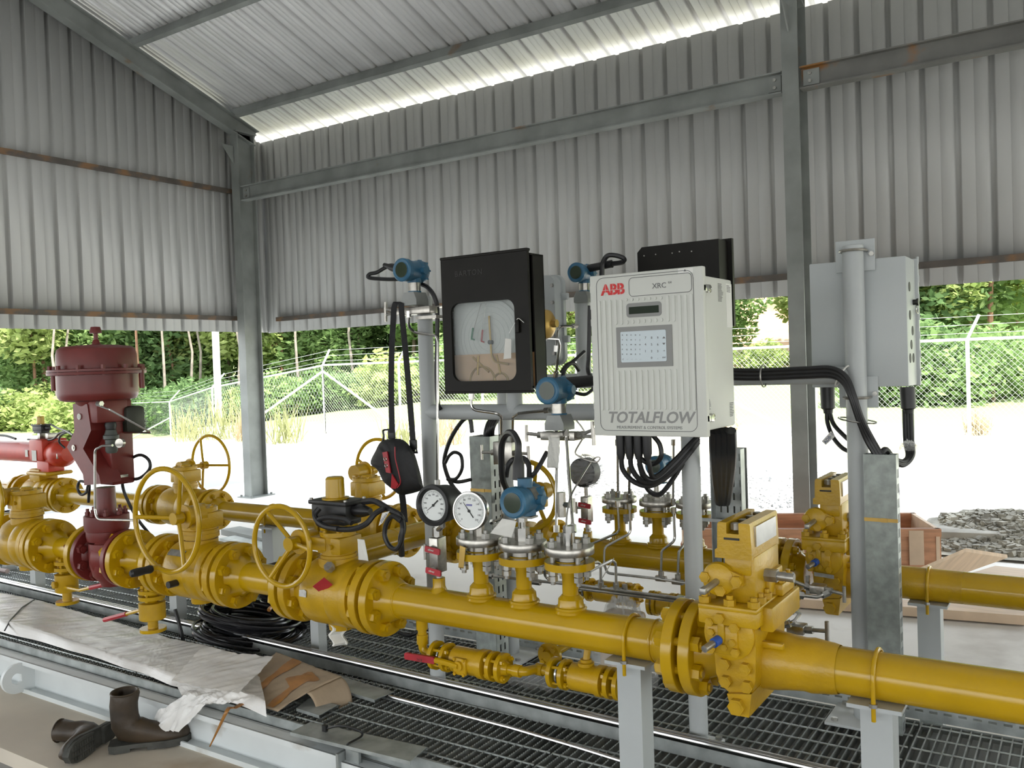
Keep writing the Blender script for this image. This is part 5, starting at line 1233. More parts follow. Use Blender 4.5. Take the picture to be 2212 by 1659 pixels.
# black box back behind the analyser
YB = 3.22; b0, b1 = aY(1377, 560, YB), aY(1572, 540, YB); bz1 = (aY(1377, 532, YB).z+aY(1560, 518, YB).z)/2; bz0 = bz1-.33
bo = V(((b0.x+b1.x)/2, YB, bz0)); bw = b1.x-b0.x
t = thing('recorder_back', 'black box top showing above the white analyser enclosure, seen from behind', 'enclosure', bo)
b = MB(); b.prism([(-bw/2, 0), (bw/2-.045, 0), (bw/2-.045, bz1-bz0), (-bw/2+.02, bz1-bz0), (-bw/2, bz1-bz0-.02)], (0, 0, 0), (1, 0, 0), (0, 0, 1), -.10); part('case', b, BB, t)
b = MB(); b.box((-.012, .105, (bz1-bz0)/2+.005), (bw-.01, .02, bz1-bz0+.01)); b.span((bw/2-.045, .0, .01), (bw/2-.035, .1, bz1-bz0)); part('door_rim', b, BB, t)
for k in range(5): b = MB(); b.cyl((-bw/2+.03+k*.05+(.02 if k == 2 else 0), -.0005, bz1-bz0-.035+.004*math.sin(k*3)), (-bw/2+.03+k*.05+(.02 if k == 2 else 0), -.003, bz1-bz0-.035+.004*math.sin(k*3)), .0025, 8); part('screw', b, M['stainb'], t)
b = MB(); b.box((xs2-bo.x+.12, -.01, .04), (.3, .02, .04)); part('mounting_bar', b, M['galv'], t)
# ================================================================== grey enclosure on the right pole (its back to us)
YE = Y2+.045
e0, e1 = aY(1751, 700, YE), aY(1960, 700, YE); ez1, ez0 = (aY(1749, 569, YE).z+aY(1957, 554, YE).z)/2, (aY(1753, 838, YE).z+aY(1963, 834, YE).z)/2
eo = V(((e0.x+e1.x)/2, YE, ez0)); ew, eh = e1.x-e0.x, ez1-ez0; ed = .175
en = thing('steel_enclosure', 'pale grey steel enclosure turned backwards on the tall right pole', 'enclosure', eo)
b = MB(); b.box((0, ed/2, eh/2), (ew, ed, eh), bev=.004); part('case', b, M['boxgrey'], en)
b = MB(); b.box((.004, ed+.012, eh/2), (ew+.012, .022, eh+.008), bev=.003); part('door', b, M['boxgrey'], en)
for y, z in ((.055, .77), (.055, .55), (.10, .43), (.07, .32), (.04, .215), (.105, .215)):
    b = MB(); b.cyl((ew/2, y, eh*z), (ew/2+.0015, y, eh*z), .0165, 24); part('knockout_hole', b, M['ink'], en, label='dark round cable hole')
b = MB(); b.cyl((ew/2, .125, eh*.655), (ew/2+.016, .125, eh*.655), .010, 14); b.cyl((ew/2+.012, .125, eh*.655), (ew/2+.018, .125, eh*.655), .013, 14); lk = part('door_lock', b, M['black'], en)
b = MB(); b.tube(spline([(ew/2+.014, .125, eh*.645), (ew/2+.01, .12, eh*.59), (ew/2+.012, .14, eh*.565), (ew/2+.01, .165, eh*.60)], 6), .002, 6); part('chain', b, M['stainless'], en)
for k in range(7): b = MB(); b.cyl((ew/2+.008, ed+.008, .03+k*eh*.15), (ew/2+.008, ed+.008, .055+k*eh*.15), .005, 8); part('hinge_knuckle', b, M['boxgrey'], en)
for z, s in ((eh+.028, 1), (-.035, -1)):
    b = MB(); b.box((x4-eo.x+.0, -.008, z*.5+ (eh if s > 0 else 0)*.5), (.13, .006, .11), bev=.002); br = part('mounting_bracket', b, M['boxgrey'], en)
    q = MB(); q.tube([V((x4-eo.x-.041, .02, z)), V((x4-eo.x-.041, -.045, z))]+[V((x4-eo.x-.041*math.cos(a), -.045-.041*math.sin(a), z)) for a in [PI*i/10 for i in range(1, 10)]]+[V((x4-eo.x+.041, -.045, z)), V((x4-eo.x+.041, .02, z))], .005, 8); part('u_bolt', q, M['stainb'], br)
    for dx in (.055,): hexbolt(br, (x4-eo.x+dx, -.012, z-.012*s), (0, -1, 0), .009, M['nickel'])
# ================================================================== vertical cable ducts
def duct(x0p, x1p, py, Yd, ztop, zbot, label, slots=True, band=(), depth=.07):
    X0, X1 = aY(x0p, py, Yd).x, aY(x1p, py, Yd).x; w = X1-X0; h = ztop-zbot
    t = thing('cable_duct', label, 'cable duct', ((X0+X1)/2, Yd, zbot))
    b = MB(); b.box((0, .0, h/2), (w, .004, h)); part('cover', b, mat('mottled_galvanised', (.30, .33, .31), .5, .4, var=.22, scale=26), t)
    b = MB(); slotted(b, (w/2, .0, 0), (0, 0, 1), (0, 1, 0), h, depth, .05, .030, .010, [depth*.35, depth*.7]); part('side_rail', b, M['galv'], t)
    b = MB(); b.box((-w/2, depth/2, h/2), (.002, depth, h)); b.box((0, depth, h/2), (w, .002, h)); part('back', b, M['galv'], t)
    for z in band: b = MB(); b.box((0, -.003, z-zbot), (w+.004, .002, .012)); b.box((.1*w, -.005, z-zbot), (.02, .003, .014)); part('steel_band', b, M['brass'], t)
    return t
duct(1016, 1059, 1000, 3.02, aY(1037, 943, 3.02).z, ZG, 'narrow mottled galvanised cable duct behind the dial thermometer', band=[aY(1040, 1059, 3.02).z], depth=.09)
duct(1868, 1938, 1100, 3.11, aY(1902, 982, 3.11).z, ZG, 'wide mottled galvanised cable duct beside the tall right pole', band=[aY(1900, 1123, 3.11).z], depth=.05)
X0, X1 = aY(1545, 1100, 3.36).x, aY(1610, 1100, 3.36).x; zt_ = aY(1580, 968, 3.36).z
t = thing('cable_ladder', 'upright slotted galvanised cable tray behind the white analyser stand, black cables running down it', 'cable tray', ((X0+X1)/2, 3.36, 0)); w = X1-X0
b = MB(); slotted(b, (-w/2, 0, 0), (0, 0, 1), (1, 0, 0), zt_, w, .052, .028, .0075, [w*.2, w*.42, w*.64, w*.86]); part('perforated_sheet', b, M['galv'], t)
b = MB(); b.box((0, .035, zt_/2), (w, .002, zt_)); part('back_sheet', b, M['steelgrey'], t)
b = MB(); b.box((w/2, -.02, zt_/2), (.003, .045, zt_)); b.box((-w/2, -.02, zt_/2), (.003, .045, zt_)); part('side_rail', b, M['galv'], t)
b = MB(); b.box((-w/2-.03, -.05, aY(1530, 1124, 3.3).z), (.16, .012, .012)); part('clamp_arm', b, M['polegrey'], t)
# ================================================================== transmitters and gauges
BL = M['blue']
def transmitter(head, label, k=1.0, neck=True, base=True, yaw=0, plate_=False, top=False):
    t = thing('transmitter', label, 'transmitter', head, (0, 0, yaw)); S = lambda *a: tuple(q*k for q in a)
    b = MB(); b.lathe(S(0, -.080, 0), (0, 1, 0), [(0, 0), (0, .030*k), (.002*k, .030*k), (.002*k, .034*k), (0, .040*k), (.004*k, .0445*k), (.026*k, .0445*k), (.030*k, .040*k), (.034*k, .039*k), (.082*k, .039*k), (.086*k, .042*k), (.104*k, .0435*k), (.120*k, .0415*k), (.122*k, .036*k), (.123*k, 0)], 32)
    b.cyl(S(0, -.005, -.045), S(0, -.005, 0), .027*k, 20); hs = part('housing', b, BL, t)
    for k_ in range(8):
        a = k_*PI/4; q = MB(); q.box((.0425*k*math.cos(a), .032*k, .0425*k*math.sin(a)), (.007*k, .018*k, .007*k)); part('cap_lug', q, BL, hs)
    b = MB(); b.lathe(S(0, -.0785, 0), (0, -1, 0), [(0, 0), (0, .0295*k), (.0015*k, .029*k), (.002*k, 0)], 28); part('display_glass', b, mat('lens_green', (.035, .05, .03), .08, var=.2), t, label='dark glass lens')
    for sx in (1, -1): b = MB(); b.cyl(S(sx*.03, .0, .0), S(sx*.055, .0, .0), .015*k, 14); part('conduit_entry', b, BL, t)
    if plate_:
        b = MB(); b.box(S(.034, .0, .018), S(.004, .045, .034), MX.Rotation(math.radians(-35), 3, 'Y')); part('nameplate', b, M['stainb'], t); b = MB(); b.box(S(.012, -.0, .038), S(.03, .05, .003), MX.Rotation(math.radians(20), 3, 'Y')); part('nameplate', b, M['stainb'], t)
    if top: b = MB(); b.cyl(S(0, -.01, .03), S(0, -.01, .062), .022*k, 18); part('conduit_boss', b, BL, t)
    if neck:
        b = MB(); b.cyl(S(0, -.005, -.078), S(0, -.005, -.04), .0235*k, 22); part('neck', b, M['stainb'], t)
        b = MB(); b.cyl(S(0, -.005, -.083), S(0, -.005, -.077), .026*k, 22); part('neck_ring', b, BL, t)
    if base:
        b = MB(); b.prism([(-.024*k, 0), (.024*k, 0), (.036*k, -.028*k), (.036*k, -.05*k), (-.036*k, -.05*k), (-.036*k, -.028*k)], S(0, -.041, -.082), (1, 0, 0), (0, 0, 1), -.072*k); part('sensor_body', b, mat('cast_steel_grey', (.30, .31, .30), .5, .4, var=.15), t)
    return t
def manifold(c, w, label, ths=((-1, 0), (1, 0)), h=.028, stem=.05):
    t = thing('valve_manifold', label, 'manifold', c)
    b = MB(); b.box((0, 0, 0), (w, .05, h), bev=.003); part('block', b, M['stainb'], t)
    for sx, dz in ths:
        d = V((sx, -.15, dz)).normalized(); a = V((sx*w/2, 0, 0))
        b = MB(); b.cyl(a, a+d*.022, .012, 6); b.cyl(a+d*.02, a+d*(stem+.012), .006, 10); bn = part('bonnet', b, M['nickel'], t)
        p = a+d*(stem+.014); b = MB(); b.cyl(p-V((0, .0, .028)), p+V((0, 0, .028)), .0062, 10); part('t_handle', b, M['stainb'], bn)
    return t
h1_ = aY(896, 586, 2.62); transmitter(h1_, 'blue pressure transmitter at top of the left stand pole, the bag straps looped beneath it')
manifold(h1_+V((.0, 0, -.152)), .17, 'stainless manifold block under the top left blue transmitter', ths=((-1, .25), (-1, -.1)))
b = MB(); c = h1_+V((0, 0, -.152)); b.box(c+V((.085, .05, .012)), (.09, .06, .004)); b.box(c+V((.05, .02, -.028)), (.10, .05, .012)); 
b.ring(V((x1, Y1, c.z)), (0, 0, 1), RP+.006, .005, 28, 8); solo('mounting_bracket', b, M['stainb'], 'stainless bracket clamping the top left manifold to the pole', 'bracket')
h2_ = aY(1208, 842, 2.50); transmitter(h2_, 'blue pressure transmitter in front of the crossbar just left of the white analyser')
manifold(h2_+V((.0, 0, -.152)), .13, 'stainless manifold with T handles under the blue transmitter left of the analyser', ths=((-1, .1), (1, .0), (1, .35)))
h3_ = aY(1262, 591, Y2-.03); transmitter(h3_, 'blue transmitter turned end-on behind the top left corner of the analyser', k=.9)
h4_ = aY(1139, 1078, 2.30); transmitter(h4_, 'blue temperature transmitter above the middle branch flange of the front meter tube', k=1.08, neck=False, base=False, plate_=True, top=True)
h5_ = aY(1429, 1003, DB); transmitter(h5_, 'blue transmitter on the rear meter tube, half hidden behind the bundled black cables', k=.95, neck=True, base=False)
def stem(name, a, b_, r, label, m=None, nuts=(), cat='fitting'):
    a, b_ = V(a), V(b_); q = MB(); q.cyl(a, b_, r, 16); d = (b_-a).normalized()
    for f, rr, hh in nuts: q.hexa(a+(b_-a)*f, d, rr, hh)
    return solo(name, q, m or M['stainless'], label, cat)
ztN = [z for _, z in NOZ]
stem('thermowell', (NOZ[1][0], DA, ztN[1]-.003), (NOZ[1][0], DA, h4_.z-.03), .0125, 'stainless thermowell stem between the middle branch flange and the blue transmitter', nuts=((0, .024, .045), (.6, .018, .02)))
b = MB(); b.box(h4_+V((0, -.0, -.055)), (.05, .04, .006)); solo('mounting_bracket', b, M['nickel'], 'dark clamp plate under the blue temperature transmitter', 'bracket')
h5z = NOZB[1][1]; stem('thermowell', (NOZB[1][0], DB, h5z-.003), (NOZB[1][0], DB, h5_.z-.07), .012, 'stainless stem under the rear blue transmitter', nuts=((0, .022, .04),))
# dial thermometer
cth = aY(1013, 1104, 2.235); nrm = V((.10, -1, .06)).normalized()
t = thing('dial_thermometer', 'round white dial thermometer with steel rim on the left front branch flange', 'thermometer', cth)
b = MB(); b.lathe(-nrm*.030, nrm, [(0, 0), (0, .055), (.006, .061), (.026, .0625), (.030, .0605), (.030, .056), (.027, .056), (.027, 0)], 48); part('case', b, M['stainless'], t)
uu = V((0, 0, 1)).cross(-nrm).normalized(); ux = nrm.cross(V((0, 0, 1))).normalized()*-1; uz = nrm.cross(ux)*1; 
if uz.z < 0: uz = -uz
if ux.x < 0: ux = -ux
def dial_face(t, n, ux, uz, R, off, ticks, nums, rn, size, needle, nl, tail, a0=225, a1=-45, m=None):
    b = MB(); b.lathe(n*off, n, [(0, 0), (0, R), (.0008, R), (.0008, 0)], 48); f = part('dial', b, M['dial'], t, label='white dial face')
    b = MB()
    for i in range(ticks+1):
        a = math.radians(a0+(a1-a0)*i/ticks); d = ux*math.cos(a)+uz*math.sin(a); L = R*.10 if i % 5 else R*.16
        p = n*(off+.0012)+d*(R*.95); q = p-d*L; s = d.cross(n)*.0005; b.add([p+s, p-s, q-s, q+s], [(0, 1, 2, 3)])
    part('scale_marks', b, M['ink'], f, smooth=0)
    for i, s in enumerate(nums):
        a = math.radians(a0+(a1-a0)*i/(len(nums)-1)); d = ux*math.cos(a)+uz*math.sin(a)
        lettering(s, size, M['ink'], f, n*(off+.0012)+d*(R*rn), ux, uz, depth=.0001)
    a = math.radians(needle); d = ux*math.cos(a)+uz*math.sin(a); s = d.cross(n); b = MB(); o_ = n*(off+.003)
    b.prism([(-tail, -.0016), (0, -.0014), (nl, -.0004), (nl, .0004), (0, .0014), (-tail, .0016)], o_, d, s, .0008); b.cyl(n*(off+.001), n*(off+.0045), .0045, 14); part('needle', b, M['ink'], f)
dial_face(t, nrm, ux, uz, .055, -.0025, 50, [str(k) for k in range(0, 201, 20)], .70, .0085, 128, .036, .026)
b = MB(); b.prism(rrect(.022, .006, .001), nrm*(-.0012)+uz*.019, ux, uz, .0003); part('maker_mark', b, mat('violet_print', (.20, .20, .42), .5), t)
pe = V((NOZ[0][0], DA, ztN[0]-.002))-cth; b = MB(); b.tube([-nrm*.02-uz*.0, -nrm*.05-uz*.01, pe+V((0, 0, .05)), pe], .006, 10, fil=.03); part('stem', b, M['stainless'], t)
b = MB(); b.hexa(pe+V((0, 0, 0)), (0, 0, 1), .017, .045); part('stem_nut', b, M['stainb'], t)
# pressure gauge, black cased
cpg = aY(934, 1092, 2.225); nrm = V((0, -1, .02)).normalized(); ux, uz = V((1, 0, 0)), V((0, .02, 1)).normalized()
t = thing('pressure_gauge', 'black cased pressure gauge with white dial left of the dial thermometer', 'gauge', cpg)
b = MB(); b.lathe(-nrm*.085, nrm, [(0, 0), (0, .050), (.008, .060), (.06, .064), (.078, .069), (.088, .067), (.090, .058), (.084, .052), (.078, .050), (.078, 0)], 48); part('case', b, M['black'], t)
dial_face(t, nrm, ux, uz, .050, -.007, 50, [str(k) for k in range(0, 1001, 100)], .70, .0075, 215, .034, .0)
a = math.radians(42); d_ = ux*math.cos(a)+uz*math.sin(a); b = MB(); b.prism([(0, -.0022), (.026, -.002), (.026, .002), (0, .0022)], nrm*-.004, d_, d_.cross(nrm), .0008); part('needle_tail', b, M['ink'], t)
zg0 = ZA+RA+.038
b = MB(); b.cyl(V((XG, DA, zg0+.001))-cpg, V((XG, DA, aY(949, 1130, DA).z))-cpg, .0105, 14); sp_ = V((XG, DA, 0))-cpg
zA_, zB_ = aY(949, 1158, DA).z-cpg.z, aY(949, 1238, DA).z-cpg.z
part('stem', b, M['stainless'], t)
b = MB(); b.tube([V((0, .05, -.055)), V((0, .05, -.075)), V((sp_.x, sp_.y, zA_+.02))], .010, 12); b.hexa(V((sp_.x, sp_.y, zA_)), (0, 0, 1), .018, .03); part('connector', b, M['stainless'], t)
def dbb(x, y, z0, z1, label, zh):
    t = thing('block_valve', label, 'valve', (x, y, z0))
    b = MB(); b.box((0, 0, (z1-z0)/2), (.036, .05, z1-z0), bev=.003); part('block', b, M['stainb'], t)
    for z in zh:
        q = MB(); q.cyl((.0, -.025, z-z0), (0, -.042, z-z0), .010, 10); hb = part('valve_stem', q, M['nickel'], t)
        q = MB(); q.prism(rrect(.062, .020, .004, 3, .012, 0), (0, -.040, z-z0), (1, 0, -.12), (.12, 0, 1), .006); hn = part('handle', q, M['redgrip'], hb, label='red lever handle')
        lettering('oliver', .011, M['paper'], hb, (.008, -.0475, z-z0), (1, 0, -.12), (.12, 0, 1), depth=.0003)
    q = MB(); q.cyl((-.018, 0, (z1-z0)*.55), (-.045, -.01, (z1-z0)*.55), .006, 10); bl = part('bleed_stem', q, M['nickel'], t); q = MB(); q.cyl((-.047, -.01, (z1-z0)*.55-.026), (-.047, -.01, (z1-z0)*.55+.026), .0055, 10); part('t_handle', q, M['stainb'], bl)
    return t
z0, z1 = aY(949, 1235, DA).z, aY(949, 1160, DA).z
dbb(XG, DA, z0, z1, 'stainless block valve with two red handles under the black pressure gauge', (aY(955, 1183, DA).z, aY(952, 1228, DA).z))
# wrapped gauge on the rear tube
cw = aY(1265, 1019, DB); t = thing('wrapped_gauge', 'black round gauge still wrapped in clear film above the rear meter tube', 'gauge', cw)
b = MB(); b.lathe((0, .035, 0), (0, -1, 0), [(0, 0), (0, .055), (.01, .062), (.07, .064), (.075, .055), (.075, 0)], 32); part('case', b, M['black'], t)
zz0 = aY(1265, 1164, DB).z; b = MB(); b.cyl((0, 0, -.06), (0, 0, zz0-cw.z-.01), .009, 12); b.hexa((0, 0, zz0-cw.z+.02), (0, 0, 1), .016, .03); part('stem', b, M['stainless'], t)
b = lump((.082, .065, .075), .14, 7); b2 = lump((.082, .065, .075), .14, 9); 
for v in b2.v: v.z = -v.z*.9
b.add(b2.v, b2.f); part('film_wrap', b, M['film'], t, smooth=80)
dbb(cw.x, DB, aY(1265, 1128, DB).z, aY(1265, 1072, DB).z, 'stainless block valve with two red handles on the rear meter tube', (aY(1272, 1088, DB).z, aY(1272, 1122, DB).z))
b = MB(); b.lathe((cw.x, DB, ZB+RB-.006), (0, 0, 1), [(0, 0), (0, .026), (.012, .021), (.035, .02), (.036, 0)], 20); solo('gauge_tap', b, YEL, 'yellow tap boss under the film-wrapped gauge', 'pipe fitting')
# fittings on the third front branch
x3_, z3_ = NOZ[2][0], ztN[2]
b = MB(); b.cyl((x3_, DA, z3_-.003), (x3_, DA, z3_+.04), .019, 18); b.hexa((x3_, DA, z3_+.04), (0, 0, 1), .017, .02); solo('thermowell', b, M['stainless'], 'short stainless thermowell on the right branch flange of the front meter tube', 'fitting')
# ================================================================== instrument tubing
ST = M['stainless']
def tl(label, pts, r=.0055, m=None, fil=.03, cat='tubing', name='instrument_tube', ends=True):
    """pts: (px, py, Y)"""
    P = [aY(*p) for p in pts]; b = MB(); b.tube(P, r, 8, fil=fil)
    if ends:
        for a, c in ((P[0], P[1]), (P[-1], P[-2])): d = (c-a).normalized(); b.hexa(a, d, r*2.0, r*4.5)
    return solo(name, b, m or ST, label, cat)
tl('bent stainless tube from under the black chart recorder to the small manifold', [(1019, 848, 2.60), (1017, 885, 2.60), (1075, 893, 2.62), (1083, 900, 2.66), (1083, 952, 2.70)])
tl('bent stainless tube from the blue transmitter left of the analyser to the small manifold', [(1187, 886, 2.52), (1120, 893, 2.60), (1108, 901, 2.66), (1107, 952, 2.70)])
tl('stainless tube from the top left manifold bending down along the left stand pole', [(882, 672, 2.60), (883, 706, 2.60), (895, 718, 2.62), (941, 725, 2.655), (946, 735, 2.655), (945, 1050, 2.655)])
tl('thin stainless tube from behind the chart recorder to the stub pole', [(1172, 730, 2.75), (1205, 732, 2.9), (1209, 745, 2.95), (1200, 815, 3.0)])
tl('thin stainless tube entering the stub pole at its middle', [(1202, 760, 2.98), (1205, 705, 2.98), (1245, 704, 3.1)])
mf = manifold(aY(1093, 978, 2.72), .085, 'two-valve stainless manifold with T handles behind the tall black gland', ths=((-1, 0), (1, .0)), h=.085)
tl('upright stainless tube, leftmost behind the third front branch', [(1202, 930, 2.50), (1202, 1150, 2.42)], .005)
tl('upright stainless tube rising from the third front branch flange to the manifold', [(1222, 930, 2.48), (1238, 1150, 2.33)], .0055)
tl('tall stainless tube behind the two-valve manifold', [(1082, 1008, 2.74), (1086, 1120, 2.74), (1062, 1128, 2.78)], .0055)
# needle valve in the middle tubes
c = aY(1213, 1090, 2.44); b = MB(); b.hexa(c+V((0, 0, -.04)), (0, 0, 1), .014, .08); b.cyl(c, c+V((.04, 0, 0)), .009, 10); b.cyl(c+V((.045, 0, -.022)), c+V((.045, 0, .022)), .006, 8); solo('needle_valve', b, M['stainb'], 'small stainless needle valve on the upright tubes behind the third branch', 'valve')
P = [aY(x, y, 2.34) for x, y in ((1224, 1150), (1224, 1118), (1232, 1075), (1250, 1040))]+[aY(x, y, 2.5) for x, y in ((1275, 1000), (1288, 988), (1296, 990), (1288, 998), (1268, 994), (1250, 985), (1243, 975), (1262, 940), (1258, 925), (1245, 908))]
b = MB(); b.tube(spline(P, 6), .0028, 6); solo('sensor_wire', b, M['stainb'], 'thin grey wire looping from the third front branch up to the wrapped gauge', 'wire')
# tubing from the rear branches
tl('stainless tube stepping down from the first rear branch flange, front one', [(1334, 1082, 3.32), (1338, 1150, 3.32), (1275, 1176, 3.30), (1262, 1182, 3.2)])
tl('stainless tube stepping down from the first rear branch, rear one', [(1360, 1088, 3.32), (1362, 1152, 3.32), (1306, 1182, 3.24), (1305, 1220, 3.22), (1312, 1238, 3.20), (1420, 1250, 3.18), (1560, 1272, 3.16)])
tl('stainless tube stepping down in front of the rear meter tube, left of a pair', [(1455, 1096, 3.32), (1458, 1168, 3.32), (1429, 1190, 3.26), (1428, 1248, 3.2)])
tl('stainless tube stepping down in front of the rear meter tube, right of a pair', [(1481, 1110, 3.32), (1481, 1172, 3.32), (1466, 1192, 3.26), (1464, 1254, 3.2)])
for (x0, x1, lab) in ((1455, 1454, 'left'), (1480, 1481, 'right')): tl('long upright stainless tube from the rear branch up behind the analyser, %s of a pair' % lab, [(x0, 950, 3.30), (x1, 1090, 3.32)], .005)
tl('tall stainless tube standing on the first rear branch flange, left of a pair', [(1334, 950, 3.3), (1335, 1074, 3.34)], .0055); tl('tall stainless tube standing on the first rear branch flange, right of a pair', [(1360, 1010, 3.3), (1359, 1078, 3.34)], .0055)
tl('long horizontal stainless tube behind the front branches, upper of a stacked pair', [(1053, 1243, 2.85), (1113, 1250, 2.85), (1250, 1264, 2.84), (1480, 1294, 2.83)], .006)
tl('long horizontal stainless tube behind the front branches, lower of a stacked pair', [(1240, 1270, 2.84), (1480, 1301, 2.83)], .006)
tl('stainless tube hooking down behind the middle front branch', [(1176, 1200, 2.80), (1177, 1245, 2.84), (1190, 1256, 2.85), (1250, 1262, 2.85)])
tl('stainless riser hooking back towards the third front branch, nearer one', [(1298, 1272, 2.84), (1297, 1218, 2.84), (1290, 1214, 2.82), (1240, 1228, 2.6)]); tl('stainless riser hooking back towards the third front branch, taller one', [(1331, 1276, 2.84), (1330, 1216, 2.84), (1322, 1210, 2.82), (1270, 1236, 2.6), (1245, 1244, 2.5)])
for px, py in ((1157, 1257), (1298, 1270), (1331, 1275), (1350, 1280)):
    c = aY(px, py, 2.85); b = MB(); b.hexa(c-V((.022, 0, 0)), (1, 0, 0), .012, .044); b.hexa(c, (0, 0, 1), .010, .03); solo('tube_tee', b, M['stainb'], {1157: 'stainless tee behind the middle branch riser', 1298: 'stainless tee under the nearer hooked riser', 1331: 'stainless tee under the taller hooked riser', 1350: 'stainless union right of the taller hooked riser'}[px], 'fitting')
for px, py, lab in ((1428, 1250, 'left'), (1464, 1257, 'right')):
    c = aY(px, py, 3.19); b = MB(); b.hexa(c-V((.022, 0, 0)), (1, 0, 0), .012, .044); b.hexa(c, (0, 0, 1), .010, .03); solo('tube_tee', b, M['stainb'], 'stainless tee below the rear meter tube, %s one' % lab, 'fitting')
tl('steel cable tie tail standing up from the hooked riser', [(1300, 1250, 2.80), (1326, 1206, 2.76)], .0016, M['paper'], ends=False, name='cable_tie')
# valves with tubes at the orifice fittings
c = aY(1722, 1357, 2.60); manifold(c, .05, 'small steel needle valve with T handle behind the front orifice fitting', ths=((1, .1),), h=.025)
tl('stainless tube loop behind the front orifice fitting', [(1688, 1350, 2.55), (1715, 1345, 2.55), (1728, 1325, 2.6), (1720, 1320, 2.66), (1695, 1318, 2.66)], .006)
c = aY(1768, 1272, 3.10); manifold(c, .05, 'steel needle valve with handles on the front of the rear orifice fitting', ths=((-1, .35), (1, -.1)), h=.03)
tl('stainless tube running left from the rear orifice fitting to the front one', [(1716, 1284, 3.0), (1765, 1290, 3.06), (1790, 1278, 3.10)], .007)
tagplate(thing('tag_plate', 'grey engraved tag on the rear orifice fitting', 'tag', aY(1780, 1243, 3.24)), (0, 0, 0), (1, 0, -.06), (0, 0, 1), .07, .014, M['nickel'], name='plate')
c = aY(1745, 1265, 3.12); b = MB(); b.box(c, (.012, .012, .07)); solo('steel_bar', b, M['stainb'], 'upright steel bar handle on the rear orifice fitting flange', 'handle')
# ================================================================== paper tags hanging
def hang(name, pts, Y, label, m=None, cat='tag', crk=.0012):
    P = [aY(px, py, Y) for px, py in pts]
    b = MB(); b.grid(lambda u, w: (P[0].lerp(P[1], u)).lerp(P[3].lerp(P[2], u), w)+V((0, -crk*wr(u*.3, w*.3, 3), 0)), 14, 18)
    o = solo(name, b, m or M['paper'], label, cat, smooth=80); md = o.modifiers.new('thickness', 'SOLIDIFY'); md.thickness = .0008; return o
hang('plastic_bag', [(1185, 942), (1210, 945), (1206, 1012), (1180, 1010)], 2.44, 'crumpled pale plastic bag tied under the manifold left of the analyser', crk=.008)
hang('paper_tag', [(1059, 1152), (1085, 1120), (1116, 1126), (1105, 1162)], 2.22, 'white printed paper tag hanging between the dial thermometer and the blue transmitter')
b = MB()
for k in range(6):
    a, c = aY(1083+k*3.5, 1126+k*4.5, 2.213), aY(1106+k*1.5, 1128+k*4.5, 2.213); b.tube([a, c], .0006, 4)
hang('paper_tag', [(772, 1164), (787, 1166), (796, 1212), (774, 1209)], 2.22, 'white paper tag hanging beside the gear operator under the black switch box')
o = hang('paper_tag', [(826, 1108), (842, 1104), (826, 1130), (818, 1136)], 2.21, 'white cable marker on the switch box cable', crk=.0002); lettering('ZSO-01A', .011, mat('blue_ink', (.03, .05, .15), .6), o, aY(829, 1119, 2.206)-o.location, aY(842, 1104, 2.2)-aY(820, 1134, 2.2), (-.6, 0, .5), depth=.0002)
hang('metal_strip', [(993, 1178), (1006, 1183), (1001, 1228), (990, 1226)], 2.215, 'yellowish metal tag strip wired to the left branch flange', M['brass'], crk=.0003)
o = hang('cable_marker', [(1775, 953), (1795, 931), (1804, 943), (1784, 961)], 3.2, 'white cable marker on the looped cables left of the tall pole', crk=.0002); lettering('ADB-1', .016, bpy.data.materials['blue_ink'], o, aY(1790, 947, 3.195)-o.location, aY(1798, 935, 3.2)-aY(1780, 957, 3.2), (-.5, 0, .5), depth=.0002)
# ================================================================== black cables
CB = M['rubber']
def cab(label, pts, r=.009, n=7, name='black_cable', m=None):
    P = [aY(*p) for p in pts]; b = MB(); b.tube(spline(P, n), r, 8); return solo(name, b, m or CB, label, 'cable')
cab('black cable loop left of the top left blue transmitter', [(862, 580, 2.63), (840, 575, 2.63), (815, 588, 2.64), (799, 592, 2.64), (797, 600, 2.64), (830, 603, 2.65), (858, 603, 2.66), (875, 600, 2.67)], .008)
b = MB(); a_, c_ = aY(862, 582, 2.63), aY(828, 572, 2.63); b.lathe(a_, c_-a_, [(0, 0), (0, .018), (.04, .016), (.06, .010), (.08, .009), (.08, 0)], 14); solo('cable_gland', b, CB, 'tapered black gland on the left side of the top left blue transmitter', 'gland')
cab('black cable from the top left blue transmitter down the stand pole', [(905, 612, 2.66), (925, 622, 2.66), (940, 645, 2.66), (945, 680, 2.67), (943, 800, 2.672), (946, 870, 2.672), (952, 885, 2.68)], .009)
cab('black cable curving below the crossbar beside the left stand pole', [(1020, 935, 2.85), (1015, 905, 2.85), (1000, 908, 2.85), (975, 945, 2.85), (960, 990, 2.85), (964, 1020, 2.85), (978, 1050, 2.86), (1000, 1075, 2.9)], .009)
cab('black cable round loop hanging left of the narrow cable duct', [(966, 1035, 2.84), (985, 1034, 2.84), (998, 1012, 2.84), (996, 985, 2.84), (982, 977, 2.84), (970, 985, 2.84), (962, 1000, 2.84)], .0075)
cab('black cable plugged into the left side of the narrow cable duct', [(970, 1036, 2.86), (990, 1041, 2.9), (1017, 1036, 2.98)], .008)
for k in range(4): cab('thick black cable entering the top of the narrow cable duct, %s of four' % ('first', 'second', 'third', 'last')[k], [(1048+k*5, 950, 3.05+k*.012), (1050+k*5, 930-k*2, 3.05), (1058+k*6, 910-k*2, 3.08), (1075+k*4, 902-k*3, 3.1)], .010)
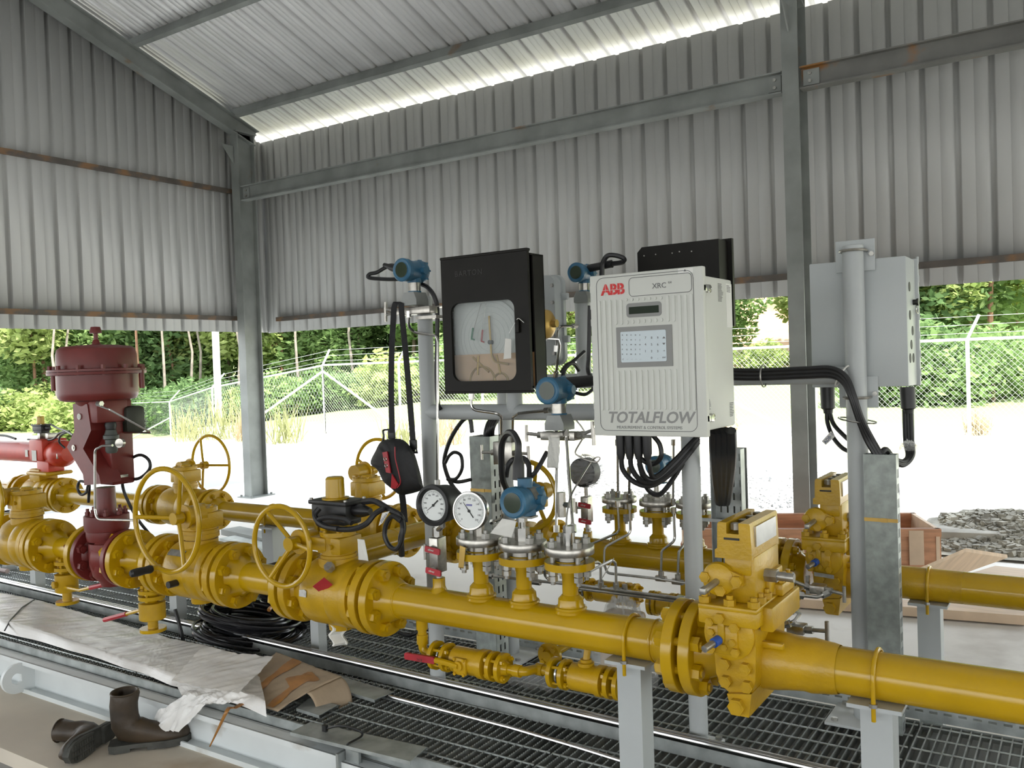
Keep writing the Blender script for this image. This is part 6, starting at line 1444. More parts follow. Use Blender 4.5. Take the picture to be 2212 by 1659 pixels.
b = MB(); a_, c_ = aY(1120, 1036, 2.295), aY(1120, 972, 2.295); b.lathe(a_, c_-a_, [(0, 0), (0, .020), (.05, .019), (.06, .015), ((c_-a_).length, .010), ((c_-a_).length, 0)], 16); solo('cable_gland', b, CB, 'tall black heat-shrink gland on top of the blue temperature transmitter', 'gland')
cab('thick black cable arching from the tall black gland down to the left', [(1120, 974, 2.295), (1119, 955, 2.30), (1108, 936, 2.32), (1094, 938, 2.35), (1084, 960, 2.38), (1083, 1000, 2.40), (1086, 1035, 2.42), (1096, 1060, 2.45)], .011)
cab('black cable arch behind the tall black gland', [(1093, 1030, 2.45), (1098, 1005, 2.45), (1110, 992, 2.46), (1130, 990, 2.46), (1142, 1005, 2.46), (1143, 1032, 2.44)], .0095)
cab('black cable slanting up from the blue temperature transmitter towards the plastic bag', [(1147, 1030, 2.45), (1160, 1015, 2.46), (1182, 976, 2.5)], .008)
b = MB(); a_, c_ = aY(1222, 828, 2.52), aY(1282, 822, 2.60); b.lathe(a_, c_-a_, [(0, 0), (0, .020), (.09, .019), ((c_-a_).length, .017), ((c_-a_).length, 0)], 16); solo('cable_gland', b, CB, 'thick black gland between the blue transmitter and the left side of the analyser', 'gland')
cab('thin black cable below the thick gland left of the analyser', [(1240, 848, 2.56), (1262, 852, 2.58), (1275, 846, 2.62), (1284, 836, 2.66)], .006)
cab('black cable running down beside the left edge of the analyser', [(1274, 660, 2.9), (1272, 760, 2.9), (1270, 800, 2.9), (1280, 822, 2.85)], .008)
cab('black cable curving behind the stub pole at the junction box, upper one', [(1215, 815, 3.0), (1222, 795, 3.02), (1245, 775, 3.08), (1262, 760, 3.14)], .008); cab('black cable curving behind the stub pole at the junction box, lower one', [(1212, 806, 3.0), (1225, 788, 3.02), (1240, 786, 3.06), (1250, 800, 3.1)], .008)
b = MB(); a_, c_ = aY(1272, 580, 3.15), aY(1322, 570, 3.15); b.cyl(a_, c_, .016, 14); solo('cable_gland', b, CB, 'black gland right of the blue transmitter behind the analyser top', 'gland')
cab('black cable looping over the top left corner of the analyser', [(1322, 570, 3.15), (1345, 566, 3.15), (1347, 558, 3.14), (1330, 552, 3.13), (1312, 553, 3.12), (1302, 570, 3.12), (1300, 600, 3.12)], .010)
# glands and bundles under the analyser
for k in range(4):
    x = 1340+k*19; a_ = aY(x, 938, 2.52+.0*k); c_ = aY(x+2, 992, 2.52); b = MB(); b.lathe(a_, c_-a_, [(0, 0), (0, .0155), (.06, .0145), ((c_-a_).length, .010), ((c_-a_).length, 0)], 14); solo('cable_gland', b, CB, 'ribbed black gland under the analyser, %s from the left' % ('first', 'second', 'third', 'fourth')[k], 'gland')
    cab('black cable drooping from the analyser glands, %s from the left' % ('first', 'second', 'third', 'fourth')[k], [(x+2, 985, 2.52), (x+6, 1015-k*3, 2.53), (1372+k*12, 1042-k*5, 2.55), (1410+k*4, 1048-k*7, 2.58), (1455, 1018-k*7, 2.62), (1490, 978-k*6, 2.66), (1508, 955-k*4, 2.69)], .0085)
cab('black cable loop to the right of the analyser glands', [(1410, 940, 2.55), (1425, 960, 2.55), (1428, 985, 2.55), (1415, 1001, 2.56), (1398, 1000, 2.56), (1384, 990, 2.56)], .008)
cab('black cable drooping lowest below the analyser', [(1380, 1000, 2.6), (1390, 1035, 2.6), (1402, 1060, 2.62), (1425, 1068, 2.64), (1450, 1040, 2.66), (1475, 1000, 2.68)], .008)
for k in range(4): cab('thick black cable hanging in front of the perforated tray, %s of four' % ('leftmost', 'second', 'third', 'rightmost')[k], [(1543+k*12, 930, 2.60), (1544+k*12, 985, 2.68), (1548+k*9, 1040, 2.95), (1554+k*5, 1085, 3.27)], .0165)
# bundle along the rear crossbar, over to the duct at right
for k in range(6):
    dy, dz = (k % 2)*.022-.035-.03, (k//2)*8
    cab('black cable strapped along the rear crossbar, %s of the bundle of six' % ('first', 'second', 'third', 'fourth', 'fifth', 'sixth')[k], [(1330, 799+dz, Y2+dy), (1450, 800+dz, Y2+dy), (1560, 800+dz, Y2+dy), (1640, 801+dz, Y2+dy), (1740, 797+dz, Y2+dy-.005), (1795, 796+dz, Y2+dy-.01), (1828-dz*.4, 815+dz*.7, Y2+dy-.02), (1846-dz*.5, 858, Y2+dy-.03), (1862-dz*.5, 905, Y2+dy-.02), (1885-dz*.8, 950, Y2+dy), (1905-dz*.8, 985, Y2+dy+.0)], .0095)
for px, py, w in ((1650, 812, 0), (1819, 812, 1)):
    c = aY(px, py, Y2-.045); b = MB(); b.ring(c, (1, 0, .0 if not w else -.6), .040, .003, 24, 6); solo('cable_tie', b, M['paper'] if w else M['nickel'], ('pale' if w else 'grey')+' tie round the black cable bundle on the rear crossbar', 'cable tie')
c = aY(1852, 908, Y2-.03); b = MB(); b.ring(c, (.15, 0, 1), .062, .003, 30, 6); solo('cable_tie', b, M['stainless'], 'steel strap holding the black cables to the tall right pole', 'cable tie')
for px in (1787, 1960):
    a_, c_ = aY(px, 836, YE+.09), aY(px+(2 if px < 1800 else 3), 893, YE+.09); b = MB(); b.lathe(a_, c_-a_, [(0, 0), (0, .026), ((c_-a_).length*.8, .025), ((c_-a_).length*.85, .018), ((c_-a_).length, .016), ((c_-a_).length, 0)], 16); solo('cable_gland', b, CB, 'ribbed black gland under the grey enclosure, '+('left' if px < 1800 else 'right')+' one', 'gland')
cab('black cable drooping from the left gland to the tall pole, lower one', [(1786, 890, YE+.09), (1788, 915, YE+.08), (1800, 945, YE+.05), (1820, 968, YE), (1842, 978, YE-.03)], .008)
cab('black cable drooping from the left gland to the tall pole, upper one', [(1791, 885, YE+.09), (1800, 915, YE+.08), (1820, 938, YE+.04), (1842, 958, YE)], .008)
for k in range(3): cab('black cable dropping from the right gland and looping back to the wide duct, %s' % ('inner', 'middle', 'outer')[k], [(1955+k*6, 885, YE+.09), (1957+k*6, 950, YE+.07), (1962+k*4, 985, YE+.04), (1950, 998+k*3, YE), (1930, 990+k*2, YE-.04), (1915, 972, YE-.08), (1905, 978, YE-.1), (1900, 1000, YE-.1)], .010)
c = aY(1963, 972, YE+.03); o = solo('cable_tape', lump((.03, .03, .03), .3, 3), M['film'], 'clear tape wound round the looped cables right of the wide duct', 'tape'); o.location = c
# switch box cables
cab('black cable coiled under the black switch box and swinging up to the right', [(785, 1084, DA), (810, 1083, DA-.02), (840, 1100, DA-.03), (865, 1115, DA-.02), (871, 1140, DA), (866, 1165, DA+.01), (868, 1200, DA+.03)], .011)
cab('black cable ring hanging right of the black switch box', [(866, 1126, DA-.04), (848, 1115, DA-.04), (835, 1130, DA-.04), (831, 1155, DA-.04), (840, 1178, DA-.04), (855, 1186, DA-.04), (866, 1172, DA-.04), (870, 1145, DA-.04), (868, 1125, DA-.03)], .0085)
cab('black cable flat loop under the black switch box', [(760, 1130, DA-.09), (745, 1122, DA-.09), (710, 1118, DA-.09), (690, 1122, DA-.09), (690, 1132, DA-.09), (720, 1142, DA-.09), (760, 1143, DA-.09), (790, 1132, DA-.08), (810, 1110, DA-.06), (830, 1098, DA-.05)], .010)
cab('black cable sweeping from the switch box left corner into the flat loop', [(690, 1098, DA-.07), (680, 1112, DA-.085), (688, 1128, DA-.095), (705, 1138, DA-.095), (730, 1142, DA-.095)], .010)
cab('black cable from the small switch box to the maroon valve yoke', [(112, 918, DB-.02), (125, 925, DB-.05), (140, 930, DB-.2), (158, 940, DB-.4)], .007)
cab('black cable loop between the red actuator and the maroon yoke', [(60, 949, DB-.02), (110, 950, DB-.05), (130, 935, DB-.08), (150, 932, DB-.12), (132, 940, DB-.12), (128, 955, DB-.1), (140, 968, DB-.08)], .007)
cab('black cables on top of the red actuator at the left edge', [(-20, 940, DB-.02), (10, 941, DB-.02), (34, 948, DB-.02)], .009)
# ================================================================== black camera bag on its straps
YBg = 2.52
t = thing('camera_bag', 'black nylon bag with red panel hanging by two straps from the top left manifold', 'bag', aY(862, 1070, YBg))
def Q(px, py, dy=0): return aY(px, py, YBg+dy)-t.location
oc = [(838, 948), (870, 950), (893, 975), (905, 1010), (913, 1045), (912, 1058), (880, 1068), (862, 1068), (845, 1055), (828, 1040), (815, 1015), (800, 1000), (812, 972), (822, 955)]
def bagskin():
    S_ = spline([V((x, y, 0)) for x, y in oc+[oc[0]]], 5)[:-1]; n = len(S_); cx, cy = 861, 1008; b = MB(); vs = []; rows = [(-.062, .55), (-.055, .82), (-.035, .96), (0, 1.0), (.035, .97), (.055, .85), (.062, .6)]
    for dy, k in rows:
        for p in S_: vs.append(Q(cx+(p.x-cx)*k, cy+(p.y-cy)*k, dy+.006*wr(p.x*.004, p.y*.004, dy)))
    fs = []
    for i in range(len(rows)-1):
        for j in range(n): fs.append((i*n+j, i*n+(j+1) % n, (i+1)*n+(j+1) % n, (i+1)*n+j))
    fs.append(tuple(range(n))); fs.append(tuple((len(rows)-1)*n+j for j in range(n)))
    b.add(vs, fs); return b
part('body', bagskin(), M['bag'], t, smooth=70)
b = MB(); P = [Q(828, 977, -.064), Q(838, 975, -.066), Q(846, 1022, -.067), Q(836, 1020, -.064)]; b.add(P+[p+V((0, -.006, 0)) for p in P], [(0, 1, 2, 3), (7, 6, 5, 4), (0, 4, 5, 1), (1, 5, 6, 2), (2, 6, 7, 3), (3, 7, 4, 0)]); rp_ = part('red_panel', b, M['redgrip'], t, label='red panel')
for px, py in ((832, 992), (834, 1006)): q = MB(); c = Q(px, py, -.073); q.ring(c, (0, 1, 0), .006, .0018, 14, 5); part('eyelet', q, M['stainless'], rp_)
b = MB(); P = [Q(848, 1024, -.066), Q(862, 1046, -.064), Q(856, 1056, -.06), Q(846, 1054, -.058)]; b.add(P+[p+V((0, -.005, 0)) for p in P], [(0, 1, 2, 3), (7, 6, 5, 4), (0, 4, 5, 1), (1, 5, 6, 2), (2, 6, 7, 3), (3, 7, 4, 0)]); part('red_tab', b, M['redgrip'], t)
b = MB(); b.tube(spline([Q(853, 965, -.070), Q(854, 990, -.072), Q(861, 1020, -.072), Q(865, 1042, -.068), Q(858, 1054, -.064)], 6), .0022, 6); part('piping', b, M['redgrip'], t)
def strap(pts, w, nm, par=None):
    S_ = spline([Q(*p) for p in pts], 6); b = MB(); n = len(S_)
    d = RT.normalized()*w/2; vs = []
    for p in S_: vs += [p-d, p+d, p+d+FW*.003, p-d+FW*.003]
    fs = []
    for i in range(n-1):
        for k in range(4): fs.append((4*i+k, 4*i+(k+1) % 4, 4*i+4+(k+1) % 4, 4*i+4+k))
    b.add(vs, fs+[(0, 1, 2, 3), (4*n-4, 4*n-3, 4*n-2, 4*n-1)]); return part(nm, b, M['bag'], t)
strap([(847, 935, -.02), (845, 850, 0), (846, 760, .02), (849, 700, .04), (851, 665, .05)], .022, 'strap'); strap([(897, 980, -.01), (893, 962, -.01), (891, 940, 0), (884, 850, .01), (876, 760, .03), (870, 700, .045), (866, 655, .05)], .022, 'strap')
strap([(851, 665, .05), (856, 652, .055), (866, 655, .05)], .022, 'strap'); strap([(868, 1066, 0), (871, 1090, 0), (874, 1128, 0)], .024, 'tail_strap')
for px, py in ((846, 938), (893, 960)):
    b = MB(); c = Q(px, py, -.01); b.box(c, (.032, .012, .036), bev=.004); bk = part('buckle', b, M['black'], t); q = MB(); q.box(c+V((0, -.004, -.022)), (.026, .006, .006)); part('buckle_bar', q, M['stainless'], bk)
b = MB(); b.tube(spline([Q(840, 928, -.01), Q(828, 930, -.01), Q(829, 942, -.01), Q(826, 955, -.01)], 5), .004, 6); part('clip', b, M['black'], t)
# ================================================================== drain assembly under the front meter tube
YDr = DA
def flv(px0, px1, py0, py1, Yv, label, lever=True, stemtop=False, R=.048):
    a, c_ = aY(px0, py0, Yv), aY(px1, py1, Yv); L = c_.x-a.x; ctr = V(((a.x+c_.x)/2, Yv, (a.z+c_.z)/2)); hl = L/2
    t = thing('drain_valve', label, 'valve', ctr)
    b = MB(); b.lathe((-hl*.42, 0, 0), (1, 0, 0), [(0, 0), (0, R*.88), (.003, R*.9), (hl*.7, R*.9), (hl*.705, R), (hl*.86, R), (hl*.87, R*.5), (hl*.9, 0)], 36); b.cyl((-hl*.75, 0, 0), (-hl*.4, 0, 0), R*.45, 20); part('body', b, YC, t)
    for xx, s in ((-hl+.014, -1), (-hl*.68, 1), (hl*.66, -1), (hl*.80, 1)):
        b = MB(); b.lathe((xx, 0, 0), (s, 0, 0), [(0, 0), (0, R*.6), (0, R), (.014, R), (.014, R*.55), (.03, R*.40), (.03, 0)], 36); f = part('flange', b, YEL, t)
    key = bolt_mesh(.010, hl*.34, YEL)
    for xc_ in (-hl+.014+hl*.16, hl*.73):
        for k in range(4): a_ = PI/4+k*PI/2; part('bolt', key if xc_ < 0 else bolt_mesh(.010, hl*.16+.028, YEL), None, t, loc=(xc_, R*.74*math.cos(a_), R*.74*math.sin(a_)), rot=(a_, 0, 0))
    b = MB(); b.lathe((-hl*.80, 0, 0), (1, 0, 0), [(0, 0), (0, R*.78), (.006, R*.78), (.006, 0)], 30); part('gasket', b, M['stainless'], t, label='bright steel spiral gasket')
    if lever:
        b = MB(); b.box((-.012, -R*.93, -.004), (.05, .012, .055), bev=.003); b.cyl((-.012, -R*.9, 0), (-.012, -R*1.25, 0), .016, 18); st_ = part('stem_plate', b, YC, t)
        for sx, sz in ((-.03, .02), (.006, .02), (-.03, -.028), (.006, -.028)): hexbolt(st_, (sx, -R*1.05, sz), (0, -1, 0), .006, YC)
        b = MB(); b.tube([V((-.012, -R*1.18, 0)), V((-.06, -R*1.25, .006)), V((-.10, -R*1.3, .008))], .010, 8); lv = part('lever', b, YEL, t)
        g0 = aY(938, 1428, Yv-R*1.3)-ctr; g1 = aY(873, 1417, Yv-R*1.35)-ctr; b = MB(); d = (g1-g0); b.prism(rrect(d.length, .022, .006), (g0+g1)/2, d.normalized(), V((0, 0, 1)), .010); gp = part('grip', b, M['redgrip'], lv, label='red vinyl lever grip')
        lettering('KVC', .012, M['ink'], lv, (g0+g1)/2+V((.01, -.0118, 0)), d.normalized(), V((0, 0, -1)), depth=.0003)
    if stemtop: b = MB(); b.lathe((-hl*.05, 0, R*.85), (0, 0, 1), [(0, 0), (0, .026), (.01, .026), (.012, .018), (.02, .018), (.02, 0)], 24); b.tube([(-hl*.05, 0, R*1.1), (-hl*.04, .02, R*2.3)], .011, 12); part('stem', b, YC, t)
    return t, ctr, hl
d1, c1, h1 = flv(940, 1100, 1408, 1452, YDr, 'yellow flanged drain valve with red lever lying under the front meter tube')
b = MB(); zt_ = ZA-RA-.028; P = [V((XD, DA, zt_)), V((XD, DA, c1.z)), V((c1.x-h1+.0, DA, c1.z))]; b.tube(P, .0155, 14, fil=.045); b.cyl(V((XD, DA, c1.z+.03)), V((XD, DA, c1.z+.062)), .020, 16); b.cyl(V((XD+.028, DA, c1.z)), V((XD+.050, DA, c1.z)), .020, 16); solo('drain_pipe', b, YEL, 'yellow elbowed pipe dropping from the front meter tube to the drain valve', 'pipe')
d2, c2, h2 = flv(1194, 1352, 1447, 1486, YDr+.07, 'yellow flanged drain valve without lever, left of the foreground post', lever=False, stemtop=True)
b = MB(); P = [V((c1.x+h1, DA, c1.z)), V((c1.x+h1+.055, DA, c1.z)), V((c1.x+h1+.06, DA+.07, c2.z)), V((c2.x-h2, DA+.07, c2.z))]; b.tube(P, .0155, 14, fil=.035); b.cyl(P[0]+V((.02, 0, 0)), P[0]+V((.045, 0, 0)), .020, 16); b.cyl(P[3]-V((.06, 0, 0)), P[3]-V((.035, 0, 0)), .020, 16); solo('drain_pipe', b, YEL, 'yellow double elbow pipe joining the two drain valves', 'pipe')
c = aY(1190, 1414, 2.62); b = MB(); b.lathe(c, (0, -1, 0), [(0, 0), (0, .045), (.014, .045), (.014, .02), (.03, .018), (.03, 0)], 30); 
for k in range(4): b.hexa(c+V((.032*math.cos(.8+k*PI/2), -.014, .032*math.sin(.8+k*PI/2))), (0, -1, 0), .010, .012)
b.cyl(c, c+V((0, .2, 0)), .016, 14); solo('drain_flange', b, YEL, 'yellow flange facing the viewer behind the double elbow', 'flange')
d3, c3, h3 = flv(1252, 1384, 1268, 1290, DB+.02, 'yellow flanged drain valve below the rear meter tube, left one', lever=False, R=.052)
d4, c4, h4 = flv(1405, 1475, 1300, 1312, DB-.02, 'yellow flanged drain valve below the rear meter tube, right one', lever=False, R=.052)
b = MB(); b.tube([V((c3.x-h3-.0, DB+.02, c3.z)), V((c3.x-h3-.05, DB, c3.z)), V((c3.x-h3-.05, DB, ZB-RB+.01))], .016, 12, fil=.04); solo('drain_pipe', b, YEL, 'yellow drain pipe left of the rear drain valves', 'pipe')
p = aY(1478, 1268, DB); b = MB(); b.tube([V((p.x, DB, ZB-RB+.01)), V((p.x, DB, c4.z+.02)), V((c4.x+h4*.8, DB-.02, c4.z))], .016, 12, fil=.03); solo('drain_pipe', b, YEL, 'yellow drain pipe dropping to the right rear drain valve', 'pipe')
# ================================================================== OUTSIDE: fence, trees, crates
def aD(px, py, zc): return EYE+ray(px, py)*zc
FW_ = mat('fence_steel', (.62, .64, .63), .5, .3, var=.1)
def fence_run(name, label, posts, hm, pitch, wr_, braces=()):
    """posts: list of (base, top) points; mesh height follows the posts"""
    t = thing(name, label, 'fence', posts[0][0]); o = V(posts[0][0])
    for b0, b1, arm in posts:
        q = MB(); q.cyl(b0-o-V((0, 0, .1)), b1-o, .03, 10); p = part('post', q, FW_, t)
        if arm is not None: q = MB(); q.cyl(b1-o, b1-o+arm, .024, 8); part('arm', q, FW_, p)
    q = MB(); q.tube([b1-o for _, b1, _ in posts], .022, 8); part('top_rail', q, FW_, t)
    for k in (.25, .6, .95):
        if all(a is not None for _, _, a in posts): q = MB(); q.tube([b1-o+a*k for _, b1, a in posts], .0035, 5); part('barbed_wire', q, FW_, t)
    q = MB(); r = wr_
    for (a0, a1, _), (c0, c1, _) in zip(posts, posts[1:]):
        d = (c0-a0); L = math.hypot(d.x, d.y); n = max(2, int(L/pitch)); h = (a1-a0).z
        m_ = max(2, int(h/pitch))
        for i in range(-m_, n+1):
            for s in (1, -1):
                u0, v0, u1, v1 = i*pitch, (0 if s > 0 else h), i*pitch+m_*pitch, (h if s > 0 else 0)
                def clip(u0, v0, u1, v1):
                    P = []
                    for (u, v, uu, vv) in ((u0, v0, u1, v1), (u1, v1, u0, v0)):
                        if u < 0: k = (0-u)/(uu-u); u, v = 0, v+(vv-v)*k
                        elif u > L: k = (L-u)/(uu-u); u, v = L, v+(vv-v)*k
                        P.append((u, v))
                    return P
                if max(u0, u1) <= 0 or min(u0, u1) >= L: continue
                (ua, va), (ub, vb) = clip(u0, v0, u1, v1)
                f = lambda u, v: (a0+d*(u/L))+V((0, 0, (a1.z-a0.z+((c1.z-c0.z)-(a1.z-a0.z))*u/L)*v/h))-o
                A, B = f(ua, va), f(ub, vb); w = V((0, 0, r)); y = V((d.y, -d.x, 0)).normalized()*r
                q.add([A-w, A+y, A+w, B-w, B+y, B+w], [(0, 1, 4, 3), (1, 2, 5, 4), (2, 0, 3, 5)])
    part('chain_link_mesh', q, FW_, t, smooth=0)
    for a, c in braces: q = MB(); q.cyl(a-o, c-o, .028, 8); part('brace', q, FW_, t)
    return t
YFc = 15.4
def fp_(x, top=1.62):
    y = YFc; return (V((x, y, gz(x, y))), V((x, y, top)), V((.16, .10, .38)))
xa = aY(702, 925, YFc).x; xb_ = aY(866, 920, YFc).x; xc_ = aY(2094, 930, YFc).x
xs_ = [xa, xb_]; n_ = 5
for k in range(1, n_+1): xs_.append(xb_+(xc_-xb_)*k/n_)
xs_ += [xc_+3.1, xc_+6.2, xc_+9.3]
p7 = fp_(xa)
br = [(p7[1]-V((0, 0, .15)), V((xa+2.6, YFc, .0))), (p7[1]-V((0, 0, .15)), V((xa-2.4, YFc-.9, -.1)))]
xm = xs_[-6]; br.append((V((xm-.4, YFc, 1.3)), V((xm+2.2, YFc, 0))))
fence_run('chain_link_fence', 'chain link fence running behind the shed from the braced post to the right', [fp_(x) for x in xs_], 1.6, .085, .0018, br)
def lp(px, pyt, pyb, zc): return (aD(px+4, pyb, zc), aD(px, pyt, zc), V((.30, .25, .42)))
L_posts = [(p7[0], p7[1]-V((0, 0, .01)), p7[2]), lp(458, 837, 938, 27), lp(366, 868, 955, 33), lp(268, 872, 945, 38), lp(180, 874, 938, 41), lp(97, 874, 935, 44), lp(24, 877, 932, 46), lp(-50, 878, 930, 48)]
fence_run('chain_link_fence', 'chain link fence with leaning barbed wire arms at far left, dropping away downhill', L_posts, 1.6, .16, .0028, [(L_posts[5][1], L_posts[5][0]+V((2.2, .2, .1))), (L_posts[2][1]-V((0, 0, .6)), L_posts[2][0]+V((-2.2, -.5, 0)))])
b0 = aD(474, 930, 24); t = thing('lamp_pole', 'tall pale steel pole standing by the left fence, left of the corner column', 'pole', b0)
q = MB(); q.cyl((0, 0, -.1), (0, 0, 3), .095, 16); q.cyl((0, 0, 3), (0, 0, 7), .075, 16); part('shaft', q, FW_, t)
q = MB(); q.box((0, 0, .02), (.8, .8, .16), bev=.02); part('footing', q, conc, t)
for z in (.7, 1.2, 1.6, 2.1): q = MB(); q.cyl((.08, 0, z), (.2, -.05, z), .012, 6); part('rung', q, FW_, t)
# ------------------------------------------------------------------ foliage
def leaf_mat(name, a, c):
    m = bpy.data.materials.new(name); m.use_nodes = True; N = m.node_tree.nodes; L = m.node_tree.links; o = N['Material Output']; N.remove(N['Principled BSDF'])
    d = N.new('ShaderNodeBsdfDiffuse'); tr = N.new('ShaderNodeBsdfTranslucent'); x = N.new('ShaderNodeMixShader'); x.inputs[0].default_value = .45
    g = N.new('ShaderNodeNewGeometry'); oi = N.new('ShaderNodeObjectInfo'); ad = N.new('ShaderNodeMath'); ad.operation = 'MULTIPLY_ADD'; ad.inputs[1].default_value = .6
    L.new(g.outputs['Random Per Island'], ad.inputs[0]); ml = N.new('ShaderNodeMath'); ml.operation = 'MULTIPLY'; ml.inputs[1].default_value = .4; L.new(oi.outputs['Random'], ml.inputs[0]); L.new(ml.outputs[0], ad.inputs[2])
    r = N.new('ShaderNodeValToRGB'); r.color_ramp.elements[0].color = (*a, 1); r.color_ramp.elements[1].color = (*c, 1); L.new(ad.outputs[0], r.inputs[0])
    for s in (d, tr): L.new(r.outputs[0], s.inputs[0])
    L.new(d.outputs[0], x.inputs[1]); L.new(tr.outputs[0], x.inputs[2]); L.new(x.outputs[0], o.inputs[0]); return m
LF = [leaf_mat('leaf_mid_green', (.12, .21, .07), (.34, .46, .18)), leaf_mat('leaf_yellow_green', (.21, .29, .08), (.48, .55, .22)), leaf_mat('leaf_dark_green', (.075, .14, .055), (.23, .34, .14))]
BK = [mat('pale_bark', (.25, .215, .175), .9, var=.3, scale=3), mat('reddish_bark', (.30, .16, .10), .9, var=.3, scale=3), mat('brown_bark', (.16, .12, .085), .9, var=.3, scale=3)]
def leaves(blobs, n, sz, seed):
    rnd = random.Random(seed); vs = []; fs = []; tot = sum(b[3]*b[4] for b in blobs)
    for (cx, cy, cz, rx, rz) in blobs:
        for i in range(int(n*rx*rz/tot)):
            a = rnd.uniform(0, 2*PI); u = rnd.uniform(-1, 1); r = rnd.random()**.4; s = math.sqrt(1-u*u)
            c = V((cx+rx*r*s*math.cos(a), cy+rx*r*s*math.sin(a), cz+rz*r*u)); k = sz*rnd.uniform(.6, 1.3)
            d = V((rnd.gauss(0, 1), rnd.gauss(0, 1), rnd.gauss(0, .5))).normalized(); e = d.cross(V((rnd.gauss(0, 1), rnd.gauss(0, 1), rnd.gauss(0, 1)))).normalized()
            o = len(vs); vs += [c-d*k, c+e*k*.45, c+d*k, c-e*k*.45]; fs.append((o, o+1, o+2, o+3))
    b = MB(); b.add(vs, fs); return b
def tree(kind, seed, h, cr, cb, n, sz, lm, bk, label, tr=.10, blobs=9):
    rnd = random.Random(seed); t = thing(kind, label, 'tree', (0, 0, -50), group='forest trees beyond the fence')
    q = MB(); p = [V((0, 0, -.3))]
    for i in range(1, 7): p.append(V((rnd.uniform(-.2, .2)*i*.3, rnd.uniform(-.2, .2)*i*.3, h*i/6.5)))
    q.tube(p, [tr*(1-.13*i) for i in range(7)], 7); part('trunk', q, BK[bk], t)
    bl = []
    for i in range(blobs):
        a = rnd.uniform(0, 6.28); f = i/max(1, blobs-1); z = h*(cb+(1-cb)*f); R = cr*(1-.45*abs(f-.35))*rnd.uniform(.5, .8)
        bl.append((cr*.55*math.cos(a)*(1-f*.5), cr*.55*math.sin(a)*(1-f*.5), z, R, R*.75))
        if i % 2 == 0: qq = MB(); qq.tube([p[3]+V((0, 0, (z-h*.5)*.4)), V(bl[-1][:3])], .04, 5); part('branch', qq, BK[bk], t)
    part('foliage', leaves(bl, n, sz, seed).mesh('foliage', LF[lm], recalc=False, smooth=0), None, t); return t
protos = [tree('broadleaf_tree', 11, 9, 2.6, .25, 5200, .20, 0, 2, 'dense mid-green broadleaf tree in the forest edge beyond the fence'),
          tree('broadleaf_tree', 12, 9.5, 2.2, .35, 4200, .20, 1, 1, 'yellowish-green tree with reddish trunk in the forest edge beyond the fence', .11),
          tree('broadleaf_tree', 13, 8, 3.0, .12, 5600, .22, 2, 2, 'dark green bushy tree in the forest edge beyond the fence'),
          tree('slender_tree', 14, 10.5, 1.3, .62, 1500, .18, 1, 0, 'slender pale bare-stemmed tree in the forest edge beyond the fence', .075, 5),
          tree('slender_tree', 15, 10, 1.1, .66, 1100, .18, 0, 1, 'slender reddish bare-stemmed tree in the forest edge beyond the fence', .085, 4)]
def bush(seed, r, n, lm, label):
    rnd = random.Random(seed); t = thing('bush', label, 'bush', (0, 0, -50), group='bushes beyond the fence')
    bl = [(rnd.uniform(-r, r)*.7, rnd.uniform(-r, r)*.7, r*rnd.uniform(.3, .8), r*rnd.uniform(.5, .75), r*rnd.uniform(.45, .7)) for _ in range(7)]
    part('foliage', leaves(bl, n, .13, seed).mesh('foliage', LF[lm], recalc=False, smooth=0), None, t)
    q = MB(); q.tube([(0, 0, -.2), (.1, 0, r*.5)], .05, 6); part('stem', q, BK[2], t); return t
bprotos = [bush(31, 1.5, 3200, 0, 'mid-green rounded bush in front of the forest'), bush(32, 1.3, 2800, 1, 'light yellow-green bush in front of the forest'), bush(33, 1.7, 3400, 2, 'dark green bush in front of the forest')]
rnd = random.Random(21); used = set()
def plant(pr, px, zc, sc):
    p = aD(px, 800, zc); k = pr.name
    o = pr if k not in used else copy_tree(pr); used.add(k)
    o.location = (p.x, p.y, gz(p.x, p.y)-.05); o.rotation_euler = (0, 0, rnd.uniform(0, 6.28)); o.scale = (sc,)*3
for zrow, step, ks in ((43, 62, (0, 1, 2, 1, 0, 3)), (50, 70, (0, 2, 1, 3, 4, 0)), (60, 80, (0, 2, 2, 1, 3))):
    px = -90
    while px < 2290:
        if not (1555 < px < 1735 and zrow < 62):
            z = zrow*(.80 if px > 1900 else 1)*rnd.uniform(.93, 1.07); plant(protos[rnd.choice(ks)], px, z, rnd.uniform(.8, 1.15))
        px += step*rnd.uniform(.7, 1.2)
for px in (78, 118, 148, 352, 412, 430, 515, 1100, 1680, 2097, 2110, 300, 640, 760): plant(protos[3 if px % 3 else 4], px, rnd.uniform(38, 41) if not 1600 < px < 1720 else 66, 1)
for px in list(range(-80, 620, 52))+list(range(600, 1280, 60))+list(range(1880, 2280, 44)): plant(bprotos[rnd.randrange(3)], px+rnd.uniform(-15, 15), rnd.uniform(34, 40) if px < 1300 else rnd.uniform(24, 31), rnd.uniform(.75, 1.3))
for px, zc, s in ((1615, 40, .9), (1640, 46, .7), (1705, 44, .6)): plant(bprotos[1], px, zc, s)
# bare orange soil bank at centre right
cb_ = aD(1655, 800, 58); m = MB()
def bankf(u, w):
    x, y = cb_.x+(u-.5)*60, cb_.y+(w-.42)*50; d = math.hypot((x-cb_.x)/14, (y-cb_.y-4)/11); z = gz(x, y)+6.0*math.exp(-d*d)-.25*d+.25*noise.noise(V((x*.4, y*.4, 0)))
    return V((x, y, z))
m.grid(bankf, 70, 50); structure('soil_bank', m, mat('orange_soil', (.50, .32, .19), .95, var=.2, scale=.25, detail=8, col2=(.42, .25, .13), stain=((.20, .22, .08), .18, .56)), 'bare orange soil bank beyond the fence')
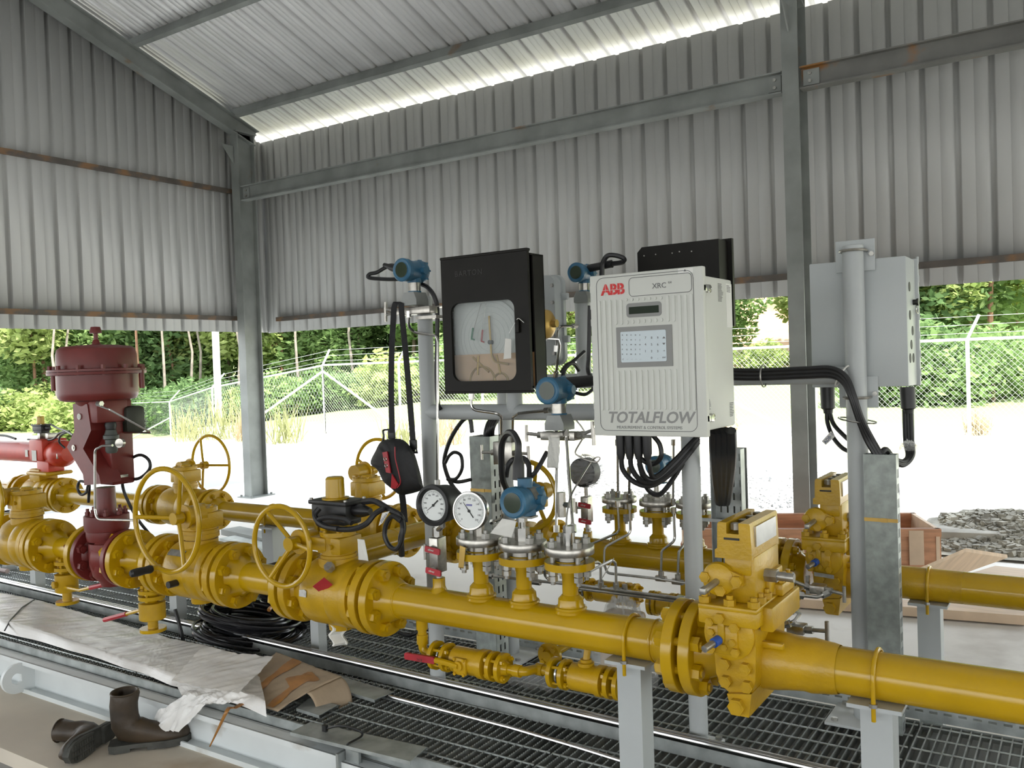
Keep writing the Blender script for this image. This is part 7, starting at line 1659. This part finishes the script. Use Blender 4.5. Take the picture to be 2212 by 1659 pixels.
# dry weeds near the fence
def weed(px, py, Y, h, lab, col=1):
    p = aD(px, py, Y); rr = random.Random(px); b = MB(); base = V((p.x, p.y, gz(p.x, p.y)))
    for i in range(75):
        a = rr.uniform(0, 6.28); r0 = rr.random()**.7*h*.45; s = base+V((r0*math.cos(a), r0*math.sin(a), 0)); e = s+V((rr.gauss(0, .18), rr.gauss(0, .18), rr.uniform(.4, 1)))*h; w = V((.004, .004, 0)); b.add([s-w, s+w, e+w*2, (s+e)/2-w*2.5], [(0, 1, 2, 3)])
    solo('weed_clump', b, DRY[col], lab, 'weeds', smooth=0)
DRY = [leaf_mat('dry_stems', (.34, .27, .17), (.5, .42, .28)), leaf_mat('dull_weed_green', (.24, .26, .12), (.42, .42, .24))]
weed(412, 945, 21, 1.0, 'dry weed clump by the fence, left of the tall pale pole'); weed(492, 940, 21, 1.3, 'dull green weed clump at the foot of the tall pale pole'); weed(612, 930, 19, 1.0, 'weed clump just right of the corner column'); weed(540, 950, 20, .8, 'brown weed clump behind the corner column', 0)
weed(960, 935, 17, .9, 'weed clump seen between the stand pole and the cable loop', 0); weed(2112, 945, 15.5, .5, 'small dry weed clump beside the right fence post', 0); weed(860, 925, 17, .7, 'low weed clump behind the hanging bag'); weed(1560, 925, 17, .7, 'dry weed clump behind the analyser pole', 0)
# ------------------------------------------------------------------ gravel, rubble, crates, planks behind the skid
def stones(x0, x1, y0, y1, n, s0, s1, seed, z=None):
    rr = random.Random(seed); b = MB()
    for i in range(n):
        x, y = rr.uniform(x0, x1), rr.uniform(y0, y1); s = rr.uniform(s0, s1); zz = (gz(x, y) if z is None else z(x, y)); R_ = MX.Rotation(rr.uniform(0, 6), 3, 'Z') @ MX.Rotation(rr.uniform(-.6, .6), 3, 'X')
        b.box((x, y, zz+s*.2), (s, s*rr.uniform(.6, 1), s*rr.uniform(.4, .8)), R_)
    return b
g_ = stones(-6.2, -2.1, 8.35, 11.5, 5200, .02, .06, 5); solo('gravel', g_, mat('blue_grey_gravel', (.46, .47, .47), .9, var=.25, scale=6), 'blue-grey gravel bed outside the back opening', 'gravel', kind='stuff', smooth=0)
px0, px1 = aY(2075, 1170, 7.9), aY(2230, 1170, 7.9)
def heap(x, y): return .01+.20*math.exp(-((x-px1.x)/.9)**2-((y-7.6)/.45)**2)
g_ = stones(px0.x-.1, px1.x+1.2, 6.9, 8.1, 3000, .015, .055, 6, heap); g_.grid(lambda u, w: V((px0.x-.2+(px1.x+1.4-px0.x)*u, 6.8+1.4*w, heap(px0.x-.2+(px1.x+1.4-px0.x)*u, 6.8+1.4*w)+.015*noise.noise(V((u*30, w*20, 0))))), 30, 24)
solo('rubble_heap', g_, mat('rubble', (.36, .34, .28), .95, var=.35, scale=7), 'heap of broken concrete and gravel behind the crate at right', 'rubble', kind='stuff', smooth=0)
c = aZ(2078, 1178, 0); b = MB(); b.box((c.x, c.y, .06), (.55, .3, .14), MX.Rotation(.2, 3, 'Z'), bev=.03); solo('concrete_kerb', b, mat('weathered_concrete', (.36, .34, .29), .9, var=.25, scale=5), 'broken concrete kerb piece right of the crate', 'concrete')
# crate
A, B = aZ(1478, 1236, 0), aZ(2035, 1240, 0); d = (B-A); LC = d.length; d.normalize(); n_ = V((-d.y, d.x, 0)); hC = aY(2030, 1142, B.y).z
cr_ = thing('packing_crate', 'long open reddish plywood packing crate lying on the floor behind the rear line', 'crate', A, (0, 0, math.atan2(d.y, d.x)))
for y, nm in ((.012, 'front_panel'), (.60, 'rear_panel')):
    b = MB(); b.span((0, y-.006, 0.02), (LC, y+.006, hC)); part('side_panel', b, M['wood'], cr_)
    b = MB(); b.span((0, y-.02, hC-.05), (LC, y+.02, hC)); b.span((0, y-.022, 0.0), (LC, y+.022, .06)); part('batten', b, M['wood'], cr_)
for x in (.01, LC-.02):
    b = MB(); b.span((x-.012, .0, .0), (x+.012, .61, hC)); part('end_panel', b, M['woodpale'], cr_)
b = MB(); b.span((LC-.20, -.012, .06), (LC-.11, .0, hC-.01)); part('upright_batten', b, M['woodpale'], cr_)
b = MB(); b.span((0, 0, .0), (LC, .6, .02)); part('floor_panel', b, M['wood'], cr_)
def board(pts, th, label, m, z0=None):
    P = [aZ(px, py, z) for px, py, z in pts]; b = MB(); dn = V((0, 0, -th)); b.add(P+[p+dn for p in P], [(0, 1, 2, 3), (7, 6, 5, 4), (0, 4, 5, 1), (1, 5, 6, 2), (2, 6, 7, 3), (3, 7, 4, 0)]); return solo('plywood_board', b, m, label, 'board')
board([(1988, 1226, .30), (2085, 1230, .22), (2176, 1198, .26), (2086, 1184, .38)], .02, 'pale plywood board lying tilted beside the crate end', M['woodpale'])
for i, (y0, z) in enumerate(((1234, .10), (1244, .06))): board([(2090, y0+6, z), (2215, y0+14, z), (2240, y0-2, z), (2150, y0-12, z)], .02, ('upper' if i == 0 else 'lower')+' stacked pale plywood board at the right edge', M['woodpale'])
board([(1700, 1292, .06), (2212, 1330, .06), (2240, 1312, .06), (1700, 1280, .06)], .05, 'long pale plank on the concrete behind the rear pipe', M['woodpale'])
board([(1470, 1174, .13), (1540, 1182, .13), (1560, 1160, .13), (1480, 1152, .13)], .10, 'reddish timber block at the left end of the crate', M['wood'])
c = aY(1683, 996, 6.0)
for i, (x0, y0, x1, y1) in enumerate(((498, 1146, 600, 1168), (495, 1165, 590, 1188), (520, 1178, 610, 1199))):
    P0, P1 = aZ(x0, y0, .08-.02*i), aZ(x1, y1, .08-.02*i); b = MB(); b.box((P0+P1)/2, ((P1-P0).length, .18, .05), MX.Rotation(math.atan2((P1-P0).y, (P1-P0).x), 3, 'Z')); solo('steel_offcut', b, M['galv'] if i else M['steelgrey'], ('dark', 'bright', 'nearest')[i]+' steel section lying on the floor under the rear pipe, behind the handwheels', 'steel section')
p = aZ(2082, 1336, 0); b = MB(); b.ring(p+V((0, 0, .02)), (.4, -1, .3), .014, .006, 20, 8); solo('hex_nut', b, M['nickel'], 'loose steel nut on the concrete floor at right', 'nut')
b = MB(); P = aZ(1660, 1128, 0)
SUN_E, SKY_E, EXPO = 5.0, 1.6, 1.45
# ================================================================== camera, light, view
cam = bpy.data.cameras.new('camera'); cam.sensor_width = 36; cam.lens = 36*FPX/2212; cam.clip_start = .02; cam.clip_end = 600
co = bpy.data.objects.new('camera', cam); COL.objects.link(co)
mw = MX((RT, UP, -FW)).transposed().to_4x4(); mw.translation = EYE; co.matrix_world = mw; SC.camera = co
sun = bpy.data.lights.new('sun', 'SUN'); sun.energy = SUN_E; sun.angle = .012; sun.color = (1, .96, .90)
so = bpy.data.objects.new('sun', sun); COL.objects.link(so); so.location = (0, 0, 30)
el, az = math.radians(60), math.radians(-12)     # sun high, to the right and behind the back wall
sd = V((math.cos(el)*math.cos(az), math.cos(el)*math.sin(az), math.sin(el)))
so.rotation_euler = sd.to_track_quat('Z', 'Y').to_euler()
w = bpy.data.worlds.new('sky'); SC.world = w; w.use_nodes = True; N = w.node_tree.nodes; L = w.node_tree.links
bg = N['Background']; bg.inputs[1].default_value = SKY_E
tc = N.new('ShaderNodeTexCoord'); sp = N.new('ShaderNodeSeparateXYZ'); L.new(tc.outputs['Generated'], sp.inputs[0])
rp = N.new('ShaderNodeValToRGB'); L.new(sp.outputs['Z'], rp.inputs[0]); e = rp.color_ramp.elements
e[0].position = 0; e[0].color = (.92, .94, .93, 1); e[1].position = .6; e[1].color = (.74, .81, .90, 1)
L.new(rp.outputs[0], bg.inputs[0])
SC.view_settings.view_transform = 'Standard'; SC.view_settings.look = 'None'; SC.view_settings.gamma = 1; SC.view_settings.exposure = EXPO
SC.view_settings.use_curve_mapping = False
SC.cycles.use_denoising = True; SC.cycles.denoiser = 'OPENIMAGEDENOISE'
SC.cycles.max_bounces = 10; SC.cycles.diffuse_bounces = 5; SC.cycles.glossy_bounces = 4; SC.cycles.transparent_max_bounces = 24
SC.cycles.sample_clamp_indirect = 8; SC.cycles.caustics_reflective = False; SC.cycles.caustics_refractive = False
